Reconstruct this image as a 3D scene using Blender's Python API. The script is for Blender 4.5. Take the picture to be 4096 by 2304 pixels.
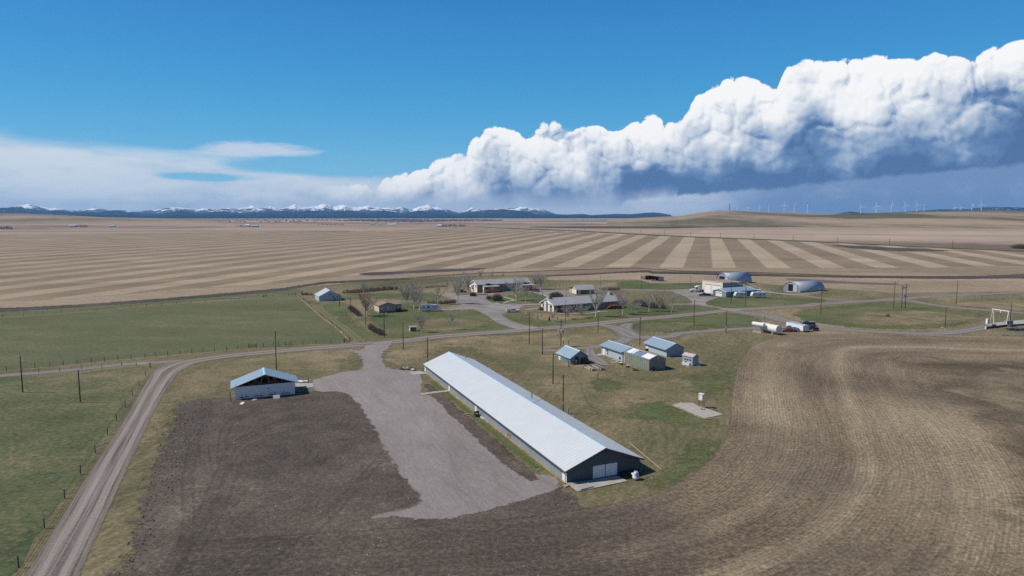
import bpy, bmesh, math, random
from math import radians as RAD, sin, cos, pi, sqrt, atan2, hypot
from mathutils import Vector, Matrix, geometry
random.seed(7)
for o in list(bpy.data.objects): bpy.data.objects.remove(o)
SC = bpy.context.scene
COL = SC.collection

# ------------------------------------------------------------------ camera
HC, FPX, PITCH = 42.0, 2700.0, RAD(6.09)
cam = bpy.data.cameras.new('camera'); cam_o = bpy.data.objects.new('camera', cam); COL.objects.link(cam_o)
cam_o.location = (0, 0, HC); cam_o.rotation_euler = (pi/2 - PITCH, 0, 0)
cam.sensor_width = 36; cam.lens = 36*FPX/4096; cam.clip_start = 1; cam.clip_end = 200000
SC.camera = cam_o
SC.view_settings.view_transform = 'Standard'; SC.view_settings.look = 'None'
SC.view_settings.exposure = 0; SC.view_settings.gamma = 1
SC.cycles.max_bounces = 5; SC.cycles.sample_clamp_indirect = 2.0; SC.cycles.sample_clamp_direct = 4.0; SC.cycles.volume_bounces = 0; SC.cycles.transparent_max_bounces = 16
SC.cycles.use_denoising = False; SC.cycles.denoiser = 'OPENIMAGEDENOISE'; SC.cycles.denoising_input_passes = 'RGB_ALBEDO_NORMAL'; SC.cycles.denoising_prefilter = 'ACCURATE'
CP, SP = cos(PITCH), sin(PITCH)

def ray(px, py):
    a = (px-2048)/FPX; b = -(py-1152)/FPX
    return Vector((a, CP + b*SP, -SP + b*CP))
def P0(px, py, z=0.0):
    """photo pixel -> point of the ground (or of height z)"""
    d = ray(px, py); t = (z-HC)/d.z
    return Vector((d.x*t, d.y*t, z))
ZONES = dict(S=(0,0,.6289), A=(0,1000,1.8386), B=(1150,1050,2.576), C=(1750,1050,3.22), D=(2500,1050,3.22),
    E=(3200,1050,2.875), F=(2100,1250,3.22), R=(0,1500,1.8023), Q=(2000,1300,1.229), L=(2150,1720,4.675),
    K=(1550,1380,4.262), M=(2600,760,1.722), N=(1300,780,1.84), O=(0,780,1.84), G=(0,900,1.84), H=(1300,880,1.84),
    I=(2600,900,1.722), T=(850,1400,5.152), U=(2980,1260,8.05), V=(3800,1200,8.05), W=(2700,1070,6.779),
    X=(1850,1090,8.587), Y=(2130,1130,6.44), Z=(1400,1150,5.6), J=(2200,1360,9.2), GH=(2380,1330,6.133), WB=(1850,1550,6.9),
    SK=(1400,100,.9555), SL=(0,400,1.288), P=(2600,1450,5.795))
def src(z, x, y):
    o = ZONES[z]; return (o[0]+x/o[2], o[1]+y/o[2])
def g(z, x, y, h=0.0):
    return P0(*src(z, x, y), h)
def hgt(base, z, x, y):
    """height above the ground at point base whose image row is y"""
    py = src(z, x, y)[1]; b = -(py-1152)/FPX
    # point (X,Y,h): cam depth = Y*CP-(h-HC)*SP ... solve (h-HC)*CP+Y*SP = b*(Y*CP-(h-HC)*SP)
    Y = base.y
    return HC + Y*(b*CP-SP)/(CP+b*SP)
def azel(px, py):
    d = ray(px, py).normalized()
    return math.degrees(atan2(d.x, d.y)), math.degrees(math.asin(d.z))

# ------------------------------------------------------------------ node helper
class NT:
    def __init__(s, tree):
        s.t = tree; s.n = tree.nodes; s.l = tree.links; s.n.clear()
    def new(s, typ, **kw):
        n = s.n.new(typ)
        for k, v in kw.items(): setattr(n, k, v)
        return n
    def put(s, sock, v):
        if v is None: return
        if hasattr(v, 'links') and hasattr(v, 'is_output'): s.l.new(v, sock)
        else:
            if isinstance(v, (tuple, list)) and sock.type == 'RGBA' and len(v) == 3: v = (*v, 1)
            sock.default_value = v
    def m(s, op, a, b=None, c=None, clamp=False):
        n = s.new('ShaderNodeMath', operation=op, use_clamp=clamp)
        s.put(n.inputs[0], a); s.put(n.inputs[1], b); s.put(n.inputs[2], c)
        return n.outputs[0]
    def add(s, a, b): return s.m('ADD', a, b)
    def sub(s, a, b): return s.m('SUBTRACT', a, b)
    def mul(s, a, b): return s.m('MULTIPLY', a, b)
    def clamp(s, a): return s.m('ADD', a, 0.0, clamp=True)
    def vm(s, op, a, b=None):
        n = s.new('ShaderNodeVectorMath', operation=op)
        s.put(n.inputs[0], a); s.put(n.inputs[1], b)
        return n.outputs[1] if op in ('DOT_PRODUCT', 'LENGTH') else n.outputs[0]
    def xyz(s, x=0.0, y=0.0, z=0.0):
        n = s.new('ShaderNodeCombineXYZ'); s.put(n.inputs[0], x); s.put(n.inputs[1], y); s.put(n.inputs[2], z); return n.outputs[0]
    def sep(s, v):
        n = s.new('ShaderNodeSeparateXYZ'); s.put(n.inputs[0], v); return n.outputs
    def noise(s, v, scale, detail=4, rough=.5, dist=0.0, dim='3D'):
        n = s.new('ShaderNodeTexNoise', noise_dimensions=dim)
        s.put(n.inputs['Vector'], v); n.inputs['Scale'].default_value = scale; n.inputs['Detail'].default_value = detail
        n.inputs['Roughness'].default_value = rough; n.inputs['Distortion'].default_value = dist
        return n.outputs[0]
    def voro(s, v, scale, detail=0, rough=.5, feature='F1', dim='3D', smooth=.6, out=0):
        n = s.new('ShaderNodeTexVoronoi', voronoi_dimensions=dim, feature=feature)
        s.put(n.inputs['Vector'], v); n.inputs['Scale'].default_value = scale; n.inputs['Detail'].default_value = detail
        n.inputs['Roughness'].default_value = rough
        if feature == 'SMOOTH_F1': n.inputs['Smoothness'].default_value = smooth
        return n.outputs[out]
    def step(s, v, lo, hi, o0=0.0, o1=1.0):
        n = s.new('ShaderNodeMapRange', interpolation_type='SMOOTHSTEP')
        s.put(n.inputs[0], v); s.put(n.inputs[1], lo); s.put(n.inputs[2], hi); s.put(n.inputs[3], o0); s.put(n.inputs[4], o1)
        return n.outputs[0]
    def mix(s, f, a, b, mode='MIX'):
        n = s.new('ShaderNodeMix', data_type='RGBA', blend_type=mode)
        s.put(n.inputs[0], f); s.put(n.inputs[6], a); s.put(n.inputs[7], b)
        return n.outputs[2]
    def ramp(s, f, stops, interp='LINEAR'):
        n = s.new('ShaderNodeValToRGB'); s.put(n.inputs[0], f); r = n.color_ramp; r.interpolation = interp
        while len(r.elements) < len(stops): r.elements.new(.5)
        for e, (p, c) in zip(r.elements, stops): e.position = p; e.color = (*c, 1) if len(c) == 3 else c
        return n.outputs[0]
    def curve(s, x, pts):
        """float curve through pts; x and y both 0..1"""
        n = s.new('ShaderNodeFloatCurve'); s.put(n.inputs[1], x); c = n.mapping.curves[0]
        n.mapping.use_clip = False
        while len(c.points) < len(pts): c.points.new(.5, .5)
        for q, (a, b) in zip(c.points, sorted(pts)): q.location = (a, b); q.handle_type = 'VECTOR'
        n.mapping.update(); return n.outputs[0]
    def bump(s, h, strength=.5, dist=1.0):
        n = s.new('ShaderNodeBump'); n.inputs['Strength'].default_value = strength; n.inputs['Distance'].default_value = dist
        s.put(n.inputs['Height'], h); return n.outputs[0]
    def pos(s): return s.new('ShaderNodeNewGeometry').outputs['Position']
    def obj(s): return s.new('ShaderNodeTexCoord').outputs['Object']
    def uv(s): return s.new('ShaderNodeTexCoord').outputs['UV']
    def bsdf(s, col, rough=.9, metal=0.0, normal=None, alpha=None, spec=None):
        b = s.new('ShaderNodeBsdfPrincipled'); s.put(b.inputs['Base Color'], col); s.put(b.inputs['Roughness'], rough)
        s.put(b.inputs['Metallic'], metal); s.put(b.inputs['Normal'], normal)
        if spec is not None: b.inputs['Specular IOR Level'].default_value = spec
        if alpha is not None: s.put(b.inputs['Alpha'], alpha)
        o = s.new('ShaderNodeOutputMaterial'); s.l.new(b.outputs[0], o.inputs[0]); return b

def lin(r, g_, b):
    f = lambda c: ((c/255+.055)/1.055)**2.4 if c > 10 else c/255/12.92
    return (f(r), f(g_), f(b))

# ------------------------------------------------------------------ sun and sky
SUN_EL, SUN_AZ = 47.0, -88.0            # azimuth from +Y clockwise; the sun stands to the left
sd = Vector((sin(RAD(SUN_AZ))*cos(RAD(SUN_EL)), cos(RAD(SUN_AZ))*cos(RAD(SUN_EL)), sin(RAD(SUN_EL))))
sun = bpy.data.lights.new('sun', 'SUN'); sun.energy = 4.9; sun.angle = RAD(.53); sun.color = (1, .945, .86)
sun_o = bpy.data.objects.new('sun', sun); COL.objects.link(sun_o)
sun_o.rotation_euler = sd.to_track_quat('Z', 'Y').to_euler(); sun_o.location = (0, 0, 300)

world = bpy.data.worlds.new('World'); SC.world = world; world.use_nodes = True
w = NT(world.node_tree)
SKY_STRENGTH = .1
tc = w.new('ShaderNodeTexCoord').outputs['Generated']
dx, dy, dz = w.sep(tc)[:]
sky = w.new('ShaderNodeTexSky', sky_type='NISHITA'); sky.sun_disc = False
sky.sun_elevation = RAD(SUN_EL); sky.sun_rotation = RAD(SUN_AZ); sky.altitude = 1100; sky.air_density = 1.0; sky.dust_density = .4; sky.ozone_density = 3.0
az = w.mul(w.m('ARCTAN2', dx, dy), 57.2958)
el = w.mul(w.m('ARCSINE', dz), 57.2958)
W_ = lambda c: tuple(x/SKY_STRENGTH for x in c)         # picture colour -> radiance ahead of the strength
base = w.mix(1.0, sky.outputs[0], (.52, .96, 1.2), 'MULTIPLY')
clear = w.ramp(w.m('DIVIDE', w.add(el, 2), 92, clamp=True), [(0.0, lin(160,205,228)), (.045, lin(122,190,224)), (.09, lin(84,170,218)), (.15, lin(62,150,211)), (.21, lin(50,127,199)), (.3, lin(46,98,158)), (.5, lin(42,80,130)), (1.0, lin(46,78,118))])
base = w.mix(.86, base, w.mix(1.0, clear, (10, 10, 10), 'MULTIPLY'))
# ---- texture plane of the clouds (degrees of azimuth and elevation)
P2 = w.xyz(az, el, 0.0)
def puff(v, sc, r):
    d = w.m('DIVIDE', w.voro(v, sc, 0, .5, 'SMOOTH_F1', '2D', .12), r)
    return w.m('SQRT', w.m('MAXIMUM', w.sub(1.0, w.mul(d, d)), 0.0))
def cloud_noise(off=(0, 0)):
    v = w.vm('ADD', P2, (off[0], off[1], 0.0))
    n1 = w.noise(v, .45, 5, .55); n2 = w.noise(w.vm('ADD', v, (31.0, 17.0, 0.0)), .45, 5, .55)
    v2 = w.vm('ADD', v, w.xyz(w.mul(w.sub(n1, .5), 1.5), w.mul(w.sub(n2, .5), 1.5), 0.0))
    a1 = puff(v2, .24, .8); a2 = puff(w.vm('ADD', v2, (5.0, 3.0, 0.0)), .62, .8); a3 = puff(v2, 1.5, .8); a4 = w.noise(v, 2.2, 5, .6)
    return w.add(w.add(w.mul(w.sub(a1, .6), 1.5), w.mul(w.sub(a2, .6), .75)), w.add(w.mul(w.sub(a3, .6), .3), w.mul(w.sub(a4, .5), .35)))
H0 = cloud_noise(); H1 = cloud_noise((-.24, .3))
lit = w.mul(w.sub(H0, H1), .62)
AZX = w.m('DIVIDE', w.add(az, 45), 90)
def azcurve(z, pts, sc=20.0):
    out = []
    for x, y in pts:
        a, e = azel(*src(z, x, y)); out.append(((a+45)/90, e/sc))
    return w.mul(w.curve(AZX, out), sc)
top = azcurve('SK', [(-1400,650),(-300,650),(0,640),(150,600),(300,560),(380,520),(440,485),(500,440),(560,402),(620,410),(670,432),(720,395),(780,378),(850,392),(940,385),
    (1000,405),(1070,372),(1160,362),(1240,382),(1292,372),(1300,300),(1400,255),(1470,212),(1540,232),(1610,262),(1640,250),(1648,180),(1720,145),(1790,162),(1880,157),(1970,152),(2050,125),(2150,150),(2250,115),(2330,110),(2450,100),(2576,72),(3200,-60)])
basec = azcurve('SK', [(-1400,900),(1000,720),(1046,690),(1056,674),(1200,658),(1400,640),(1600,630),(1800,605),(2100,578),(2400,552),(2576,532),(3200,430)])
# main cumulus
dtop = w.add(w.sub(top, el), w.mul(H0, .8))
aT = w.mul(w.step(dtop, .05, .22), w.mul(w.step(w.add(az, w.mul(H0, 3.0)), -15.0, -7.0), w.m('MAXIMUM', w.step(w.add(el, w.mul(H0, .5)), .5, 2.8), w.step(az, 13.2, 13.8))))
dbase = w.add(w.sub(el, basec), w.mul(w.sub(w.noise(P2, .8, 6, .6), .5), .8))
aB = w.step(dbase, -.15, .25)
rel = w.m('DIVIDE', w.sub(el, basec), w.m('MAXIMUM', w.sub(top, basec), 1.0))
big = w.noise(P2, .2, 4, .5)
shade = w.add(w.add(w.mul(w.mul(lit, w.step(rel, .1, .8, .15, 1.0)), .8), w.mul(rel, .74)), w.mul(w.sub(big, .5), 2.1))
shade = w.add(shade, w.mul(w.sub(H0, .1), .1))
shade = w.sub(shade, w.mul(w.mul(w.step(w.add(w.sub(el, basec), w.mul(w.sub(big, .5), 5.0)), -.6, 5.4, 1.0, 0.0), .5), w.step(w.add(az, w.mul(w.sub(big, .5), 8)), 2.0, 12.0, .05, 1.0)))
shade = w.sub(shade, w.mul(w.step(az, 10.0, -8.0), .2))
shade = w.add(shade, w.step(w.add(top, w.mul(el, -1.0)), 0.0, 1.2, .16, 0.0))
ccol = w.ramp(w.add(shade, .18), [(.0, lin(82,114,160)), (.2, lin(108,140,182)), (.36, lin(160,180,206)), (.52, lin(196,207,222)), (.68, lin(222,229,238)), (.84, lin(246,248,250)), (1.0, lin(254,254,254))])
# under the base: rain haze on the right, bright veil on the left
under_r = w.step(w.add(az, w.mul(w.sub(big, .5), 6)), 13.0, 22.0)
under = w.mix(under_r, lin(200,213,228), lin(120,147,188))
un = w.noise(w.xyz(w.mul(az, .5), w.mul(el, 1.0), 2.0), .6, 6, .55)
under = w.mix(w.mul(w.step(un, .45, .75), w.sub(.7, w.mul(under_r, .55))), under, lin(226,232,240))
aU = w.mul(w.step(w.sub(top, el), -.1, 1.4), w.step(az, -16.0, -6.0))
# ---- high thin sheet on the left
veil_t = azcurve('SL', [(-600,150),(0,205),(400,255),(800,285),(1000,310),(1280,335),(1700,400),(2000,392),(2300,370),(2700,300),(4000,200)])
vn = w.noise(w.xyz(w.mul(az, .22), el, 5.0), .7, 7, .55)
dv = w.add(w.sub(veil_t, el), w.mul(w.sub(vn, .5), 1.6))
aV = w.mul(w.step(dv, -.9, .6), w.step(az, 2.0, -6.0, .3, 1.0))
hx, hy = azel(*src('SL', 1080, 398))
gap = w.add(w.m('POWER', w.m('DIVIDE', w.sub(az, hx), 3.2), 2.0), w.m('POWER', w.m('DIVIDE', w.sub(el, hy), .26), 2.0))
gap = w.step(w.add(gap, w.mul(w.sub(vn, .5), 5.0)), .1, 1.9)
gx, gy = azel(*src('SL', 1800, 345))
gap2 = w.add(w.m('POWER', w.m('DIVIDE', w.sub(az, gx), 9.5), 2.0), w.m('POWER', w.m('DIVIDE', w.sub(el, gy), .8), 2.0))
gap2 = w.step(w.add(gap2, w.mul(w.sub(vn, .5), 1.2)), .5, 1.3)
aV = w.mul(aV, w.mul(gap, gap2))
veil = w.mix(w.step(vn, .3, .65), lin(190,209,228), lin(216,225,235))
# lens-shaped cloud
lx, ly = azel(*src('SL', 1330, 258))
lens = w.add(w.m('POWER', w.m('DIVIDE', w.sub(w.add(az, w.mul(w.sub(vn, .5), 3.0)), lx), 5.0), 2.0), w.m('POWER', w.m('DIVIDE', w.sub(w.add(el, w.mul(w.sub(vn, .5), .9)), ly), .62), 2.0))
aL = w.mul(w.step(w.add(lens, w.mul(w.sub(w.noise(w.xyz(w.mul(az, .35), w.mul(el, 1.6), 2.0), 1.0, 6, .6), .5), 1.8)), 1.2, .2), .85)
# ---- low cumulus row over the mountains
lown = w.add(w.mul(w.sub(H0, .1), .1), w.mul(w.sub(w.noise(w.xyz(w.mul(az, .4), el, 9.0), .7, 8, .6), .5), 1.5))
lowt = azcurve('SL', [(-600,500),(0,490),(300,500),(800,480),(1000,470),(1400,430),(1800,400),(2100,390),(2400,380),(3000,400),(6000,450)])
aC = w.mul(w.step(w.add(w.sub(lowt, el), lown), -.3, .9), w.step(az, 14.0, 0.0, 0.0, 1.0))
lowc = w.ramp(w.add(w.add(w.mul(lit, .35), w.mul(w.noise(w.xyz(w.mul(az, .45), el, 3.0), .95, 6, .55), 1.6)), -.3), [(.1, lin(160,184,210)), (.4, lin(194,211,228)), (.85, lin(220,230,240))])
c = w.mix(w.mul(w.step(el, 10.0, -1.0), .35), base, W_(lin(150,200,232)))
c = w.mix(w.mul(aV, .92), c, W_((1, 1, 1)) and w.mix(1.0, veil, (10, 10, 10), 'MULTIPLY'))
c = w.mix(aL, c, W_(lin(206,218,234)))
c = w.mix(w.mul(aC, .7), c, w.mix(1.0, lowc, (10, 10, 10), 'MULTIPLY'))
c = w.mix(aU, c, w.mix(1.0, under, (10, 10, 10), 'MULTIPLY'))
c = w.mix(w.mul(aT, aB), c, w.mix(1.0, ccol, (10, 10, 10), 'MULTIPLY'))
c = w.mix(w.step(el, .4, -.6), c, W_(lin(170,190,215)))
bg = w.new('ShaderNodeBackground'); w.put(bg.inputs[0], c); bg.inputs[1].default_value = SKY_STRENGTH
wo = w.new('ShaderNodeOutputWorld'); w.l.new(bg.outputs[0], wo.inputs[0])
world.cycles.sampling_method = 'MANUAL'; world.cycles.sample_map_resolution = 512

# ------------------------------------------------------------------ mesh builder and object tree
class M:
    def __init__(s): s.v = []; s.f = []; s.uv = None
    def box(s, x0, x1, y0, y1, z0, z1):
        n = len(s.v); s.v += [(x, y, z) for z in (z0, z1) for x, y in ((x0, y0), (x1, y0), (x1, y1), (x0, y1))]
        s.f += [(n+3, n+2, n+1, n), (n+4, n+5, n+6, n+7)] + [(n+i, n+(i+1) % 4, n+4+(i+1) % 4, n+4+i) for i in range(4)]
        return s
    def bar(s, a, b, w, t=None, up=(0, 0, 1)):
        a = Vector(a); b = Vector(b); d = (b-a).normalized(); t = t or w
        u = Vector(up) if abs(d.dot(Vector(up))) < .95 else Vector((1, 0, 0))
        x = d.cross(u).normalized(); y = x.cross(d).normalized(); n = len(s.v)
        for p in (a, b):
            for i, j in ((-1, -1), (1, -1), (1, 1), (-1, 1)): s.v.append(tuple(p + x*w/2*i + y*t/2*j))
        s.f += [(n+3, n+2, n+1, n), (n+4, n+5, n+6, n+7)] + [(n+i, n+(i+1) % 4, n+4+(i+1) % 4, n+4+i) for i in range(4)]
        return s
    def tube(s, a, b, r0, r1=None, k=8, cap=True):
        a = Vector(a); b = Vector(b); r1 = r0 if r1 is None else r1; d = (b-a).normalized()
        u = Vector((0, 0, 1)) if abs(d.z) < .9 else Vector((1, 0, 0)); x = d.cross(u).normalized(); y = x.cross(d); n = len(s.v)
        for p, r in ((a, r0), (b, r1)):
            for i in range(k): s.v.append(tuple(p + x*r*cos(2*pi*i/k) + y*r*sin(2*pi*i/k)))
        s.f += [(n+i, n+k+i, n+k+(i+1) % k, n+(i+1) % k) for i in range(k)]
        if cap: s.f += [tuple(n+i for i in range(k)), tuple(n+k+i for i in reversed(range(k)))]
        return s
    def prism(s, prof, y0, y1, inset=0.0):
        """side profile (x,z) carried across y0..y1"""
        n = len(s.v); k = len(prof)
        s.v += [(x, y0, z) for x, z in prof] + [(x, y1, z) for x, z in prof]
        s.f += [tuple(range(n, n+k)), tuple(n+k+i for i in reversed(range(k)))] + [(n+i, n+k+i, n+k+(i+1) % k, n+(i+1) % k) for i in range(k)]
        return s
    def slab(s, quad, t):
        """flat plate on a quad (list of points), thickness t downward along its normal"""
        q = [Vector(p) for p in quad]; nn = (q[1]-q[0]).cross(q[2]-q[0]).normalized()
        if nn.z < 0: q.reverse(); nn = -nn
        n = len(s.v); k = len(q); s.v += [tuple(p) for p in q] + [tuple(p-nn*t) for p in q]
        s.f += [tuple(range(n, n+k)), tuple(n+k+i for i in reversed(range(k)))] + [(n+i, n+k+i, n+k+(i+1) % k, n+(i+1) % k) for i in range(k)]
        return s
    def build(s, name, mat, parent=None, smooth=False):
        me = bpy.data.meshes.new(name); me.from_pydata([tuple(v) for v in s.v], [], s.f)
        if s.uv:
            l = me.uv_layers.new(name='UVMap')
            for p in me.polygons:
                for li in p.loop_indices: l.data[li].uv = s.uv[me.loops[li].vertex_index]
            bm = bmesh.new(); bm.from_mesh(me); bm.normal_update()
            bmesh.ops.reverse_faces(bm, faces=[f for f in bm.faces if f.normal.z < 0]); bm.to_mesh(me); bm.free()
        else:
            bm = bmesh.new(); bm.from_mesh(me); bmesh.ops.recalc_face_normals(bm, faces=bm.faces); bm.to_mesh(me); bm.free()
        if smooth:
            for p in me.polygons: p.use_smooth = True
        me.materials.append(mat); me.update()
        o = bpy.data.objects.new(name, me); COL.objects.link(o)
        if parent is not None: o.parent = parent
        return o
def tag(o, label, cat, group=None):
    o['label'] = label; o['category'] = cat
    if group: o['group'] = group
    return o
def thing(name, label, cat, loc=(0, 0, 0), rotz=0.0, group=None):
    o = bpy.data.objects.new(name, None); COL.objects.link(o); o.empty_display_size = .1
    o.location = loc; o.rotation_euler = (0, 0, rotz); return tag(o, label, cat, group)
def structure(o, kind='structure'):
    o['kind'] = kind; return o
def copy_tree(o, parent=None):
    c_ = o.copy(); COL.objects.link(c_); c_.parent = parent
    for ch in list(KIDS.get(o.name, o.children)): copy_tree(ch, c_)
    return c_
KIDS = {}
MATS = {}
def mat(name):
    m_ = bpy.data.materials.new(name); m_.use_nodes = True; MATS[name] = m_
    return m_, NT(m_.node_tree)

# ------------------------------------------------------------------ ground materials
def feather(n, amount=.5, scale=.35):
    """ragged, gradual edge of a sheet"""
    e = n.sep(n.uv())[0]
    z = n.add(n.mul(n.noise(n.pos(), scale, 5, .6), .65), n.mul(n.noise(n.pos(), 2.6, 4, .65), .35))
    return n.step(n.add(e, n.mul(n.sub(z, .5), amount*3.0)), .38, .62)
def ground_mat(name, cols, big=.02, mid=.15, fine=1.6, bump=.25, feath=None, rough=.95, contrast=1.0, streak=None, tuft=.35, bdist=.25):
    m_, n = mat(name); p = n.pos()
    if streak:
        ang, st = streak; r = n.new('ShaderNodeVectorRotate', rotation_type='Z_AXIS'); n.put(r.inputs['Vector'], p); r.inputs['Angle'].default_value = ang
        p = n.vm('MULTIPLY', r.outputs[0], (1/st, 1, 1))
    a = n.noise(p, big, 5, .6, .6); b = n.noise(p, mid, 5, .6, .4); c_ = n.noise(p, fine, 5, .65)
    f = n.add(n.add(n.mul(n.sub(a, .5), 1.5*contrast), n.mul(n.sub(b, .5), .9*contrast)), n.mul(n.sub(c_, .5), 1.15*contrast))
    col = n.ramp(n.add(f, .5), [(.15+.7*i/(len(cols)-1), lin(*q)) for i, q in enumerate(cols)])
    d = n.noise(n.pos(), fine*1.9, 4, .75)
    col = n.mix(1.0, col, n.ramp(d, [(.32, (1-tuft*1.2,)*3), (.68, (1+tuft,)*3)]), 'MULTIPLY')
    hgt_ = n.add(n.mul(c_, .7), n.mul(d, .5))
    n.bsdf(col, rough, normal=n.bump(hgt_, bump, bdist), alpha=feather(n, feath) if feath else None, spec=.15)
    return m_
GRASS = ground_mat('meadow_grass', [(84,82,58),(97,93,67),(109,101,76),(122,110,85),(138,122,98)], .016, .07, .8, .3, contrast=1.1, streak=(-1.17, 3.0))
PASTURE = ground_mat('pasture_grass', [(76,82,55),(86,91,62),(95,97,69),(112,107,82)], .012, .08, .7, .25, feath=.3, contrast=.9, streak=(.1, 2.2))
MEADOW = ground_mat('left_meadow_grass', [(64,72,48),(80,86,58),(92,94,66),(112,104,78),(128,114,90)], .018, .09, .8, .35, feath=.4, contrast=1.0)
LAWN = ground_mat('lawn_grass', [(72,82,50),(83,91,57),(96,98,66),(114,107,80)], .025, .1, .8, .25, feath=.8)
DRYGRASS = ground_mat('dry_grass', [(92,92,64),(108,100,74),(124,112,86),(142,126,100)], .03, .14, 1.0, .3, feath=.9, contrast=1.2)
DRYEDGE = ground_mat('dead_grass_edge', [(118,106,76),(142,122,92),(164,142,112)], .2, .6, 2.0, .35, feath=.7)
TANFIELD = ground_mat('tan_field', [(114,101,82),(133,118,98),(147,131,110),(162,146,123)], .006, .03, .3, .1, feath=.35, streak=(.05, 3.0), tuft=.2)
BURNT = ground_mat('dark_field_band', [(62,55,52),(74,66,62),(96,85,76)], .02, .08, .6, .1, feath=.8, tuft=.2)
SOIL = ground_mat('bare_soil', [(62,56,50),(77,69,62),(88,79,71),(99,89,80),(117,107,97)], .035, .22, 1.1, .8, feath=1.0, tuft=.4, bdist=.25, contrast=.8)
GRAVEL = ground_mat('gravel', [(108,101,98),(126,118,115),(140,131,128),(150,141,138)], .04, .3, 1.6, .25, feath=.8, tuft=.2, streak=(-1.97, 4.0), contrast=.55)
CONC, n = mat('concrete'); q = n.noise(n.pos(), 1.2, 6, .6)
n.bsdf(n.ramp(q, [(.3, lin(140,134,126)), (.7, lin(172,166,158))]), .9, normal=n.bump(q, .1, .05))

# gravel road with wheel tracks: uv.x across (0..1), uv.y metres along
def road_mat(name, dark, light, edge, ruts):
    m_, n = mat(name); u, v, _ = n.sep(n.uv())[:]; p = n.pos()
    wob = n.mul(n.sub(n.noise(n.xyz(n.mul(v, .02), 0.0, 0.0), 1.0, 3), .5), .12)
    uu = n.add(u, wob)
    st = n.noise(n.xyz(n.mul(uu, 26.0), n.mul(v, .045), 0.0), 1.0, 6, .6)
    tr = None
    for c0, wd in ruts:
        t_ = n.step(n.m('ABSOLUTE', n.sub(uu, c0)), wd, wd*.3)
        tr = t_ if tr is None else n.m('MAXIMUM', tr, t_)
    fine = n.noise(p, 2.5, 5, .7)
    f = n.add(n.add(n.mul(n.sub(st, .5), 1.7), n.mul(tr, .32)), n.mul(n.sub(fine, .5), .8))
    col = n.ramp(n.add(f, .3), [(0.0, lin(*dark)), (.55, lin(*light)), (1.0, tuple(min(1, x*1.25) for x in lin(*light)))])
    ed = n.m('MINIMUM', u, n.sub(1.0, u))
    nn = n.noise(p, .7, 5, .65)
    col = n.mix(n.step(n.add(ed, n.mul(n.sub(nn, .5), .14)), .12, .03), col, lin(*edge))
    al = n.step(n.add(ed, n.mul(n.sub(nn, .5), .13)), .01, .06)
    n.bsdf(col, .95, normal=n.bump(n.add(n.mul(tr, -.5), n.add(fine, n.mul(st, .8))), .5, .12), alpha=al, spec=.1)
    return m_
ROAD = road_mat('gravel_road', (78,71,67), (136,127,120), (112,106,92), [(.3, .12), (.7, .12)])
LANE = road_mat('gravel_lane', (98,92,88), (128,121,117), (108,104,88), [(.32, .16), (.68, .16)])

# ------------------------------------------------------------------ sheets
def crom(pts, n=6, closed=False):
    out = []; L = len(pts)
    rng = range(L) if closed else range(L-1)
    for i in rng:
        p0 = pts[(i-1) % L] if closed else pts[max(i-1, 0)]; p1 = pts[i]; p2 = pts[(i+1) % L]; p3 = pts[(i+2) % L] if closed else pts[min(i+2, L-1)]
        for k in range(n):
            t = k/n
            out.append(.5*((2*p1)+(p2-p0)*t+(2*p0-5*p1+4*p2-p3)*t*t+(3*p1-p0-3*p2+p3)*t**3))
    if not closed: out.append(pts[-1].copy())
    return out
import numpy as np
def sheet(name, pts, m_, z=.01, fw=0.6, smooth=4, kind='structure'):
    """flat patch of ground; uv.x runs 0 -> 1 across a border 2*fw metres wide, .5 on the outline"""
    P = [Vector((p.x, p.y)) for p in pts]
    if smooth: P = crom(P, smooth, True)
    V = np.array([(p.x, p.y) for p in P]); W_n = np.roll(V, -1, 0)
    lo, hi = V.min(0)-fw*1.2, V.max(0)+fw*1.2; ext = (hi-lo)
    # nearer ground gets finer cells: warp rows so that their spacing grows with distance
    s0 = max(fw*.6, .45); nx = int(min(300, max(6, ext[0]/s0))); ny = int(min(300, max(6, ext[1]/s0)))
    ys = lo[1]+ext[1]*np.linspace(0, 1, ny+1)**(1.0 if lo[1] < 60 or ext[1] < 300 else 1.25); xs = np.linspace(lo[0], hi[0], nx+1)
    X, Y = np.meshgrid(xs, ys); Q = np.stack([X.ravel(), Y.ravel()], 1)
    d2 = np.full(len(Q), 1e18); ins = np.zeros(len(Q), bool)
    for p, q in zip(V, W_n):
        e = q-p; L2 = max((e**2).sum(), 1e-9); t = np.clip(((Q-p)@e)/L2, 0, 1); dd = Q-p-t[:, None]*e
        d2 = np.minimum(d2, (dd**2).sum(1))
        c_ = (p[1] > Q[:, 1]) != (q[1] > Q[:, 1])
        with np.errstate(divide='ignore', invalid='ignore'): xi = (q[0]-p[0])*(Q[:, 1]-p[1])/(q[1]-p[1] if q[1] != p[1] else 1e-9)+p[0]
        ins ^= c_ & (Q[:, 0] < xi)
    d = np.sqrt(d2)*np.where(ins, 1, -1); u = np.clip(.5+d/(2*fw), 0, 1)
    use = (u > 0).reshape(ny+1, nx+1); cell = use[:-1, :-1] | use[1:, :-1] | use[:-1, 1:] | use[1:, 1:]
    idx = np.full((ny+1)*(nx+1), -1); me = M(); me.uv = []
    for j, i in zip(*np.nonzero(cell)):
        f = []
        for k in (j*(nx+1)+i, j*(nx+1)+i+1, (j+1)*(nx+1)+i+1, (j+1)*(nx+1)+i):
            if idx[k] < 0: idx[k] = len(me.v); me.v.append((Q[k, 0], Q[k, 1], z)); me.uv.append((float(u[k]), 0.0))
            f.append(int(idx[k]))
        me.f.append(tuple(f))
    o = me.build(name, m_); return structure(o, kind) if kind else o
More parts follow.
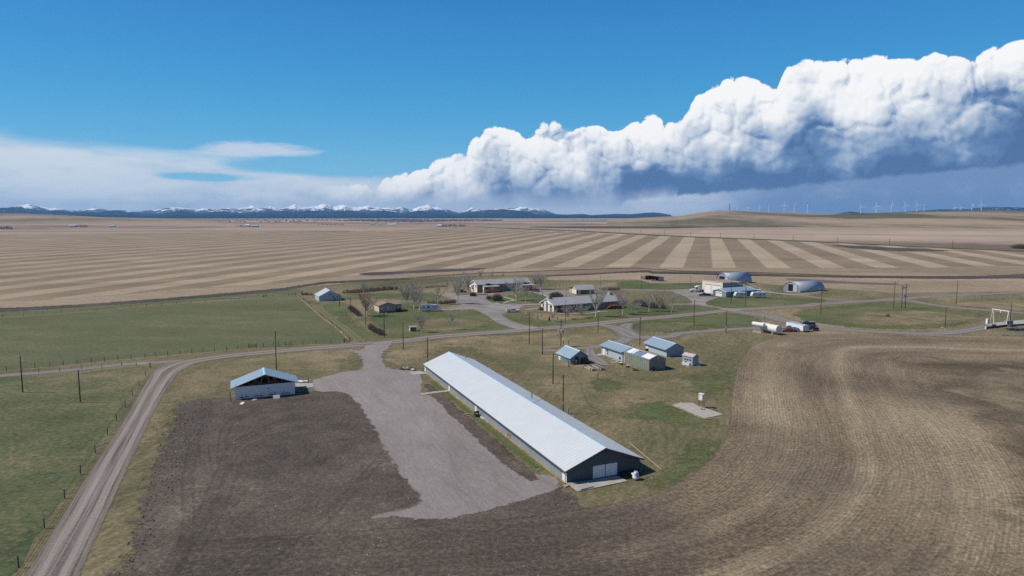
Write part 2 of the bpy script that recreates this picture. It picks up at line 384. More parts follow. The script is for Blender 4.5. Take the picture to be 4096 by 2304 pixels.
def ribbon(name, pts, hw, m_, z=.03, n=8, kind='structure'):
    """road along a centreline; hw half width in metres, or one per point"""
    P = [Vector((p.x, p.y, (hw if not isinstance(hw, (list, tuple)) else hw[i]))) for i, p in enumerate(pts)]
    P = crom(P, n); me = M(); me.uv = []; s = 0
    for i, p in enumerate(P):
        a = P[max(i-1, 0)]; b = P[min(i+1, len(P)-1)]; t = Vector((b.x-a.x, b.y-a.y)).normalized(); q = Vector((-t.y, t.x))
        if i: s += hypot(p.x-P[i-1].x, p.y-P[i-1].y)
        K = 4
        for k in range(K+1):
            f = k/K; me.v.append((p.x+q.x*p.z*(1-2*f), p.y+q.y*p.z*(1-2*f), z)); me.uv.append((f, s))
        if i:
            for k in range(K):
                r = (i-1)*(K+1)+k; me.f.append((r, r+1, r+K+2, r+K+1))
    o = me.build(name, m_); return structure(o, kind) if kind else o
def zp(z, *pts): return [g(z, *p) for p in pts]

# ------------------------------------------------------------------ ground: one sheet to the horizon
m_, n = mat('prairie'); p = n.pos()
x_, y_, _ = n.sep(p)[:]
r = n.new('ShaderNodeVectorRotate', rotation_type='Z_AXIS'); n.put(r.inputs['Vector'], p); r.inputs['Angle'].default_value = .35
cell = n.new('ShaderNodeTexVoronoi', voronoi_dimensions='2D', distance='CHEBYCHEV'); n.put(cell.inputs['Vector'], n.vm('MULTIPLY', r.outputs[0], (1/1500, 1/800, 0))); cell.inputs['Scale'].default_value = 1; cell.inputs['Randomness'].default_value = .55
cr = n.sep(cell.outputs['Color'])[0]
far = n.ramp(cr, [(0.0, lin(110,93,80)), (.2, lin(150,131,115)), (.45, lin(170,150,132)), (.62, lin(134,118,100)), (.78, lin(158,138,120)), (.93, lin(84,80,66)), (1.0, lin(112,108,84))], 'CONSTANT')
far = n.mix(n.step(n.noise(p, .004, 6, .6), .35, .7), far, lin(152,134,118))
fn = n.noise(n.vm('MULTIPLY', p, (.3, 1, 1)), .03, 6, .65)
far = n.mix(1.0, far, n.ramp(fn, [(.25, (.78,)*3), (.75, (1.2,)*3)]), 'MULTIPLY')
n.bsdf(far, .95, spec=.1)
PRAIRIE = m_
me = M(); B_ = 26500
me.v = [(-B_, -3000, -.35), (B_, -3000, -.35), (B_, B_, -.35), (-B_, B_, -.35)]; me.f = [(0, 1, 2, 3)]
structure(me.build('ground', PRAIRIE))
# farm ground (grass) from below the camera to the north fields
sheet('farm_grassland', zp('S', (-500,1900),(3100,1900),(3000,1100),(2900,760),(2576,695),(2300,690),(1900,695),(1500,690),(1000,700),(500,735),(200,765),(0,780),(-700,860)), GRASS, 0.0, 1.5, 2)

# strip-farmed field: stripes converge on one far point, seen from anywhere they stay straight strips of land
def lf(c0, c1, c2, c3): return (c0, c1, c2, c3)
# px = 2048+FPX*X/D, py = 1152+FPX*(Y*SP+HC*CP)/D, D = Y*CP+HC*SP  (ground z = 0)
def stripe_k(n, p, vx, vy):
    x_, y_, _ = n.sep(p)[:]
    D_a, D_b = CP, HC*SP
    nx = n.add(n.mul(x_, FPX), n.add(n.mul(y_, (2048-vx)*D_a), (2048-vx)*D_b))
    ny = n.add(n.mul(y_, FPX*SP*-1+0.0), 0.0)
    # py: point below the axis: 1152 + FPX*(HC*CP - Y*SP)/D
    ny = n.add(n.mul(y_, -FPX*SP+(1152-vy)*D_a), FPX*HC*CP+(1152-vy)*D_b)
    return n.m('DIVIDE', nx, ny)
m_, n = mat('strip_field'); p = n.pos()
k = stripe_k(n, p, 2827, 838)
wig = n.mul(n.sub(n.noise(p, .006, 4, .6), .5), .09)
k = n.add(k, wig)
ph = n.m('FRACT', n.m('DIVIDE', n.add(k, .13+.93*40), .93))
st = n.mul(n.mul(n.step(ph, .22, .27), n.step(ph, .72, .67)), n.step(n.add(k, n.mul(n.sub(n.noise(p, .004, 3, .5), .5), 6)), -12.0, -3.0, .62, 1.0))
rowv = n.noise(n.xyz(n.mul(k, 9.0), 0.0, 0.0), 1.0, 4, .7)
pn = n.noise(n.vm('MULTIPLY', p, (.5, 1, 1)), .02, 6, .65); pf = n.noise(p, .35, 5, .7)
light = n.mix(n.step(pn, .3, .75), lin(146,131,112), lin(171,155,133))
dark = n.mix(n.step(pn, .3, .75), lin(117,102,85), lin(141,124,104))
col = n.mix(st, dark, light)
edge = n.step(n.m('ABSOLUTE', n.sub(n.m('FRACT', n.mul(ph, 8.0)), .5)), .36, .5)
col = n.mix(n.mul(n.mul(edge, n.step(rowv, .45, .6)), .28), col, lin(112,96,82))
col = n.mix(n.mul(n.step(n.noise(p, .0045, 5, .6), .56, .72), .45), col, lin(140,122,106))
col = n.mix(1.0, col, n.ramp(pf, [(.3, (.86,)*3), (.7, (1.14,)*3)]), 'MULTIPLY')
n.bsdf(col, .95, alpha=feather(n, .35, .05), spec=.1)
STRIPFIELD = m_
farm_n = zp('G', (-300,640),(0,620),(500,598),(1000,562),(1500,520),(2100,470))+zp('H', (0,480),(600,425),(1100,390),(1500,372),(1900,360),(2300,350))+zp('I', (200,312),(700,322),(1200,340),(1700,350),(2200,352),(2700,345))
farm_f = zp('I', (2700,190),(2100,160),(1700,142),(1300,122),(800,102),(400,88),(0,72))+zp('H', (2200,104),(1700,96),(1300,94),(800,92),(0,82))+zp('G', (1900,56),(1000,66),(0,72),(-600,80))
sheet('striped_field', farm_n+farm_f, STRIPFIELD, .012, 6, 2)
sheet('striped_field_beyond', zp('H', (500,78),(900,84),(1300,88),(2000,94),(1700,80),(1300,66),(1100,60),(800,62)), STRIPFIELD, .012, 12, 0)
# stubble headland below the strips
sheet('headland', zp('G', (-300,640),(0,620),(500,598),(1000,562),(1500,520),(2100,470))+zp('H', (0,480),(600,425),(1100,392),(1500,376),(1900,362),(2300,352))+zp('I', (200,314),(700,324),(1200,342),(1700,352),(2200,354),(2700,348),(2700,280),(2100,290),(1200,298),(600,296),(200,294))+zp('H', (2000,345),(1500,352),(1100,362),(600,388),(200,410),(0,425))+zp('G', (2100,425),(1500,462),(1000,500),(500,545),(0,560),(-300,570)), TANFIELD, .03, 9, 2)
sheet('dark_band_left', zp('G', (-300,655),(0,640),(500,610),(1000,575),(1500,535),(2100,480))+zp('H', (0,470),(600,440),(560,428),(0,455))+zp('G', (2100,462),(1500,515),(1000,555),(500,590),(0,612),(-300,620)), BURNT, .05, 3, 2)
sheet('dark_patch', zp('H', (250,398),(350,385),(600,378),(850,362),(1100,356),(1190,358),(1100,370),(880,382),(600,394),(350,408)), BURNT, .06, 2.5, 3)
sheet('dark_band_right', zp('H', (1640,408),(1900,396),(2250,376),(2400,370))+zp('I', (0,320),(300,322),(700,334),(1100,345),(1500,350),(1900,352),(2300,350),(2700,335),(2700,362),(2200,370),(1700,366),(1200,360),(700,348),(300,336),(0,332))+zp('H', (2400,385),(2100,394),(1800,410)), BURNT, .06, 4, 3)
sheet('dark_patch_by_road', zp('I', (1270,138),(1500,148),(1800,162),(2050,175),(1950,182),(1700,180),(1500,168),(1350,155)), BURNT, .06, 8, 3)
# tan stubble strip between the dark band and the farm
sheet('stubble_strip', zp('H', (1650,418),(1900,406),(2250,384),(2500,380))+zp('I', (0,334),(300,340),(700,352),(1200,363),(1700,370),(2200,373),(2700,364),(2700,448),(2300,462),(1900,468),(1700,470),(1500,455),(1250,440),(900,415),(600,395),(250,400),(0,400))+zp('H', (2300,440),(2000,445),(1750,445),(1640,440)), TANFIELD, .04, 2.5, 2)
DARKTAN = ground_mat('brown_field', [(84,74,66),(104,92,80),(124,108,92)], .01, .05, .5, .1, feath=.9, tuft=.2)
sheet('brown_patch', zp('I', (950,368),(1150,376),(1350,390),(1700,405),(1650,412),(1350,404),(1150,398),(980,382)), DARKTAN, .06, 2.5, 3)
# big far fields
sheet('dark_far_field', zp('H', (1500,50),(1900,46),(2576,48))+zp('M', (420,252),(900,252),(880,256),(420,256))+zp('H', (2576,60),(1900,60),(1550,55)), BURNT, .3, 10, 0)
sheet('far_road_verge', zp('H', (1090,50),(1400,60),(1800,74),(2200,95),(2576,115))+zp('I', (300,80),(800,98),(1300,119),(1700,139),(2100,158),(2700,182),(2700,190),(2100,164),(1700,145),(1300,125),(800,104),(300,86))+zp('H', (2576,122),(2200,101),(1800,80),(1400,66)), LAWN, .4, 3, 0)
ribbon('far_road', zp('H', (1110,50),(1400,62.5),(1800,76.5),(2200,97.5),(2576,118))+zp('I', (300,82.5),(800,100.5),(1300,121.5),(1700,141.5),(2100,160.5),(2700,185.5)), 4.0, LANE, .6, 4)
ribbon('field_track', zp('I', (0,58),(400,60),(800,62),(1300,64),(1700,68),(2100,71),(2700,74)), 5.0, BURNT, .4, 3)
ribbon('field_boundary', zp('G', (0,72),(1000,64),(1900,52),(2576,50)), 7.0, BURNT, .3, 3)
ribbon('field_boundary_left', zp('G', (-300,49),(600,46),(1300,44),(2576,44)), 12.0, BURNT, .3, 3)
ribbon('field_boundary_mid', zp('H', (0,82),(700,88),(1300,93),(2000,98)), 7.0, BURNT, .3, 3)

# ------------------------------------------------------------------ pastures, lawns and dry ground of the farm
sheet('green_pasture', zp('A', (-200,520),(0,497),(600,455),(1200,400),(1800,360),(2170,335))+zp('B', (100,345),(300,500),(480,660),(600,790),(580,830),(0,870))+zp('A', (1900,715),(1500,750),(1000,790),(500,840),(0,890),(-300,915)), PASTURE, .01, .8, 2)
sheet('green_verge', zp('A', (-200,480),(0,462),(600,395),(1200,350),(1800,308),(2200,290),(2200,320),(1800,352),(1200,395),(600,450),(0,492),(-200,512)), PASTURE, .008, .8, 2)
sheet('left_meadow', zp('A', (-300,960),(300,940),(700,890),(1000,855),(1150,875),(1050,960))+zp('R', (960,90),(800,350),(600,650),(400,950),(200,1250),(60,1470),(-900,1600),(-800,300)), MEADOW, .008, .8, 2)
sheet('brown_verge', zp('A', (1300,960),(1450,880),(1700,810),(2000,775),(2300,740),(2560,730))+zp('B', (1000,860),(700,890))+zp('A', (2480,900),(2280,940),(1900,890),(1700,960),(1600,1040),(1500,1060),(1300,1100),(1200,1250),(1080,1440),(900,1449),(1050,1200)), DRYGRASS, .013, 3.5, 2)
sheet('brown_lawn', zp('S', (975,860),(1100,850),(1300,842),(1500,825),(1570,850),(1500,880),(1400,878),(1500,930),(1650,960),(1740,940),(1780,1000),(1690,1020),(1600,1050),(1400,1000),(1170,870),(1060,900),(1020,925),(970,905)), DRYGRASS, .0125, 5.0, 2)
sheet('green_lawn', zp('F', (900,860),(1150,880),(1300,960),(1000,1000)), LAWN, .014, 5.0, 3)
sheet('green_lawn', zp('P', (-300,950),(300,960),(1000,1240),(1500,1340),(1250,1500),(300,1400),(-500,1200)), LAWN, .0142, 6.0, 3)
sheet('green_lawn', zp('Q', (1060,600),(960,720),(820,790),(760,760),(900,650),(1000,560)), LAWN, .0144, 5.0, 3)
sheet('green_lawn', zp('P', (1300,250),(1700,300),(1700,600),(1300,700),(900,500)), LAWN, .0146, 7.0, 3)
for i, pp in enumerate([
    zp('B', (110,350),(290,410),(600,420),(640,600),(820,700),(980,770),(860,800),(750,790),(500,560)),
    zp('B', (1050,420),(1350,420),(1400,500),(1900,490),(2100,580),(2400,690),(2050,735),(1300,775),(1100,760),(900,620),(850,500)),
    zp('C', (860,690),(1050,670),(1300,700),(1500,660),(2000,640),(2576,560),(2576,720),(2000,780),(1400,815),(1050,770)),
    zp('B', (600,330),(1500,310),(1520,360),(1400,400),(1000,370),(600,380)),
    zp('D', (0,560),(500,560),(900,565),(1250,600),(900,650),(400,690),(0,720)),
    zp('D', (1050,510),(1200,460),(1700,450),(2400,460),(2576,500),(2200,550),(1700,580),(1300,580)),
    zp('C', (830,440),(1300,400),(1350,520),(850,530),(640,480)),
    zp('D', (850,210),(0,240),(0,330),(850,330)),
    zp('E', (0,560),(500,500),(1000,460),(1300,470),(1700,540),(2100,600),(1700,740),(1000,760),(400,720),(0,640)),
    zp('D', (100,800),(700,700),(1300,660),(1700,720),(1600,830),(1100,850),(500,900))]):
    structure(sheet('lawn', pp, LAWN, .012+.0006*i, 4.5, 3))
for i, pp in enumerate([
    zp('E', (300,620),(900,560),(1500,560),(2100,640),(1700,700),(1000,720),(500,690)),
    zp('F', (1500,140),(2000,120),(2200,150),(1900,240),(1500,230)),
    zp('E', (1900,450),(2576,420),(2576,560),(2200,530),(1800,490)),
    zp('B', (1350,600),(1750,570),(2050,620),(1900,680),(1400,700)),
    zp('C', (1230,650),(1420,650),(1900,690),(1800,730),(1350,740),(1200,700))]):
    sheet('dry_patch', pp, DRYGRASS, .02+.0006*i, 5.0, 3)
# strips of dead grass along fences and slabs
ribbon('dead_grass_strip', zp('B', (85,322),(150,385),(260,480),(370,575),(480,655),(570,735),(640,800)), .65, DRYEDGE, .03)
ribbon('dead_grass_strip', zp('A', (0,497),(600,458),(1200,402),(1800,362)), .8, DRYEDGE, .03)
ribbon('dead_grass_strip', zp('A', (0,893),(500,850),(1000,802),(1500,757),(1880,722)), .6, DRYEDGE, .03)
ribbon('dead_grass_strip', zp('A', (2070,705),(2300,698),(2560,688)), .6, DRYEDGE, .03)
ribbon('two_wheel_track', zp('B', (560,380),(400,420),(330,460),(430,560),(620,700),(760,815)), 1.7, road_mat('wheel_track', (88,90,62), (112,108,80), (86,90,62), [(.2, .12), (.8, .12)]), .03)

# ------------------------------------------------------------------ roads
R2 = [g('R', 250, 1700), g('R', 370, 1449), g('R', 560, 1100), g('R', 765, 720), g('R', 935, 420), g('R', 1035, 235), g('A', 1180, 950), g('A', 1235, 885), g('A', 1370, 828), g('A', 1560, 795), g('A', 1760, 770), g('A', 2030, 745), g('A', 2300, 722), g('A', 2574, 702)]
w2 = [3.2, 3.2, 3.1, 3.0, 2.8, 2.8, 3.4, 4.2, 3.8, 3.5, 3.6, 3.8, 3.9, 4.0]
R2 += zp('B', (1000,826),(1300,797))+zp('C', (0,955),(500,915),(1000,878),(1500,836),(2000,792))+zp('D', (100,735),(500,702),(1000,652),(1400,608),(1800,588),(2300,558))+zp('E', (200,478),(500,461),(1000,430),(1300,406),(1800,377),(2700,338))
w2 += [4.2]*9+[3.8]*(len(R2)-len(w2)-9)
ribbon('gravel_road', R2, w2, ROAD, .035)
ribbon('gravel_lane', zp('A', (-200,940),(0,925),(500,886),(900,843),(1100,830),(1350,815)), 2.2, LANE, .031)
ribbon('gravel_lane', zp('F', (960,158),(1120,185),(1260,235),(1380,300),(1550,320),(1850,312))+zp('D', (700,913),(1000,890),(1300,865),(1700,845),(2100,850),(2400,850)), [2.5,3.5,4.0,5.0,4.2]+[2.6]*7, LANE, .041)
ribbon('gravel_lane', zp('F', (1340,140),(1270,200),(1330,290),(1250,370),(1120,400),(950,440),(700,460),(450,488),(190,492)), [2,3.5,4,3.2,3.0,2.4,2.2,2.0,1.2], LANE, .033)
ribbon('gravel_lane', zp('F', (830,470),(850,560),(930,610),(1020,665),(1100,670)), [1.5,2.4,2.4,1.8,.8], LANE, .037)
ribbon('gravel_lane', zp('D', (1400,625),(1600,655),(1850,690),(2050,745),(2300,795))+zp('E', (120,745),(500,775),(1000,802),(1400,820),(1700,808),(2000,768),(2250,715)), [4,5,5,5,4.5,4,3.8,3.6,3.6,3.6,3.4,3], LANE, .038)
ribbon('gravel_lane', zp('D', (1760,372),(2000,398),(2300,428))+zp('E', (200,405),(450,433),(600,441),(820,436)), 2.4, LANE, .039)
ribbon('gravel_lane', zp('E', (1150,425),(1300,448),(1500,482),(1800,518),(2100,545),(2700,590)), 3.2, LANE, .036)
YARDG = ground_mat('packed_gravel', [(112,106,102),(126,120,116),(138,131,127),(150,143,138)], .05, .25, 1.4, .2, feath=.4, tuft=.18)
sheet('gravel_drive', zp('C', (20,618),(220,612),(430,600),(500,615),(640,690),(760,770),(900,825),(1050,862),(1230,855),(1300,835),(1130,812),(980,765),(880,712),(835,678),(870,650),(1040,605),(1090,562),(1200,548),(1345,545),(1350,532),(1100,538),(840,545),(740,522),(640,492),(625,470),(700,425),(760,398),(560,402),(450,412),(260,430),(240,400),(130,392),(-35,400),(-20,412),(60,430),(240,485),(260,520),(330,545),(180,572),(30,585)), YARDG, .045, .8, 3)
sheet('gravel_drive', zp('C', (1190,365),(1400,358),(1690,358),(1700,385),(1590,400),(1700,395),(1760,405),(1770,430),(1600,440),(1430,440),(1330,402),(1240,385)), YARDG, .044, .6, 3)
sheet('gravel_drive', zp('D', (-60,348),(300,350),(560,355),(850,343),(1000,370),(1110,385),(1120,440),(1200,452),(1100,485),(1040,520),(1080,555),(1250,585),(1480,598),(1500,612),(1330,622),(1200,590),(1050,565),(860,545),(640,545),(560,538),(640,530),(840,528),(855,495),(760,430),(650,395),(560,372),(300,360),(-60,358)), YARDG, .046, .8, 3)

# gravel yard, bare soil and the strip of turned earth beside the long barn
sheet('bare_soil', zp('S', (290,1560),(305,1440),(330,1360),(362,1250),(400,1150),(430,1080),(455,1020),(520,1003),(590,1002),(690,992),(770,985),(850,988),(960,1000),(1200,1150),(1420,1235),(1455,1262),(1470,1290),(1700,1330),(1900,1449),(2000,1600)), SOIL, .016, 2.2, 3)
sheet('gravel_yard', zp('S', (872,878),(905,882),(925,868),(985,858),(975,878),(962,890),(968,920),(985,928),(1045,936),(1062,950),(1062,985),(1110,1010),(1155,1040),(1180,1060),(1220,1100),(1290,1160),(1340,1190),(1385,1196),(1408,1212),(1388,1238),(1300,1262),(1200,1290),(1120,1305),(1060,1308),(1000,1302),(930,1303),(1000,1285),(1055,1268),(1052,1240),(1000,1180),(960,1110),(905,1020),(880,995),(850,985),(800,985),(785,965),(800,952),(870,935),(908,928),(912,905),(895,890)), GRAVEL, .05, .9, 3)
TURF = ground_mat('fresh_turf', [(66,84,46),(78,96,54),(96,102,66)], .1, .4, 2, .3, feath=.7)
bn, bf = g('L', 548, 1000), g('K', 650, 462); bd = (bf-bn).normalized(); bq = Vector((-bd.y, bd.x, 0)); BL = (bf-bn).length
if bq.x > 0: bq = -bq
ribbon('turned_earth', [bn+bd*t+bq*w_ for t, w_ in ((3, 4.2), (15, 4.6), (30, 4.3), (45, 4.2), (58, 3.6), (70, 3.4))], [1.5,2.2,2.2,2.1,1.8,1.2], SOIL, .07)
for o in (bpy.data.objects['turned_earth'],):
    for d in o.data.uv_layers[0].data: d.uv.x = min(d.uv.x, 1-d.uv.x)*3
ribbon('turf_strip', [bn+bd*t+bq*1.5 for t in (8, 25, 45, 60, 72)], .7, TURF, .08)
for o in (bpy.data.objects['turf_strip'],):
    for d in o.data.uv_layers[0].data: d.uv.x = min(d.uv.x, 1-d.uv.x)*3
ribbon('dead_grass_strip', [bn+bd*t+bq*.25 for t in (0, 20, 40, 60, BL)], .4, DRYEDGE, .09)
for o in bpy.data.objects:
    if o.name.startswith(('dead_grass_strip', 'field_track', 'field_boundary')):
        for d in o.data.uv_layers[0].data: d.uv.x = min(d.uv.x, 1-d.uv.x)*3

m_, n = mat('soil_track'); u, v, _ = n.sep(n.uv())[:]; p = n.pos(); ed = n.m('MINIMUM', u, n.sub(1.0, u))
lug = n.m('PINGPONG', n.mul(v, 1.0), .35); t1 = n.step(n.m('ABSOLUTE', n.sub(u, .18)), .13, .06); t2 = n.step(n.m('ABSOLUTE', n.sub(u, .82)), .13, .06); tt = n.m('MAXIMUM', t1, t2); q = n.noise(p, 1.5, 5, .7)
n.bsdf(n.mix(tt, lin(88,81,76), n.mix(n.step(q, .4, .6), lin(66,60,57), lin(78,72,68))), .95, normal=n.bump(n.add(n.mul(tt, -1.0), n.mul(lug, .5)), .8, .12), alpha=n.mul(n.mul(n.add(n.mul(tt, .13), .07), n.step(ed, .0, .06)), n.step(n.noise(p, .25, 4, .6), .3, .55)), spec=.05); TRACK = m_
for i, pp in enumerate([zp('R', (1180,1449),(1330,1200),(1480,960),(1590,700),(1680,520),(1850,410),(2050,340),(2300,290)), zp('R', (1290,1449),(1420,1250),(1560,1020),(1650,780),(1760,560),(1950,450),(2200,380)), zp('R', (1230,1449),(1330,1250),(1360,1000),(1350,800),(1370,650),(1400,480)), zp('S', (640,1449),(760,1360),(880,1240),(960,1150)), zp('R', (1480,640),(1470,520),(1460,420)), zp('R', (1600,620),(1610,450),(1680,330),(1900,230)),]):
    ribbon('soil_track', pp, 1.15, TRACK, .09+.002*i)

# ploughed stubble field: rows follow its curved inner border
inner = [Vector((p.x, p.y)) for p in zp('Q', (-1500,1050),(-900,1010),(-350,975),(100,935),(390,893),(560,868),(760,812),(900,748),(1000,665),(1085,560),(1112,450),(1125,320),(1150,210),(1200,125),(1300,72),(1450,50),(1700,42),(2100,48),(2576,60),(3300,80))]
inner = crom(inner, 8)
for _ in range(3): inner = [inner[0]]+[(inner[i-1]+inner[i]*2+inner[i+1])/4 for i in range(1, len(inner)-1)]+[inner[-1]]
# even steps
acc = [0]
for i in range(1, len(inner)): acc.append(acc[-1]+(inner[i]-inner[i-1]).length)
NS = 160; pts = []; j = 0
for i in range(NS+1):
    s = acc[-1]*i/NS
    while j < len(acc)-2 and acc[j+1] < s: j += 1
    t = (s-acc[j])/max(acc[j+1]-acc[j], 1e-6); pts.append(inner[j].lerp(inner[j+1], t))
me = M(); me.uv = []; NR = 40; DM = 120.0; cen = g('Q', 2100, 700)
line = pts; rows_ = [line]
offs = [0, .8, 2]+[2+76*(i/(NR-2)) for i in range(1, NR-1)]
for r_ in range(1, len(offs)):
    dd = offs[r_]-offs[r_-1]; nl = []
    for i in range(len(line)):
        a = line[max(i-1, 0)]; b = line[min(i+1, len(line)-1)]; t = (b-a).normalized(); nl.append(line[i]+Vector((t.y, -t.x))*dd)
    for _ in range(4): nl = [nl[0]]+[(nl[i-1]+nl[i]*2+nl[i+1])/4 for i in range(1, len(nl)-1)]+[nl[-1]]
    line = nl; rows_.append(line)
for r_, ln in enumerate(rows_):
    for i, p in enumerate(ln): me.v.append((p.x, p.y, .022+.0004*r_)); me.uv.append((offs[r_], i*acc[-1]/NS))
for r_ in range(len(rows_)-1):
    for i in range(NS):
        a = r_*(NS+1)+i; me.f.append((a, a+1, a+NS+2, a+NS+1))
m_, n = mat('stubble_rows'); u, v, _ = n.sep(n.uv())[:]; p = n.pos()
wob = n.mul(n.sub(n.noise(p, .05, 3, .5), .5), 1.6)
uu = n.add(u, wob)
rw = n.m('SINE', n.mul(uu, 2*pi/.62)); br = n.noise(n.xyz(n.mul(uu, 3.2), n.mul(v, .22), 0.0), 1.0, 5, .7)
br2 = n.noise(n.xyz(n.mul(uu, 1.1), n.mul(v, .07), 7.0), 1.0, 6, .7)
rf = n.mul(n.add(n.add(n.mul(rw, .14), n.mul(n.sub(br, .5), 1.3)), n.mul(n.sub(br2, .5), 1.6)), n.step(n.noise(p, .07, 4, .6), .3, .65, .35, 1.0))
cl = n.noise(p, 1.3, 6, .8); bg_ = n.noise(p, .022, 5, .6, .8); band = n.noise(n.xyz(n.mul(uu, .085), n.mul(v, .006), 3.0), 1.0, 5, .6)
f = n.add(n.add(n.mul(rf, .34), n.mul(n.sub(cl, .5), 2.1)), n.add(n.mul(n.sub(bg_, .5), .9), n.mul(n.sub(band, .5), 1.0)))
f = n.add(f, .52)
br1 = n.step(n.m('ABSOLUTE', n.sub(uu, n.add(25.0, n.mul(n.sub(n.noise(n.xyz(n.mul(v, .01), 0.0, 0.0), 1.0, 2), .5), 10)))), 2.6, .8)
f = n.add(f, n.mul(br1, .16))
# darker soil towards the near left end
px_, py_, _ = n.sep(p)[:]
dk = n.mul(n.step(n.add(px_, n.mul(n.sub(n.noise(p, .07, 4, .6), .5), 34)), 30.0, 8.0), n.step(py_, 112.0, 90.0))
col = n.ramp(f, [(.0, lin(70,60,50)), (.28, lin(95,83,69)), (.5, lin(119,105,88)), (.72, lin(140,124,103)), (1.0, lin(170,154,129))])
col = n.mix(n.mul(n.step(n.noise(p, .03, 4, .6), .5, .72), .45), col, lin(84,80,72))
dcol = n.ramp(f, [(.1, lin(56,51,47)), (.5, lin(76,69,64)), (.9, lin(108,99,91))])
col = n.mix(n.mul(dk, .85), col, dcol)
spk = n.step(n.voro(p, 1.1, out=0), .07, .04)
col = n.mix(n.mul(spk, .5), col, lin(176,168,156))
ed = n.m('DIVIDE', u, 2.0)
al = n.mul(n.step(n.add(ed, n.mul(n.sub(n.noise(p, 1.0, 5, .65), .5), 1.2)), .3, .6), n.step(n.add(u, n.mul(n.sub(n.noise(p, .06, 6, .65), .5), 55.0)), 62.0, 46.0))
n.bsdf(col, .97, normal=n.bump(n.add(n.mul(rf, .8), n.mul(cl, 1.1)), .8, .16), alpha=al, spec=.08)
structure(me.build('ploughed_field', m_))
# ground beyond the rows
STUB = ground_mat('worn_stubble', [(70,63,51),(93,84,68),(115,103,84),(138,124,101)], .03, .15, 1.6, .7, feath=1.0, tuft=.4)
sheet('stubble_field', zp('Q', (1500,120),(1900,90),(2700,90),(3300,120),(4200,1400),(2600,1700),(1500,1500),(1900,900),(1600,300)), STUB, .02, 2, 0)

# ------------------------------------------------------------------ hills and mountains
from mathutils import noise as mn
def at(px, py, dist):
    d = ray(px, py); t = dist/hypot(d.x, d.y); return Vector((d.x*t, d.y*t, HC+d.z*t))
def interp(pts, x):
    if x <= pts[0][0]: return pts[0][1]
    for (a, b), (c_, d) in zip(pts, pts[1:]):
        if x <= c_: t = (x-a)/(c_-a); return b+(d-b)*t
    return pts[-1][1]
def terrain(name, z, pts, R0, R1, R2, m_, step=8, rows=16, rough=.3, nscale=900., jag=0.0, power=1.3, seed=0):
    pts = [src(z, *p) if isinstance(z, str) else p for p in pts]; me = M(); me.uv = []
    x0, x1 = pts[0][0], pts[-1][0]; C_ = int((x1-x0)/step)
    for j in range(rows+1):
        f = j/rows
        R = R0+(R1-R0)*min(f/.7, 1) if f <= .7 else R1+(R2-R1)*(f-.7)/.3
        prof = (min(f/.7, 1))**power if f <= .7 else 1-((f-.7)/.3)**1.2
        for i in range(C_+1):
            px = x0+step*i; py = interp(pts, px)
            top = at(px, py, R1); hh = max(top.z, 0); endf = min(1, i/6, (C_-i)/6)
            d = ray(px, 864); dd = Vector((d.x, d.y)).normalized()*R
            nz = mn.fractal(Vector((dd.x/nscale, dd.y/nscale, seed)), .9, 2.0, 6)
            h = hh*prof*endf
            if f < .7: h *= 1+rough*nz*(1-prof)*1.5
            h += hh*jag*nz*prof*(.6 if abs(f-.7) < .05 else 1)
            me.v.append((dd.x, dd.y, h-.6-(6 if j in (0, rows) else 0))); me.uv.append((i*step/100, h))
    for j in range(rows):
        for i in range(C_):
            a = j*(C_+1)+i; me.f.append((a, a+1, a+C_+2, a+C_+1))
    return structure(me.build(name, m_, smooth=True))
m_, n = mat('forest_hill'); p = n.pos(); q = n.noise(p, .0016, 7, .65); q2 = n.noise(p, .006, 5, .6)
col = n.ramp(n.add(n.mul(q, .6), n.mul(q2, .4)), [(.3, lin(20,32,42)), (.5, lin(28,42,54)), (.62, lin(52,62,68)), (.7, lin(34,50,58))])
zz = n.sep(p)[2]
col = n.mix(n.mul(n.step(n.add(q2, n.mul(zz, .0003)), .66, .71), n.step(zz, 90, 200)), col, lin(225,230,235))
n.bsdf(col, .95, normal=n.bump(q2, .8, 60), spec=0.0); FOREST = m_
m_, n = mat('snow_peak'); p = n.pos(); q = n.noise(n.vm('MULTIPLY', p, (1, 1, 2.0)), .0022, 7, .7); zz = n.sep(p)[2]
s_ = n.step(n.add(q, n.mul(n.sub(zz, 300), .0009)), .40, .50)
n.bsdf(n.mix(s_, lin(70,84,100), lin(250,250,252)), .9, normal=n.bump(q, 1.0, 120), spec=0.0); SNOW = m_
m_, n = mat('range_hill'); p = n.pos(); q = n.noise(n.vm('MULTIPLY', p, (1, .4, 1)), .0012, 7, .6); q2 = n.noise(p, .01, 5, .65)
col = n.ramp(n.add(n.mul(q, .75), n.mul(q2, .25)), [(.3, lin(118,104,86)), (.42, lin(96,92,72)), (.5, lin(140,124,104)), (.6, lin(158,140,118)), (.72, lin(120,108,90))])
n.bsdf(col, .95, normal=n.bump(q2, .5, 10), spec=0.0); RANGE = m_
m_, n = mat('olive_hill'); p = n.pos(); q = n.noise(p, .002, 6, .6)
n.bsdf(n.ramp(q, [(.3, lin(78,76,56)), (.6, lin(100,94,70)), (.8, lin(128,114,92))]), .95, spec=0.0); OLIVE = m_
S2 = lambda z, pts: [src(z, *p) for p in pts]
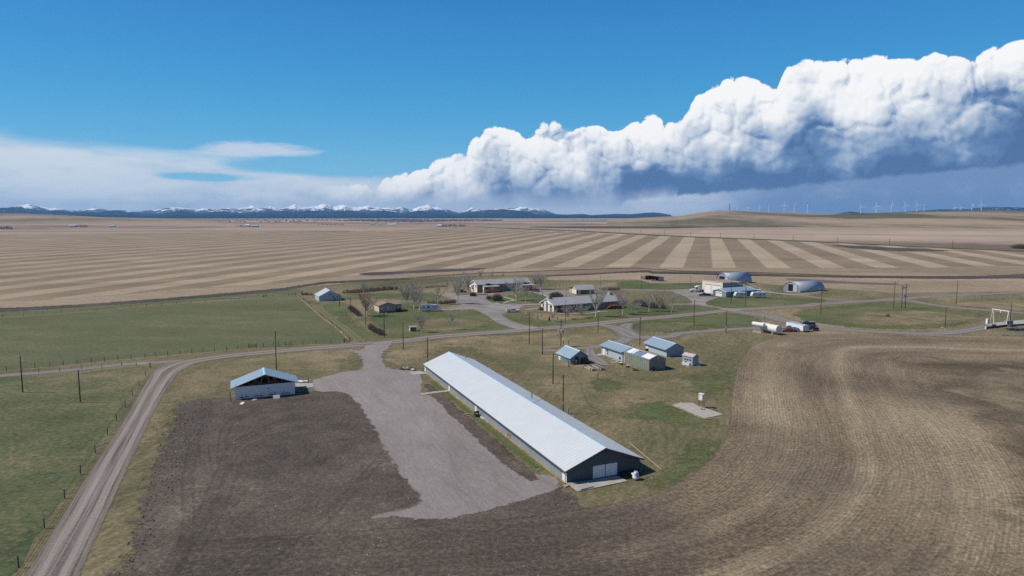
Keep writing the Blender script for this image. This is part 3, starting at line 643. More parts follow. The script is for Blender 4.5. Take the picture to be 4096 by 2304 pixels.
foot = S2('O', [(-700,110),(-300,104),(0,92),(80,89),(160,86),(200,99),(280,112),(400,115),(560,122),(640,125),(750,126),(800,113),(860,110),(940,127),(1010,133),(1190,138),(1240,126),(1330,110),(1400,124),(1480,135),(1540,125),(1620,117),(1680,126),(1730,122),(1790,135),(1840,126),(1920,122),(2000,118),(2080,113),(2200,119),(2300,113),(2390,110)])+\
    S2('N', [(10,113),(100,113),(200,117),(300,127),(370,121),(440,113),(500,121),(560,135),(640,122),(700,112),(850,118),(960,139),(1010,136),(1100,119),(1180,108),(1300,104),(1400,108),(1500,122),(1560,140),(1640,138),(1750,146),(1830,141),(1900,139),(1960,148),(2060,142),(2150,137),(2250,141),(2350,131),(2420,127),(2480,133),(2600,155)])
terrain('foothills', None, foot, 15500, 18000, 19500, FOREST, 5, 14, .4, 1100., .07, 1.0)
low = S2('O', [(-700,154),(300,150),(700,144),(1100,152),(1500,147),(1700,144),(1900,150),(2100,146),(2390,152)])+S2('N', [(200,152),(600,149),(900,153),(1300,150),(1700,154),(2100,157),(2700,160)])
terrain('near_foothills', None, low, 12500, 14000, 15500, FOREST, 8, 10, .4, 1300., .05, 1.0, 5)
peak = S2('O', [(-700,105),(0,110),(80,102),(210,80),(290,92),(370,108),(440,104),(520,120),(600,118),(720,106),(800,122),(920,116),(1000,128),(1140,118),(1220,103),(1330,96),(1440,122),(1500,106),(1560,114),(1600,116),(1650,104),(1720,112),(1800,100),(1860,86),(1930,108),(1990,93),(2060,105),(2120,98),(2170,80),(2230,100),(2290,92),(2340,80),(2390,74)])+\
    S2('N', [(30,82),(60,95),(140,83),(200,100),(260,92),(330,84),(420,100),(480,108),(570,97),(640,115),(700,92),(740,88),(770,84),(850,104),(920,120),(980,140),(1040,128),(1080,99),(1150,115),(1280,112),(1400,104),(1440,92),(1500,104),(1600,110),(1700,150),(2000,158)])
peak = [(x, y-4.5) for x, y in peak]
terrain('snowy_mountains', None, peak, 19500, 22500, 24500, SNOW, 4, 20, .5, 600., .2, 1.0, 9)
terrain('left_hills', 'O', [(-900,120),(-300,128),(0,131),(200,135),(500,149),(760,163),(1000,168),(1300,172),(1700,178)], 4200, 7500, 9500, RANGE, 14, 14, .5, 1400., .03, 1.0, 3)
terrain('distant_ridge', 'M', [(1200,160),(1300,157),(1370,142),(1420,148),(1500,156),(1620,152),(1720,146),(1900,134),(2000,126),(2200,124),(2250,110),(2450,108),(2800,120),(3200,150)], 17000, 20000, 23000, FOREST, 8, 8, .2, 3000., .02, 1.2, 4)
terrain('wind_hill', 'M', [(-300,200),(0,187),(200,178),(290,161),(400,142),(460,136),(600,140),(800,149),(1000,155),(1200,160),(1400,162),(1600,158),(1750,150),(1900,145),(2100,143),(2200,140),(2350,137),(2576,141),(3600,150)], 2600, 6300, 8200, RANGE, 10, 18, .35, 1500., .02, 1.1, 2)
terrain('olive_rise', 'M', [(500,200),(640,182),(760,178),(900,176),(1100,174),(1250,166),(1400,158),(1550,153),(1700,153),(1850,160),(1980,174),(2100,190),(2200,202)], 3600, 4700, 5600, OLIVE, 10, 12, .3, 900., .02, 1.2, 8)

# ------------------------------------------------------------------ haze
HZ = M().box(-27500, 27500, -3500, 27500, -8, 560)
m_, n = mat('air'); v_ = n.new('ShaderNodeVolumePrincipled'); v_.inputs['Color'].default_value = (.27, .57, 1, 1); v_.inputs['Density'].default_value = 2.9e-5
v_.inputs['Anisotropy'].default_value = .1
o_ = n.new('ShaderNodeOutputMaterial'); n.l.new(v_.outputs[0], o_.inputs['Volume'])
structure(HZ.build('haze', m_), 'stuff')

# ------------------------------------------------------------------ plain materials
def paint(name, c, rough=.6, metal=0.0, var=.12, sc=1.5, bump=0.0, spec=.4):
    m_, n = mat(name); q = n.noise(n.obj(), sc, 5, .6); k = lin(*c) if max(c) > 1 else c
    col = n.mix(1.0, k, n.ramp(q, [(.3, (1-var,)*3), (.7, (1+var,)*3)]), 'MULTIPLY')
    n.bsdf(col, rough, metal, n.bump(q, bump, .05) if bump else None, spec=spec); return m_
def sheetmetal(name, c, pitch=.3, axis=0, rough=.5, metal=.1, var=.14, streaks=.25, depth=.03, seam=0.0):
    """ribbed metal cladding: ribs repeat along one local axis, weather streaks run along them"""
    m_, n = mat(name); p = n.obj(); s3 = n.sep(p); u = s3[axis]
    tri = n.m('PINGPONG', u, pitch/2); rib = n.step(tri, pitch*.12, pitch*.3)
    v = n.vm('MULTIPLY', p, (2.2 if axis == 0 else .25, 2.2 if axis == 1 else .25, .25))
    st = n.noise(v, 1.4, 6, .65); bg_ = n.noise(p, .35, 5, .6)
    f = n.add(n.mul(n.sub(st, .5), streaks*3), n.mul(n.sub(bg_, .5), var*3))
    k = lin(*c); col = n.mix(1.0, k, n.ramp(n.add(f, .5), [(.1, (.62,)*3), (.5, (1,)*3), (.9, (1.3,)*3)]), 'MULTIPLY')
    if seam: col = n.mix(n.step(tri, pitch*.08, pitch*.02), col, n.mix(1.0, col, (.72,)*3, 'MULTIPLY'))
    n.bsdf(col, rough, metal, n.bump(rib, .5, depth)); return m_
def shingle(name, c):
    m_, n = mat(name); p = n.obj(); q = n.noise(p, 2.2, 5, .75); r_ = n.noise(n.vm('MULTIPLY', p, (.5, 3, 3)), 2.0, 3, .7)
    k = lin(*c); n.bsdf(n.mix(1.0, k, n.ramp(n.add(n.mul(q, .6), n.mul(r_, .4)), [(.36, (.62,)*3), (.5, (1,)*3), (.66, (1.35,)*3)]), 'MULTIPLY'), .9, normal=n.bump(q, .4, .05)); return m_
def siding(name, c, pitch=.25, rough=.7):
    m_, n = mat(name); p = n.obj(); z = n.sep(p)[2]; b = n.m('FRACT', n.m('DIVIDE', z, pitch)); q = n.noise(p, .8, 5, .6)
    col = n.mix(1.0, lin(*c), n.ramp(q, [(.3, (.9,)*3), (.7, (1.08,)*3)]), 'MULTIPLY')
    n.bsdf(col, rough, normal=n.bump(b, .4, .03)); return m_
ROOF_L = sheetmetal('barn_roof_sheet', (200,203,204), .9, 0, .42, .14, .05, .06, .03, seam=1)
ROOF_B = sheetmetal('blue_grey_roof_sheet', (148,166,178), .45, 0, .42, .25, .06, .08, .03, seam=1)
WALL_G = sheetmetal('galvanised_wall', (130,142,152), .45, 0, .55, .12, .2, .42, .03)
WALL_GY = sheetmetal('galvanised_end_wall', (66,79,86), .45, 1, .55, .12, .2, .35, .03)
WALL_B = sheetmetal('pale_blue_wall', (164,178,188), .4, 0, .55, .1, .12, .22, .03)
WALL_BY = sheetmetal('pale_blue_end_wall', (140,154,170), .4, 1, .55, .1, .1, .18, .03)
QUON = sheetmetal('quonset_sheet', (152,164,174), .6, 0, .45, .2, .12, .16, .05)
CAPC = paint('ridge_flashing', (184,212,222), .35, .2)
WHITE = paint('white_paint', (214,214,212), .5, var=.05); WHITED = paint('weathered_white', (196,198,202), .7, var=.18, sc=3)
TRIM = paint('dark_trim', (84,74,76), .6); BLACK = paint('black_paint', (26,27,30), .3); RUBBER = paint('rubber', (24,24,25), .85)
GLASS = paint('dark_glass', (38,46,54), .08, 0, .1, spec=.8); STEEL = paint('steel', (150,154,158), .4, .6); DSTEEL = paint('dark_steel', (64,66,70), .5, .5)
WOOD = paint('bare_wood', (148,132,116), .85, var=.25, sc=4); DWOOD = paint('dark_wood', (66,56,48), .85, var=.3, sc=4); POLEW = paint('pole_wood', (72,58,50), .9, var=.3, sc=2)
OLDWOOD = paint('grey_old_wood', (150,144,140), .9, var=.25, sc=5); CEDAR = paint('orange_deck_wood', (152,92,60), .7, var=.2, sc=3)
BARKL = paint('pale_bark', (184,176,164), .95, var=.25, sc=3); TWIG = paint('pale_twigs', (160,156,149), .95, var=.15); TWIGR = paint('reddish_twigs', (160,130,112), .95, var=.15)
BUSH = paint('brown_twigs', (122,108,100), .95, var=.3, sc=3); SPRUCE = paint('spruce_needles', (44,58,42), .95, var=.3, sc=4); INSUL = paint('dark_insulation', (52,50,44), .95, var=.5, sc=3)
DIRTC = paint('potting_soil', (92,72,60), .95, var=.3, sc=6, bump=.6); REDP = paint('red_paint', (168,48,60), .35); TEAL = paint('turquoise_paint', (62,150,170), .3); NAVY = paint('navy_paint', (28,40,62), .3)
GREYP = paint('grey_paint', (98,102,106), .35, .3); SILVER = paint('silver_paint', (186,190,194), .3, .3); LAMPR = paint('red_lens', (150,26,24), .3); LAMPW = paint('clear_lens', (225,225,215), .15)
BRICKR = paint('red_panel', (182,70,54), .8); STUCCO = paint('pale_stucco', (212,200,186), .85, var=.06); GREY_SHADE = siding('grey_and_shaded_siding', (128,128,124)); BSID = siding('beige_siding', (196,182,166)); TSID = siding('taupe_siding', (158,146,134)); GBSID = siding('grey_barn_siding', (168,174,180))  # grey siding: the bungalow's own colour, painted-in shade on the long house
SHING = shingle('grey_shingles', (150,150,152)); SHINGB = shingle('brown_shingles', (130,108,98)); SHINGD = shingle('dark_shingles', (104,102,104)); TARR = paint('tar_gravel_roof', (142,124,112), .9, var=.12)
CREAM = paint('cream_block', (210,196,180), .85, var=.05); TANKW = paint('tank_white', (206,204,200), .45, var=.08); GALV = paint('galvanised', (150,160,170), .4, .5)
SHOPW = sheetmetal('slate_wall', (104,124,136), .3, 0, .5, .2, .05, .06, .02); SHOPWY = sheetmetal('slate_end_wall', (120,140,152), .3, 1, .5, .2, .05, .06, .02)
m_, n = mat('greenhouse_film'); p = n.obj(); x_, y_, z_ = n.sep(p)[:]
gr_ = n.m('MINIMUM', n.m('PINGPONG', n.add(x_, y_), .42), n.m('PINGPONG', z_, .3)); q = n.noise(n.vm('MULTIPLY', p, (1, 1, 2.5)), .9, 6, .65)
col = n.mix(n.step(gr_, .05, .02), n.ramp(q, [(.3, lin(92,98,88)), (.5, lin(120,124,112)), (.7, lin(140,140,126))]), lin(150,150,138))
n.bsdf(col, .5, normal=n.bump(q, .2, .05)); FILM = m_
m_, n = mat('greenhouse_glazing'); p = n.obj(); x_, y_, z_ = n.sep(p)[:]
gr_ = n.m('MINIMUM', n.m('PINGPONG', x_, .6), n.m('PINGPONG', y_, .42)); q = n.noise(p, .8, 5, .6)
n.bsdf(n.mix(n.step(gr_, .05, .02), n.ramp(q, [(.3, lin(84,104,118)), (.7, lin(112,132,144))]), lin(168,178,184)), .2); GLZ = m_

# ------------------------------------------------------------------ buildings
def prismx(b, prof, x0, x1):
    n = len(b.v); k = len(prof); b.v += [(x0, y, z) for y, z in prof]+[(x1, y, z) for y, z in prof]
    b.f += [tuple(range(n, n+k)), tuple(n+k+i for i in reversed(range(k)))]+[(n+i, n+k+i, n+k+(i+1) % k, n+(i+1) % k) for i in range(k)]
    return b
def plate(b, q, t):
    q = [Vector(p) for p in q]; nn = (q[1]-q[0]).cross(q[-1]-q[0]).normalized(); n = len(b.v); k = len(q)
    b.v += [tuple(p-nn*t) for p in q]+[tuple(p+nn*t) for p in q]
    b.f += [tuple(range(n, n+k)), tuple(n+k+i for i in reversed(range(k)))]+[(n+i, n+k+i, n+k+(i+1) % k, n+(i+1) % k) for i in range(k)]
    return b
class Bld:
    """gabled building; local x runs along the ridge from A to B, local y into the building"""
    def __init__(s, name, label, cat, A, B, W, wh, rise, oh=.5, eh=.4, wall=WALL_G, endw=None, roof=ROOF_B, cap=CAPC, group=None, openx1=False, body=True):
        A = Vector(A); B = Vector(B); d = B-A; s.L = hypot(d.x, d.y); s.W = W; s.wh = wh; s.rise = rise
        s.t = thing(name, label, cat, (A.x, A.y, 0), atan2(d.y, d.x), group); L = s.L; s.oh = oh
        if body:
            b = M(); b.box(0, L, 0, W, -.3, wh); b.f = [f for i, f in enumerate(b.f) if i not in (3, 5)]   # two long walls, top and floor
            b.build('wall', wall, s.t)
            for xe, op in ((0, False), (L, openx1)):
                e = M(); pr = [(0, -.3), (W, -.3), (W, wh), (W/2, wh+rise), (0, wh)] if not op else [(0, -.3), (W, -.3), (W, wh), (0, wh)]
                prismx(e, pr, xe-.02 if xe == 0 else xe-.06, xe+.06 if xe == 0 else xe+.02); e.build('end_wall', endw or wall, s.t)
        sl = rise/(W/2) if W else 0; s.sl = sl; r = M(); z0 = wh-oh*sl+.06; zr = wh+rise+.06
        r.slab([(-eh, -oh, z0+.1), (L+eh, -oh, z0+.1), (L+eh, W/2, zr+.1), (-eh, W/2, zr+.1)], .1)
        r.slab([(-eh, W+oh, z0+.1), (L+eh, W+oh, z0+.1), (L+eh, W/2+.005, zr+.1), (-eh, W/2+.005, zr+.1)], .1)
        ro = r.build('roof', roof, s.t); s.roof = ro
        if cap:
            c_ = M(); c_.slab([(-eh-.02, W/2-.28, zr+.13-.28*sl), (L+eh+.02, W/2-.28, zr+.13-.28*sl), (L+eh+.02, W/2, zr+.14), (-eh-.02, W/2, zr+.14)], .02)
            c_.slab([(-eh-.02, W/2+.28, zr+.13-.28*sl), (L+eh+.02, W/2+.28, zr+.13-.28*sl), (L+eh+.02, W/2+.004, zr+.14), (-eh-.02, W/2+.004, zr+.14)], .02)
            c_.build('ridge_cap', cap, ro)
    def on(s, name, m_, face, u0, u1, z0, z1, t=.06, frame=None, label=None):
        L, W = s.L, s.W; b = M()
        def bx(u0, u1, z0, z1, t0, t1):
            k = M()
            if face == 'y0': k.box(u0, u1, -t1, -t0, z0, z1)
            elif face == 'y1': k.box(u0, u1, W+t0, W+t1, z0, z1)
            elif face == 'x1': k.box(L+t0, L+t1, u0, u1, z0, z1)
            else: k.box(-t1, -t0, u0, u1, z0, z1)
            return k
        o = bx(u0, u1, z0, z1, .025, t).build(name, m_, s.t)
        if label: o['label'] = label
        if frame:
            fr = M()
            for a in ((u0-.1, u1+.1, z1, z1+.1), (u0-.1, u1+.1, z0-.1, z0), (u0-.1, u0, z0, z1), (u1, u1+.1, z0, z1)):
                k = bx(*a, .025, t+.03); n = len(fr.v); fr.v += k.v; fr.f += [tuple(i+n for i in f) for f in k.f]
            fr.build('window_frame', frame, o)
        return o
    def loc(s, p):
        """world point -> local"""
        d = Vector((p.x, p.y, 0))-Vector((s.t.location.x, s.t.location.y, 0)); a = s.t.rotation_euler.z
        return (d.x*cos(a)+d.y*sin(a), -d.x*sin(a)+d.y*cos(a))
    def world(s, x, y, z=0.0):
        a = s.t.rotation_euler.z; return Vector((s.t.location.x+x*cos(a)-y*sin(a), s.t.location.y+x*sin(a)+y*cos(a), z))
    def roofpt(s, z, px, py):
        """local point of the far (y > W/2) or near roof slope seen at a pixel"""
        for k in range(200):
            h = s.wh+s.rise*(1-k/200); p = g(z, px, py, h); x, y = s.loc(p)
            if s.wh+s.rise*(1-abs(y-s.W/2)/(s.W/2)) >= h-.02: return x, y, h
        return x, y, h
def by_front(z, FL, FR, BLp, top, apex, backeave=None, fronteave=None):
    """corners of a building whose gable faces us: returns A, B, W, wall height, rise"""
    fl, fr = g(z, *FL), g(z, *FR); W = (fr-fl).length; v = (fr-fl)/W; x = Vector((v.y, -v.x, 0))
    wh = hgt(fl, z, *top); mid = (fl+fr)/2; rise = hgt(mid, z, *apex)-wh
    if BLp: L = abs((g(z, *BLp)-fl).dot(x))
    else: L = abs((g(z, *backeave, wh)-g(z, *fronteave, wh)).dot(x))
    return fl-x*L, fl, W, wh, rise

# long barn
nr = g('L', 1865, 742); Wb = (nr-bn).length; dirb = (bn-bf).normalized(); vb = Vector((-dirb.y, dirb.x, 0))
whb = hgt(bn, 'L', 560, 742); apx = hgt(bn+vb*Wb/2, 'L', 1275, 335)
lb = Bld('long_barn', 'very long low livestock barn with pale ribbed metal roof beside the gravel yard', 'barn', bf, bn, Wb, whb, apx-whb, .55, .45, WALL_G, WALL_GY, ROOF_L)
L_, W_b = lb.L, lb.W
print('long barn', L_, W_b, whb, apx)
for a, b_ in ((.345, .505), (.515, .675)): lb.on('sliding_door', WHITE, 'x1', W_b*a, W_b*b_, .1, min(whb-.1, 2.35), .1)
lb.on('door_gap', BLACK, 'x1', W_b*.505, W_b*.515, .1, 2.3, .05)
lb.on('gable_vent', DSTEEL, 'x1', W_b*.46, W_b*.54, apx-.75, apx-.45)
for z_, x_p, y_p in (('K', 662, 462), ('K', 1055, 785), ('K', 1545, 1140)):
    xx, _ = lb.loc(g(z_, x_p, y_p)); lb.on('door', WHITE, 'y0', xx-.5, xx+.45, .05, whb-.25, .08); lb.on('door_frame', WHITED, 'y0', xx-.75, xx-.55, .05, whb-.1, .08)
lb.on('door', WHITE, 'y0', L_-1.45, L_-.5, .05, whb-.3, .08); lb.on('corner_panel', WHITED, 'y0', L_-.3, L_, 0, whb-.3, .05)
fa = M(); fa.box(-.45, L_+.45, -.6, -.56, whb-.55*lb.sl-.16, whb-.55*lb.sl+.02); fa.build('eave_board', TRIM, lb.t)
fa = M()
for s_ in (-1, 1):
    y0 = W_b/2; y1 = W_b/2+s_*(W_b/2+.55); z0 = apx+.0; z1 = whb-.55*lb.sl
    fa.slab([(L_+.45, y0, z0+.08), (L_+.5, y0, z0+.08), (L_+.5, y1, z1+.08), (L_+.45, y1, z1+.08)], .22)
fa.build('barge_board', TRIM, lb.t)
for z_, x0, y0, y1, r_ in (('K', 1333, 242, 172, .17), ('K', 2457, 912, 815, .17), ('F', 560, 1292, 1228, .07), ('K', 1715, 375, 360, .06), ('K', 1846, 468, 452, .06), ('K', 2120, 605, 578, .06)):
    lx, ly, lz = lb.roofpt(z_, x0, y0); ph_ = max(.35, abs(y1-y0)/ZONES[z_][2]*.045)
    v_ = M(); v_.tube((lx, ly, lz), (lx, ly, lz+ph_), r_, k=10); v_.tube((lx, ly, lz+ph_+.02), (lx, ly, lz+ph_+.12), r_*1.5, r_*.6, 10); v_.build('roof_vent', GALV if r_ > .1 else DSTEEL, lb.t)
def flat(name, label, cat, z, pts, m_, h=.12, group=None, z0=-.05):
    P_ = [g(z, *p) for p in pts]; c_ = sum(P_, Vector())/len(P_); b = M(); n_ = len(P_)
    b.v = [(p.x-c_.x, p.y-c_.y, z0) for p in P_]+[(p.x-c_.x, p.y-c_.y, h) for p in P_]
    b.f = [tuple(reversed(range(n_))), tuple(range(n_, 2*n_))]+[(i, (i+1) % n_, n_+(i+1) % n_, n_+i) for i in range(n_)]
    o = b.build(name, m_); o.location = (c_.x, c_.y, 0)
    return tag(o, label, cat, group) if label else structure(o)
pad = flat('concrete_apron', 'pale concrete apron under the sliding doors at the near end of the long barn', 'slab', 'L', [(548,1003),(760,1160),(1180,1072),(1000,950)], CONC, .14)
flat('concrete_apron', 'longer apron slab with the bulk bag at its end, in barn shadow', 'slab', 'L', [(1005,950),(1186,1070),(1685,968),(1490,868)], CONC, .14)
flat('wooden_ramp', 'grey plank ramp lying on the front edge of the barn apron', 'ramp', 'L', [(740,1085),(960,1015),(1052,1085),(810,1145)], OLDWOOD, .3)
flat('broken_pallet', 'pale broken pallet lying at the near left corner of the long barn', 'pallet', 'L', [(480,1050),(560,1020),(605,1050),(520,1085)], WOOD, .18)
flat('concrete_landing', 'concrete landing at the far end door of the long barn', 'slab', 'K', [(370,465),(560,446),(690,492),(440,515)], CONC, .1)
flat('concrete_walk', 'narrow concrete walk crossing the turned earth to the second barn door', 'path slab', 'K', [(560,835),(800,800),(1065,775),(1070,800),(830,826),(590,860)], CONC, .15)
for (a, b_, lab) in ((((1275,1200),(1525,1166)), 0, 'upper of two plank rows leading to the middle barn door'), (((1340,1222),(1530,1188)), 0, 'lower of two plank rows leading to the middle barn door')):
    p0, p1 = g('K', *a[0]), g('K', *a[1]); t = thing('plank_walk', lab, 'planks', (p0+p1)/2, atan2((p1-p0).y, (p1-p0).x), 'planks to the middle door'); Lp = (p1-p0).length
    for k in range(3):
        x0 = -Lp/2+k*Lp/3+.08; M().box(x0, x0+Lp/3-.16, -.14, .14, .1, .16).build('plank', WOOD, t)
# wooden box step, sawhorse, bag, junk, leaning pole
p = g('K', 1555, 1215); t = thing('wooden_steps', 'dark wooden step box with rubble at the middle barn door', 'steps', p, lb.t.rotation_euler.z)
M().box(-.6, .6, -.9, -.82, 0, 1.0).build('side_panel', DWOOD, t); M().box(-.6, -.52, -.8, .3, 0, 1.0).build('side_panel', DWOOD, t); M().box(-.5, .6, -.8, .2, 0, .45).build('tread', DWOOD, t); M().box(-.2, .35, -.7, -.2, .45, .7).build('brick_heap', WOOD, t)
for i, dxy in enumerate(((.9, .1), (1.35, .0), (1.9, .25), (2.5, .2), (3.0, .1), (-1.2, .3))):
    q_ = lb.world(lb.loc(p)[0]+dxy[0], -.35-dxy[1]*.2); o = M().box(-.3, .3, -.12, .12, 0, .22).build('concrete_block', WHITED); o.location = q_; o.rotation_euler.z = lb.t.rotation_euler.z+.3*i
    tag(o, 'pale loose block '+('nearest the middle door steps', 'second from the middle door steps', 'third from the middle door steps', 'fourth from the middle door steps', 'farthest right in the row past the steps', 'just left of the middle door steps')[i]+' by the long barn', 'block', 'loose blocks along the barn wall')
p = g('WB', 1280, 1400); t = thing('sawhorse', 'small wooden trestle standing against the barn wall', 'trestle', p, lb.t.rotation_euler.z)
for sx in (-.45, .45):
    for sy in (-.3, .3): M().bar((sx, sy, 0), (sx*.9, 0, .85), .09).build('leg', WOOD, t)
M().bar((-.6, 0, .88), (.6, 0, .88), .14, .1).build('top_beam', CEDAR, t)
def blob(seed, rx, ry, rz, dent=.25, k=14, j=10):
    b = M(); random.seed(seed)
    for a in range(j+1):
        th = pi*a/j
        for c_ in range(k):
            ph_ = 2*pi*c_/k; d = Vector((sin(th)*cos(ph_), sin(th)*sin(ph_), cos(th))); r_ = 1+dent*mn.noise(d*1.7+Vector((seed, 0, 0)))*1.6
            b.v.append((d.x*rx*r_, d.y*ry*r_, rz+d.z*rz*r_ if d.z > -.7 else rz*.3))
    for a in range(j):
        for c_ in range(k): b.f.append((a*k+c_, a*k+(c_+1) % k, (a+1)*k+(c_+1) % k, (a+1)*k+c_))
    return b
p = g('L', 1830, 925); t = thing('bulk_bag', 'slumped white bulk bag with lifting loops at the right end of the barn apron', 'bulk bag', p)
blob(3, .66, .58, .6, .4).build('bag', WHITED, t, smooth=True)
for a in range(4): M().tube((cos(a*1.57)*.4, sin(a*1.57)*.4, 1.0), (cos(a*1.57+.7)*.15, sin(a*1.57+.7)*.15, 1.45), .04).build('lifting_loop', WHITED, t)
M().box(-.3, .35, -.25, .3, .85, 1.05).build('folded_sheet', BLACK, t)
t = thing('scrap_heap', 'dark heap of boards and sheets in the shadow by the barn doors', 'scrap heap', g('L', 1640, 850), .3)
random.seed(5)
for i in range(9): M().bar((random.uniform(-1.6, 1.2), random.uniform(-.9, .9), .1+i*.05), (random.uniform(-1.2, 1.8), random.uniform(-.9, .9), .15+i*.06), .3, .05).build('board', random.choice((DWOOD, DSTEEL, GREYP)), t)
blob(8, .7, .6, .35, .4).build('tarp', BLACK, t, smooth=True)
a_, b_ = g('L', 1720, 250), g('L', 2325, 757); o = M().tube((a_.x, a_.y, .12), (b_.x, b_.y, .12), .1, .08).build('wooden_pole', WOOD); tag(o, 'long weathered pole lying on the grass beyond the right eave of the long barn', 'pole')
flat('scrap_plank', 'dark narrow beam lying in the barn shadow beside the bulk bag', 'beam', 'L', [(1880,800),(1905,765),(1960,835),(1935,850)], DSTEEL, .2)
t = thing('rubble_heap', 'low heap of grey rubble and earth at the far corner of the long barn', 'rubble heap', g('K', 350, 415))
random.seed(11)
for i in range(14):
    q_ = blob(20+i, random.uniform(.3, .7), random.uniform(.25, .5), random.uniform(.12, .3), .5, 8, 6).build('rubble_lump', random.choice((CONC, WHITED, DIRTC)), t); q_.location = (random.uniform(-2.2, 2.2), random.uniform(-1.2, 1.2), 0)

# open shed with trusses
A, B, W, wh, rise = by_front('T', (470,1022), (1702,905), None, (455,768), (1072,512), (360,640), (366,790))
print('open shed', (A-B).length, W, wh, rise)
os_ = Bld('open_shed', 'half demolished shed with blue metal roof, bare trusses and white panelled wall', 'shed', A+(A-B).normalized()*-.3, B, W, wh, rise, .95, .35, WHITE, WHITE, ROOF_B, CAPC, openx1=True)
b = M(); b.box(os_.L-.25, os_.L+.04, .1, W-.1, wh, wh+.18); b.build('torn_insulation', INSUL, os_.t)
M().box(.2, os_.L-.3, .2, W-.2, wh-.05, wh+.1).build('ceiling', INSUL, os_.t)
tr = M(); nT = 9
for xk in (os_.L-.15, os_.L-1.6):
    tr.bar((xk, .1, wh+.2), (xk, W-.1, wh+.2), .1, .15)
    for s_ in (-1, 1): tr.bar((xk, W/2, wh+rise-.05), (xk, W/2+s_*W/2, wh), .1, .15)
    for i in range(1, nT):
        f = i/nT; y = W*f; h = wh+rise*(1-abs(2*f-1)); tr.bar((xk, y, wh+.1), (xk, y, h-.05), .12)
    for y0, y1 in ((.28, .4), (.44, .3), (.56, .7), (.72, .62), (.6, .5), (.4, .5)):
        tr.bar((xk, W*y0, wh+.15), (xk, W*y1, wh+rise*(1-abs(2*y1-1))-.1), .12)
tr.build('roof_truss', paint('truss_wood', (116,84,62), .85, var=.2), os_.t)
for i, (a, b2) in enumerate(((.07, .22), (.31, .46), (.55, .69), (.77, .92))):
    os_.on('panel', WHITE, 'x1', W*a, W*b2, .55, wh-.15, .045); os_.on('feed_slot', BLACK, 'x1', W*a, W*b2, .36, .5, .07); os_.on('ledge', WHITED, 'x1', W*a, W*b2, .2, .3, .16)
    for q_ in (.25, .75): os_.on('vent_hole', BLACK, 'x1', W*(a+(b2-a)*q_)-.1, W*(a+(b2-a)*q_)+.1, .75, .95, .07)
os_.on('vent_hole', BLACK, 'x1', W*.545, W*.555+.15, wh*.62, wh*.62+.25, .06)
flat('loose_sheet', 'white panel lying flat on the soil before the open shed', 'panel', 'T', [(556,1130),(602,1080),(668,1080),(622,1132)], WHITE, .12, 'loose panels by the open shed')
flat('loose_sheet', 'pale blue panel lying at the foot of the open shed wall', 'panel', 'T', [(798,1045),(852,1010),(928,1020),(868,1050)], SILVER, .12, 'loose panels by the open shed')
q_ = g('T', 1320, 1000); o = M().box(-.75, .75, -.03, .03, 0, .9).build('loose_sheet', WHITE); o.location = q_; o.rotation_euler = (-.6, 0, os_.t.rotation_euler.z+pi/2); tag(o, 'panel leaning against the open shed wall below the third slot', 'panel', 'loose panels by the open shed')
flat('concrete_slab', 'concrete slab with torn white sheeting right of the open shed', 'slab', 'T', [(1700,690),(2085,692),(2085,770),(1925,790),(1720,752)], CONC, .12)
t = thing('torn_sheeting', 'crumpled white sheeting on the slab right of the open shed', 'sheeting', g('T', 1810, 660))
for i in range(4): q_ = blob(40+i, 1.1-.15*i, .55, .14, .6, 12, 6).build('sheet_fold', WHITE, t); q_.location = (-.9+.7*i, .3*(i % 2), .05)
a_ = g('T', 1985, 690); o = M().bar((0, 0, 0), (-.35, .5, 1.3), .25, .08).build('leaning_board', WOOD); o.location = a_; tag(o, 'short board propped upright on the slab right of the open shed', 'board')
a_ = g('T', 380, 1058); o = M().bar((0, 0, 0), (-.1, 0, 2.3), .16).build('post', OLDWOOD); o.location = a_; tag(o, 'short grey post left of the open shed', 'post')

# small slate shed with chimneys
A, B, W, wh, rise = by_front('J', (752,900), (1385,838), (275,700), (752,655), (1115,400))
print('small shed', (A-B).length, W, wh, rise)
s1 = Bld('pump_shed', 'dark slate shed with pale blue roof and two flue pipes beside the wooden troughs', 'shed', A, B, W, wh, rise, .55, .55, SHOPW, SHOPWY, ROOF_B)
L1 = s1.L
s1.on('door', WHITE, 'y0', L1*.09, L1*.25, .1, 2.1); s1.on('window', GLASS, 'y0', L1*.12, L1*.19, 1.3, 2.0, .09)
for a, b2 in ((.42, .5), (.54, .62)): s1.on('window', GLASS, 'y0', L1*a, L1*b2, 1.25, 1.95, .07, WHITE)
s1.on('window', WHITED, 'y0', L1*.3, L1*.4, 1.25, 1.95, .07, WHITE)
s1.on('doorway', BLACK, 'x1', W*.26, W*.46, .05, 2.1, .05, OLDWOOD); s1.on('barrel', SILVER, 'x1', W*.28, W*.35, .3, 1.2, .25)
o = M().bar((L1+.1, W*.85, wh+.5), (L1+.25, W*.95, wh-.9), .07).build('brace', OLDWOOD, s1.t)
M().bar((L1+.3, W*.42, 1.9), (L1+.7, W*.52, 0), .08).build('leaning_pole', OLDWOOD, s1.t)
M().box(L1+.1, L1+.9, W*.6, W*.95, 0, 1.5).build('log_stack', DWOOD, s1.t)
for px_, py_, top_ in ((495, 210, -5), (687, 195, -10)):
    lx, ly, lz = s1.roofpt('J', px_, py_); v_ = M(); v_.tube((lx, ly, lz), (lx, ly, lz+1.9), .09, k=8).build('flue_pipe', DSTEEL, s1.t); v_ = M(); v_.tube((lx, ly, lz+1.9), (lx, ly, lz+2.1), .16, .12, 8).build('flue_cap', WHITE, s1.t)

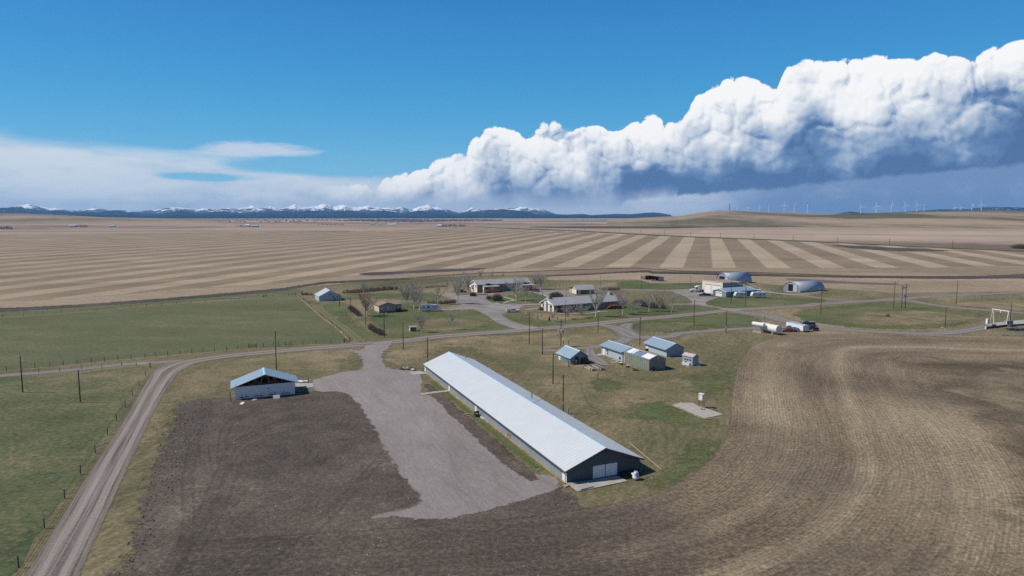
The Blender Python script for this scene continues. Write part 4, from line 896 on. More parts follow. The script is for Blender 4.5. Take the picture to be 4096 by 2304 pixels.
# blue shed and greenhouse
A, B, W, wh, rise = by_front('GH', (1325,940), (1725,895), (712,718), (1325,682), (1525,572))
print('greenhouse', (A-B).length, W, wh, rise)
dg_ = (B-A).normalized(); ghA = A; vg_ = Vector((-dg_.y, dg_.x, 0))
gh = Bld('greenhouse', 'greenhouse with grubby netted walls and white roof panels', 'greenhouse', A, B, W, wh, rise, .1, .1, FILM, FILM, GLZ, OLDWOOD)
Lg = gh.L
def rpanel(B_, name, m_, x0, x1, f0, f1, t=.04):
    W, wh, sl = B_.W, B_.wh, B_.sl; y0, y1 = W/2*f0, W/2*f1; b = M(); b.slab([(x0, y0, wh+y0*sl+.22), (x1, y0, wh+y0*sl+.22), (x1, y1, wh+y1*sl+.22), (x0, y1, wh+y1*sl+.22)], t); return b.build(name, m_, B_.roof)
rpanel(gh, 'roof_panel', WHITE, Lg*.1, Lg*.27, .05, .92); rpanel(gh, 'roof_panel', WHITE, Lg*.29, Lg*.35, .1, .92); rpanel(gh, 'roof_panel', WHITE, Lg*.68, Lg*.99, .05, .85)
gh.on('green_patch', paint('green_sheet', (84,138,112), .6), 'y0', Lg*.45, Lg*.9, 1.35, 1.7, .04)
gh.on('door', OLDWOOD, 'y0', .25, 1.15, .05, 2.0, .08, WOOD); gh.on('gable_vent', WHITE, 'x1', W*.48, W*.58, wh+.2, wh+.75)
fr = M()
for u in (0, .25, .5, .7, 1): fr.box(Lg+.03, Lg+.08, W*u-.04, W*u+.04, 0, wh+rise*(1-abs(2*u-1))*.95)
fr.box(Lg+.03, Lg+.085, 0, W, 1.2, 1.28); fr.build('end_frame', OLDWOOD, gh.t)
fr = M()
for i in range(13): fr.box(Lg*i/12-.03, Lg*i/12+.03, -.09, -.03, 0, wh)
for z_ in (.05, .8, 1.6, wh-.08): fr.box(0, Lg, -.075, -.035, z_, z_+.06)
fr.build('side_frame', OLDWOOD, gh.t)
whs = wh; A2 = g('GH', 152, 532); Ls = abs((A2-(ghA-dg_*.4)).dot(dg_))
s2 = Bld('tool_shed', 'long pale blue metal shed joined to the far end of the greenhouse', 'shed', ghA-dg_*(Ls+.45), ghA-dg_*.45, W, whs, rise, .75, .3, WALL_B, WALL_BY, ROOF_B, CAPC)
L2 = s2.L
s2.on('door', WHITE, 'y0', L2*.08, L2*.18, .05, 2.05); s2.on('window', GLASS, 'y0', L2*.25, L2*.33, 1.35, 2.1, .07, WHITED); s2.on('hatch', BLACK, 'y0', L2*.85, L2*.91, .35, 1.05, .1); s2.on('air_conditioner', WHITE, 'y0', L2*.27, L2*.31, .95, 1.3, .35)
lx, ly, lz = s2.roofpt('GH', 375, 190); M().tube((lx, ly, lz), (lx, ly, lz+2.6), .03, k=6).build('antenna_mast', STEEL, s2.t)
o = M().tube((Lg*.05, W*.5, wh+rise), (Lg*.05, W*.5, wh+rise+1.0), .08, k=8).build('flue_pipe', WHITED, gh.t)
# blue shed on the right
A, B, W, wh, rise = by_front('GH', (1757,602), (2175,565), (1168,430), (1757,405), (2000,275))
print('blue shed', (A-B).length, W, wh, rise)
s3 = Bld('metal_shed', 'free standing pale blue metal shed behind the greenhouse', 'shed', A, B, W, wh, rise, .8, .35, WALL_B, WALL_BY, ROOF_B, CAPC)
s3.on('door', WHITE, 'y0', s3.L*.06, s3.L*.15, .05, 2.1); s3.on('kennel', DWOOD, 'y0', s3.L*.11, s3.L*.15, .0, .7, .8); M().tube((.2, W/2, wh+rise), (.2, W/2, wh+rise+2.2), .03, k=6).build('antenna_mast', STEEL, s3.t)
# grey hut
A, B, W, wh, rise = by_front('GH', (2392,825), (2533,797), (2250,748), (2392,612), (2475,545))
s4 = Bld('grey_hut', 'tall narrow grey wooden hut with pinkish roof standing alone right of the sheds', 'hut', A, B, W, wh, rise, .2, .2, siding('hut_boards', (150,160,168), .3), None, shingle('pinkish_shingles', (176,160,158)), None)
for k in range(3): s4.on('window', GLASS, 'y0', s4.L*(.2+.25*k), s4.L*(.34+.25*k), wh*.55, wh*.72)
s4.on('cage', WHITED, 'y0', s4.L*.1, s4.L*.8, 0, .75, .6)
q_ = g('GH', 2228, 790); o = M().tube((0, 0, 0), (0, 0, .95), .32, .36, 12).build('black_barrel', BLACK); o.location = q_; tag(o, 'black barrel at the left of the grey hut', 'barrel')
a_, b_ = g('GH', 2490, 812), g('GH', 2600, 822); o = M().tube((a_.x, a_.y, .2), (b_.x, b_.y, .2), .2).build('white_tank', WHITED); tag(o, 'short white cylinder lying on the grass right of the grey hut', 'cylinder')

# barn on the lawn, far left
A, B, W, wh, rise = by_front('B', (326,401), (556,389), (275,374), (326,352), (434,288))
print('grey barn', (A-B).length, W, wh, rise)
s5 = Bld('grey_barn', 'pale grey gabled barn at the corner of the green pasture', 'barn', A, B, W, wh, rise, .35, .3, GBSID, GBSID, paint('grey_sheet_roof', (168,174,180), .5, var=.04), None)
for y0, z0 in ((.46, wh+.55), (.58, 1.6), (.78, 1.6)): s5.on('window', GLASS, 'x1', W*y0, W*(y0+.07), z0, z0+.7, .07, WHITE)
s5.on('door', GREYP, 'x1', W*.66, W*.73, .05, 1.6); M().tube((s5.L*.9, W*.52, wh+rise), (s5.L*.9, W*.52, wh+rise+.9), .15, k=8).build('roof_vent', DSTEEL, s5.t)
# beige cottage
A, B, W, wh, rise = by_front('Z', (652,570), (1030,545), (538,522), (652,412), (840,342))
print('cottage', (A-B).length, W, wh, rise)
s6 = Bld('beige_cottage', 'small beige house with brown roof and a wooden deck between bare trees', 'house', A, B, W, wh, rise, .45, .35, BSID, TSID, SHINGB, None)
s6.on('skirting', GREYP, 'x1', 0, W, 0, .55, .05); s6.on('skirting', OLDWOOD, 'y0', 0, s6.L, 0, .5, .05)
for a, m2 in ((.14, SILVER), (.25, GLASS), (.5, WHITED), (.66, GLASS), (.76, GLASS)): s6.on('window', m2, 'x1', W*a, W*(a+.075), 1.5, 2.2, .07, WHITE)
M().tube((s6.L*.8, W*.55, wh+rise-.1), (s6.L*.8, W*.55, wh+rise+.9), .16, k=8).build('chimney', GALV, s6.t)
wx = s6.L*.15; wg = M(); wg.box(wx, s6.L*.75, W+.02, W*1.42, 0, wh-.1); wg.build('side_wing', TSID, s6.t)
rf = M(); rf.slab([(wx-.4, W*.95, wh+.75), (s6.L*.75+.3, W*.95, wh+.1), (s6.L*.75+.3, W*1.46, wh+.1), (wx-.4, W*1.46, wh+.75)], .12); rf.build('wing_roof', SHINGB, s6.t)
M().box(s6.L*.76, s6.L*.79, W*1.12, W*1.25, 1.3, 2.1).build('window', SILVER, s6.t)
dk = M(); dk.box(s6.L*.77, s6.L*1.1, W+.1, W*1.62, .55, .7); dk.build('deck', DWOOD, s6.t)
dk = M()
for q_ in range(8): dk.box(s6.L*1.08, s6.L*1.1, W+.1+q_*.5, W+.2+q_*.5, .7, 1.5)
dk.box(s6.L*1.08, s6.L*1.1, W+.1, W*1.62, 1.45, 1.55); dk.build('railing', DWOOD, s6.t)

# long house on the rise (two entrances)
def run_house(z, base, e0, e1, apexL, back, W, wh):
    a = g(z, *base); v0, v1 = g(z, *e0, wh), g(z, *e1, wh); d = Vector((v1.x-v0.x, v1.y-v0.y, 0)); return a, a+d
A = g('X', 505, 690); wh = hgt(A, 'X', 510, 412); v0, v1 = g('X', 510, 412, wh), g('X', 2320, 325, wh)
d = Vector((v1.x-v0.x, v1.y-v0.y, 0)); B = A+d; W = 8.5
mid = A+Vector((-d.y, d.x, 0)).normalized()*W/2; rise = max(1.2, hgt(mid, 'X', 355, 268)-wh)
print('long house', d.length, W, wh, rise)
h1 = Bld('long_house', 'long two storey house with grey shingles and two porch entrances near the striped field', 'house', A, B, W, wh, rise, .7, .6, GREY_SHADE, STUCCO, SHING, None)  # front is the beige wall greyed: its shade is put into the colour
LH = h1.L
for y0, z0, y1, z1 in ((.12, 2.9, .26, 4.0), (.5, 2.9, .64, 4.0), (.55, .4, .7, 2.0), (.1, 2.6, .2, 3.2)): h1.on('window', GLASS, 'x0', W*y0, W*y1, z0, z1, .07, WHITE)
ba = M(); ba.box(-1.2, -.03, W*.66, W*.95, 2.6, 3.6); ba.build('balcony', WHITE, h1.t)
for x0 in (.385, .47, .56, .64): h1.on('window', GLASS, 'y0', LH*x0, LH*(x0+.025), 3.0, 4.0, .07, WHITE); h1.on('window', GLASS, 'y0', LH*x0, LH*(x0+.025), .6, 1.3, .07, WHITE)
for o_ in (h1,):
    fb = M(); 
    for s_ in (0, 1): y0 = W/2; y1 = -.7 if s_ == 0 else W+.7; fb.slab([(-.64, y0, wh+rise+.15), (-.6, y0, wh+rise+.15), (-.6, y1, wh-.7*o_.sl+.15), (-.64, y1, wh-.7*o_.sl+.15)], .28)
    fb.build('barge_board', WHITE, h1.t)
def porch(H, x0, x1, dep, hh):
    b = M(); b.box(x0, x1, -dep, -.03, 0, hh); b.build('porch_wall', TSID, H.t)
    e = M(); e.box(x0-.06, x0-.01, -dep+.02, -.1, 0, hh-.05); e.build('porch_side_wall', STUCCO, H.t)
    xm = (x0+x1)/2-.12*(x1-x0); r_ = M(); zt = hh+1.7
    r_.slab([(x0-.5, .6, hh+.1), (xm, .6, zt), (xm, -dep*.55, zt), (x0-.5, -dep*.55, hh+.1)], .12); r_.slab([(xm+.004, .6, zt), (x1+.4, .6, hh+.1), (x1+.4, -dep*.55, hh+.1), (xm+.004, -dep*.55, zt)], .12); r_.build('porch_roof', SHINGD, H.t)
    g_ = M(); g_.v = [(x0, -dep*.5, hh), (x1, -dep*.5, hh), (xm, -dep*.5, zt-.15), (x0, -dep*.45, hh), (x1, -dep*.45, hh), (xm, -dep*.45, zt-.15)]; g_.f = [(0, 1, 2), (5, 4, 3), (0, 3, 4, 1), (1, 4, 5, 2), (2, 5, 3, 0)]; g_.build('porch_gable', BLACK, H.t)
    l_ = M(); l_.slab([(x0-.3, -dep*.5, hh+.55), (x1+.9, -dep*.5, hh+.55), (x1+1.2, -dep-1.0, hh-.02), (x0-.5, -dep-1.0, hh-.02)], .14); l_.build('lean_to_roof', SHING, H.t)
    M().box(x0+(x1-x0)*.55, x0+(x1-x0)*.67, -dep-.08, -dep-.02, 1.05, 3.0).build('door', WHITE, H.t)
    M().box(x0+(x1-x0)*.15, x0+(x1-x0)*.33, -dep-.07, -dep-.02, 1.9, 2.9).build('window', GLASS, H.t)
    M().box(x0-.05, x1+.3, -dep-2.4, -dep-.04, .9, 1.03).build('deck', CEDAR, H.t)
    r2 = M(); k = int((x1-x0)/.22)
    for i in range(k+1):
        if .42 < i/k < .62: continue
        xx = x0+(x1+.25-x0)*i/k; r2.box(xx-.06, xx+.06, -dep-2.42, -dep-2.36, 0, 2.05)
    r2.box(x0, x0+(x1-x0)*.42, -dep-2.45, -dep-2.34, 1.95, 2.05); r2.box(x0+(x1-x0)*.63, x1+.2, -dep-2.45, -dep-2.34, 1.95, 2.05); r2.build('railing', CEDAR, H.t)
    M().box(x0+.2, x1, -dep-2.3, -dep-2.2, 0, .9).build('deck_skirt', DWOOD, H.t)
    st = M()
    for i in range(4): st.box(x0+(x1-x0)*.44, x0+(x1-x0)*.6, -dep-2.5-.3*(i+1), -dep-2.5-.3*i, 0, .9-.22*i)
    st.build('steps', CEDAR, H.t)
porch(h1, LH*.085, LH*.33, 3.0, 3.4); porch(h1, LH*.79, LH*1.0, 3.0, 3.2)

# long bungalow
A = g('Y', 550, 775); wh = hgt(A, 'Y', 545, 580); v0, v1 = g('Y', 545, 580, wh), g('Y', 2240, 460, wh)
d = Vector((v1.x-v0.x, v1.y-v0.y, 0)); B = A+d; W = (g('Y', 258, 668)-A).length; W = min(max(W, 8), 11)
vv = Vector((-d.y, d.x, 0)).normalized(); mid = A+vv*W/2; rise = max(1.2, hgt(mid, 'Y', 338, 408)-wh)
print('bungalow', d.length, W, wh, rise)
h2 = Bld('long_bungalow', 'long grey bungalow with speckled shingle roof, stone chimneys and orange decks', 'house', A, B, W, wh, rise, .7, .6, GREY_SHADE, paint('white_brick', (214,212,200), .85, var=.08, sc=6), SHING, None)
LH = h2.L; W = h2.W
for y0, y1 in ((.14, .3), (.72, .88)): h2.on('window', GLASS, 'x0', W*y0, W*y1, 1.6, 3.0, .07, WHITE); h2.on('wall_panel', BRICKR, 'x0', W*y0, W*y1, .1, 1.5, .06)
h2.on('gable_face', GREY_SHADE, 'x0', .4, W-.4, wh-.35, wh, .05)
M().box(-.75, -.03, W*.5, W*.66, 0, wh+.9).build('chimney_breast', WHITED, h2.t)
ch = M(); ch.box(.2, 1.3, W*.44, W*.6, wh+rise-.8, wh+rise+1.1); ch.build('chimney', CONC, h2.t)
ch = M(); ch.box(LH*.935, LH*.935+1.3, W*.44, W*.6, wh+rise-.8, wh+rise+1.1); ch.build('chimney', CONC, h2.t)
for x0, m2 in ((.04, .1), (.25, .03), (.3, .03), (.43, .025), (.57, .025), (.72, .03), (.8, .03), (.9, .02)): h2.on('window', GLASS, 'y0', LH*x0, LH*(x0+m2), 1.7, 2.9, .07, WHITE)
for x0 in (.04, .2, .42, .5, .6, .66): h2.on('basement_window', GLASS, 'y0', LH*x0, LH*(x0+.025), .3, .8, .07, WHITED)
fb = M()
for s_ in (0, 1): y1 = -.7 if s_ == 0 else W+.7; fb.slab([(-.66, W/2, wh+rise+.15), (-.6, W/2, wh+rise+.15), (-.6, y1, wh-.7*h2.sl+.15), (-.66, y1, wh-.7*h2.sl+.15)], .28)
fb.build('barge_board', WHITE, h2.t)
def deck(H, x0, x1, dep, z_, stairs=0):
    M().box(x0, x1, -dep, -.05, z_-.15, z_).build('deck', CEDAR, H.t); r_ = M(); k = max(4, int((x1-x0)/.25))
    for i in range(k+1): xx = x0+(x1-x0)*i/k; r_.box(xx-.05, xx+.05, -dep-.03, -dep+.03, z_, z_+.95)
    r_.box(x0, x1, -dep-.05, -dep+.05, z_+.9, z_+1.0); r_.build('railing', CEDAR, H.t)
    l_ = M()
    for xx in (x0+.1, (x0+x1)/2, x1-.1): l_.box(xx-.08, xx+.08, -dep+.02, -dep+.18, 0, z_-.15)
    l_.build('deck_posts', DWOOD, H.t)
    if stairs:
        st = M()
        for i in range(6): st.box(x0-.3*(i+1), x0-.3*i, -dep, -dep+1.3, max(0, z_-.18*(i+1)-.1), z_-.18*(i+1))
        st.build('steps', CEDAR, H.t)
deck(h2, LH*.07, LH*.26, 1.8, 1.1); deck(h2, LH*.8, LH*.96, 2.6, 1.5, 1)

# garage with white doors
A = g('Y', 1135, 303); wh = hgt(A, 'Y', 1135, 188); v0, v1 = g('Y', 1135, 188, wh), g('Y', 1590, 172, wh); d = Vector((v1.x-v0.x, v1.y-v0.y, 0)); W = max(6.5, min((g('Y', 975, 272)-A).length, 9))
mid = A+Vector((-d.y, d.x, 0)).normalized()*W/2; rise = max(.9, hgt(mid, 'Y', 1035, 70)-wh)
print('garage', d.length, W, wh, rise)
h3 = Bld('garage', 'garage with two white doors and plain grey roof behind the long bungalow', 'garage', A, A+d, W, wh, rise, .4, .3, paint('taupe_wall', (112,106,100), .8), paint('tan_gable', (186,158,122), .8), paint('plain_grey_roof', (158,156,160), .7, var=.04), None)
h3.on('garage_door', WHITE, 'x0', W*.08, W*.47, .05, wh-.2, .08); h3.on('garage_door', WHITE, 'x0', W*.55, W*.94, .05, wh-.2, .08); h3.on('door', SILVER, 'y0', h3.L*.1, h3.L*.22, .05, wh-.3)
an = M(); an.box(-.2, 3.6, W+.05, W+3.2, 0, wh-.3); an.build('annex', paint('tan_annex', (178,160,138), .8), h3.t); an = M(); an.slab([(-.6, W-.2, wh+.9), (4.0, W-.2, wh+.9), (4.0, W+3.6, wh-.1), (-.6, W+3.6, wh-.1)], .12); an.build('annex_roof', GREYP, h3.t)

# workshop: low slate building and tall cream hall
A = g('W', 1385, 810); wh = hgt(A, 'W', 1385, 662); v0, v1 = g('W', 1385, 662, wh), g('W', 2225, 608, wh); d = Vector((v1.x-v0.x, v1.y-v0.y, 0)); W = (g('W', 990, 758)-A).length
mid = A+Vector((-d.y, d.x, 0)).normalized()*W/2; rise = max(.8, hgt(mid, 'W', 1168, 574)-wh)
print('workshop', d.length, W, wh, rise)
h4 = Bld('workshop', 'slate coloured workshop with wide pale blue roof and one white door with windows', 'workshop', A, A+d, W, wh, rise, .4, .35, SHOPW, SHOPWY, ROOF_B, WHITE)
gd = h4.on('garage_door', WHITE, 'x0', W*.3, W*.76, .05, wh-.35, .08)
for k in range(4): q_ = M(); y0 = W*(.34+.1*k); q_.box(-.12, -.085, y0, y0+W*.06, wh*.55, wh*.7); q_.build('door_window', GLASS, gd)
h4.on('door', GREYP, 'x0', W*.85, W*.93, .05, 2.1); fb = M()
for s_ in (0, 1): y1 = -.4 if s_ == 0 else W+.4; fb.slab([(-.42, W/2, wh+rise+.18), (-.36, W/2, wh+rise+.18), (-.36, y1, wh-.4*h4.sl+.18), (-.42, y1, wh-.4*h4.sl+.18)], .34)
fb.build('barge_board', WHITE, h4.t); h4.on('lean_to', SHOPWY, 'y0', h4.L*.78, h4.L*.83, 0, 2.2, .6)
C1 = g('W', 1280, 745); C0 = g('W', 840, 660); H_ = hgt(C1, 'W', 1280, 424); v1 = g('W', 1885, 397, H_); ang = h4.t.rotation_euler.z
dx_ = Vector((cos(ang), sin(ang), 0)); Lh = max(12, (Vector((v1.x, v1.y, 0))-C1).dot(dx_)); Wh_ = (C0-C1).length; print('hall', Lh, Wh_, H_)
t = thing('tall_hall', 'tall cream flat roofed hall with two white doors adjoining the workshop', 'workshop', C1, ang)
hb = M().box(0, Lh, 0, Wh_, -.2, H_); hb.build('wall', CREAM, t)
M().box(-.1, Lh+.1, -.1, Wh_+.1, H_+.01, H_+.15).build('roof', TARR, t)
pr = M(); pr.box(-.12, 0, -.12, Wh_+.12, H_+.16, H_+.4); pr.box(0, Lh+.1, Wh_, Wh_+.12, H_+.16, H_+.34); pr.build('parapet', CREAM, t)
pr = M().box(.3, Lh, -.06, -.02, 0, H_-.1); pr.build('side_shade_sheet', SHOPW, t)  # slate-toned sheet over the cream side: the wall's bluish shade put into colour
for y0, y1 in ((.08, .46), (.56, .84)): M().box(-.14, -.02, Wh_*y0, Wh_*y1, .05, H_*.72).build('garage_door', WHITE, t)
M().box(-.16, -.03, Wh_*.06, Wh_*.48, H_*.73, H_*.77).build('lintel', GREYP, t); M().box(-.16, -.03, Wh_*.54, Wh_*.86, H_*.73, H_*.77).build('lintel', GREYP, t)
M().tube((Lh*.35, Wh_*.6, H_), (Lh*.35, Wh_*.6, H_+1.3), .16, k=8).build('roof_vent', WHITE, t)
fb = M(); fb.slab([(-.2, -.6, wh+rise*1.0+1.9), (.1, -.6, wh+rise+1.9), (.1, -W*.42, wh+rise*.55), (-.2, -W*.42, wh+rise*.55)], .35)
# steel arch buildings
def quonset(label, A, B, W, H, door, z0=0):
    d = B-A; L = hypot(d.x, d.y); t = thing('quonset_hut', label, 'storage shed', A, atan2(d.y, d.x), 'steel arch sheds'); K = 20
    b = M(); prof = [(W/2-W/2*cos(pi*i/K), H*sin(pi*i/K)**.85 if 0 < i < K else 0) for i in range(K+1)]
    for x in (0, L): b.v += [(x, y, z) for y, z in prof]
    b.f = [(i, i+1, K+2+i, K+1+i) for i in range(K)]; o = b.build('arch_shell', QUON, t, smooth=True); sm = o.modifiers.new('thick', 'SOLIDIFY'); sm.thickness = .08
    for xe in (.35, L-.35):
        e = M(); prismx(e, [(y*.985+W*.0075, z*.985) for y, z in prof], xe-.04, xe+.04)
        e.build('end_wall', GALV if xe < 1 else QUON, t)
    y0, y1, hh = door; M().box(.22, .3, W*y0, W*y1, .05, H*hh).build('doorway', BLACK, t)
    M().box(.18, .34, W*(y0-.02), W*(y1+.02), H*hh, H*hh+.15).build('door_rail', WHITED, t); M().box(.2, .29, W*(y0-.22), W*(y0-.005), .05, H*hh).build('sliding_door', SILVER, t); return t
A = g('D', 2258, 388); q2 = quonset('arched steel shed by the lane, nearer of the pair, with door left of centre', A, g('E', 288, 326), 12.5, hgt(A, 'D', 2258, 262)*.98, (.42, .68, .78))
print('quonset', (g('D', 2025, 335)-A).length, hgt(A, 'D', 2258, 262))
A = g('W', 1440, 450); quonset('arched steel shed rising behind the cream hall', A, g('W', 2085, 418), 11.5, 6.6, (.3, .74, .68))
flat('concrete_landing', 'pale slab before the dark doorway of the nearer arched shed', 'slab', 'D', [(2060,375),(2100,365),(2180,372),(2150,385)], CONC, .06)
# pole shed (lean-to)
A = g('D', 262, 222); B = g('D', 430, 243); d = B-A; t = thing('pole_shed', 'black open fronted cattle shelter at the edge of the stubble', 'shelter', A, atan2(d.y, d.x)); Lp = d.length; Dp = 4.5
M().box(0, Lp, Dp-.1, Dp, 0, 2.4).build('back_wall', DWOOD, t); M().box(Lp-.1, Lp, 0, Dp-.12, 0, 2.6).build('end_wall', GALV, t); M().box(0, .1, .1, Dp-.12, 0, 2.6).build('end_wall', DWOOD, t)
r_ = M(); r_.slab([(-.4, -.5, 3.2), (Lp+.4, -.5, 3.2), (Lp+.4, Dp+.3, 2.6), (-.4, Dp+.3, 2.6)], .15); r_.build('roof', DSTEEL, t)
for k in range(5): M().box(Lp*k/4-.08, Lp*k/4+.08, 0, .16, 0, 3.0).build('post', DWOOD, t)
for k in range(4): M().box(-5.5, 0, .5+.01*k, .6, .3+.5*k, .6+.5*k).build('fence_board', DWOOD, t)
o = M().box(-1.6, 1.6, -.5, .5, .3, .9).build('feed_bunk', WOOD); o.location = g('D', 365, 238); o.rotation_euler.z = .1; tag(o, 'pale wooden feed box in front of the black cattle shelter', 'trough')
# small utility shelter on the lawn
A = g('B', 1263, 710); B = g('B', 1328, 706); d = B-A; t = thing('garden_shelter', 'tiny three bay shelter with flat tan roof near the road', 'shelter', A, atan2(d.y, d.x)); Lp = d.length
M().box(0, Lp, 1.2, 1.3, 0, 1.4).build('back_wall', WHITED, t); M().box(0, .1, 0, 1.18, 0, 1.4).build('side_wall', WHITE, t); M().box(Lp-.1, Lp, 0, 1.18, 0, 1.4).build('side_wall', WHITED, t)
for k in (1, 2): M().box(Lp*k/3-.04, Lp*k/3+.04, 0, 1.18, 0, 1.4).build('partition', GREYP, t)
M().box(.1, Lp-.1, .15, .25, 0, 1.3).build('front_panel', GREYP, t); r_ = M(); r_.slab([(-.3, -.3, 1.55), (Lp+.3, -.3, 1.55), (Lp+.3, 1.6, 1.85), (-.3, 1.6, 1.85)], .1); r_.build('roof', WOOD, t)
# slab with cabinet on legs
flat('concrete_slab', 'lone concrete slab in the lawn with dry grass around it', 'slab', 'P', [(515,990),(700,945),(960,935),(1060,985),(1290,1065),(1705,1213),(1275,1300),(900,1150)], CONC, .1)
ribbon('dead_grass_strip', zp('P', (490,985),(620,945),(800,925),(980,915),(1120,985),(1400,1060),(1550,1110)), .35, DRYEDGE, .1)
ribbon('dead_grass_strip', zp('P', (500,1000),(700,1075),(900,1160),(1100,1250),(1275,1308),(1500,1290)), .35, DRYEDGE, .1)
p = g('P', 1185, 1050); t = thing('electrical_cabinet', 'white metal cabinet on four thin legs over the lone concrete slab', 'cabinet', p, -.75)
for sx in (-.5, .5):
    for sy in (-.3, .3): M().bar((sx*1.15, sy*1.15, .05), (sx*.9, sy*.9, 2.1), .07).build('leg', DSTEEL, t)
M().box(-.5, .5, -.35, .35, 1.7, 3.1).build('cabinet_body', SILVER, t); M().box(-.58, .58, -.43, .43, 3.1, 3.22).build('cabinet_roof', WHITE, t); M().box(-.56, -.505, -.28, .28, 1.8, 3.0).build('cabinet_door', WHITE, t); M().box(-.42, .42, -.4, -.355, 1.8, 3.0).build('cabinet_door', WHITE, t)
p = g('P', 1225, 1088); t = thing('manhole_cover', 'dark round manhole cover in the lone concrete slab', 'manhole', (p.x, p.y, .1)); M().tube((0, 0, 0), (0, 0, .06), .55, k=20).build('rim', DSTEEL, t); M().tube((.05, 0, .06), (.05, 0, .1), .35, k=16).build('lid', CONC, t)

# ------------------------------------------------------------------ poles
def pole(label, base, top, kind='plain', r=.16, group=None, name='utility_pole', rot=0.0, m_=None):
    p = g(*base); h = hgt(p, base[0], *top); t = thing(name, label, 'pole', p, rot, group); m_ = m_ or POLEW
    M().tube((0, 0, -.2), (0, 0, h), r, r*.7, 8).build('pole_shaft', m_, t)
    if kind in ('cross', 'cross2', 'trans'):
        M().box(-1.3, 1.3, -.17, -.05, h-.75, h-.6).build('crossarm', OLDWOOD, t)
        if kind != 'cross': M().box(-1.0, 1.0, .05, .15, h-2.1, h-1.95).build('crossarm', OLDWOOD, t)
        for x in (-1.2, -.6, .6, 1.2): M().tube((x, -.11, h-.6), (x, -.11, h-.35), .06, .04, 6).build('insulator', WHITED, t)
    if kind == 'trans':
        for x, y in ((-.75, -.45), (.2, -.6), (.75, -.35)):
            o = M().tube((x, y, h-4.4), (x, y, h-3.3), .3, k=12).build('transformer', SILVER, t); M().tube((x, y, h-3.3), (x, y, h-2.95), .07, .04, 6).build('bushing', WHITE, o)
        M().box(-.9, .9, -.3, .3, h-4.55, h-4.45).build('platform', OLDWOOD, t)
    if kind == 'top': M().box(-.22, .22, -.06, .06, h-.5, h-.35).build('bracket', OLDWOOD, t); M().tube((0, 0, h), (0, 0, h+.2), .07, .05, 6).build('insulator', WHITED, t)
    if kind == 'box': M().box(-.2, .2, -.3, -.1, h*.22, h*.22+.6).build('meter_box', WHITED, t); M().box(-.22, .22, -.06, .06, h-.5, h-.35).build('bracket', OLDWOOD, t)
    if kind == 'lamp': M().bar((0, 0, h-.15), (-.7, 0, h), .08).build('lamp_arm', STEEL, t); M().box(-1.05, -.5, -.16, .16, h-.02, h+.14).build('lamp_head', WHITE, t)
    t['h'] = h; return t, h
PL = {}
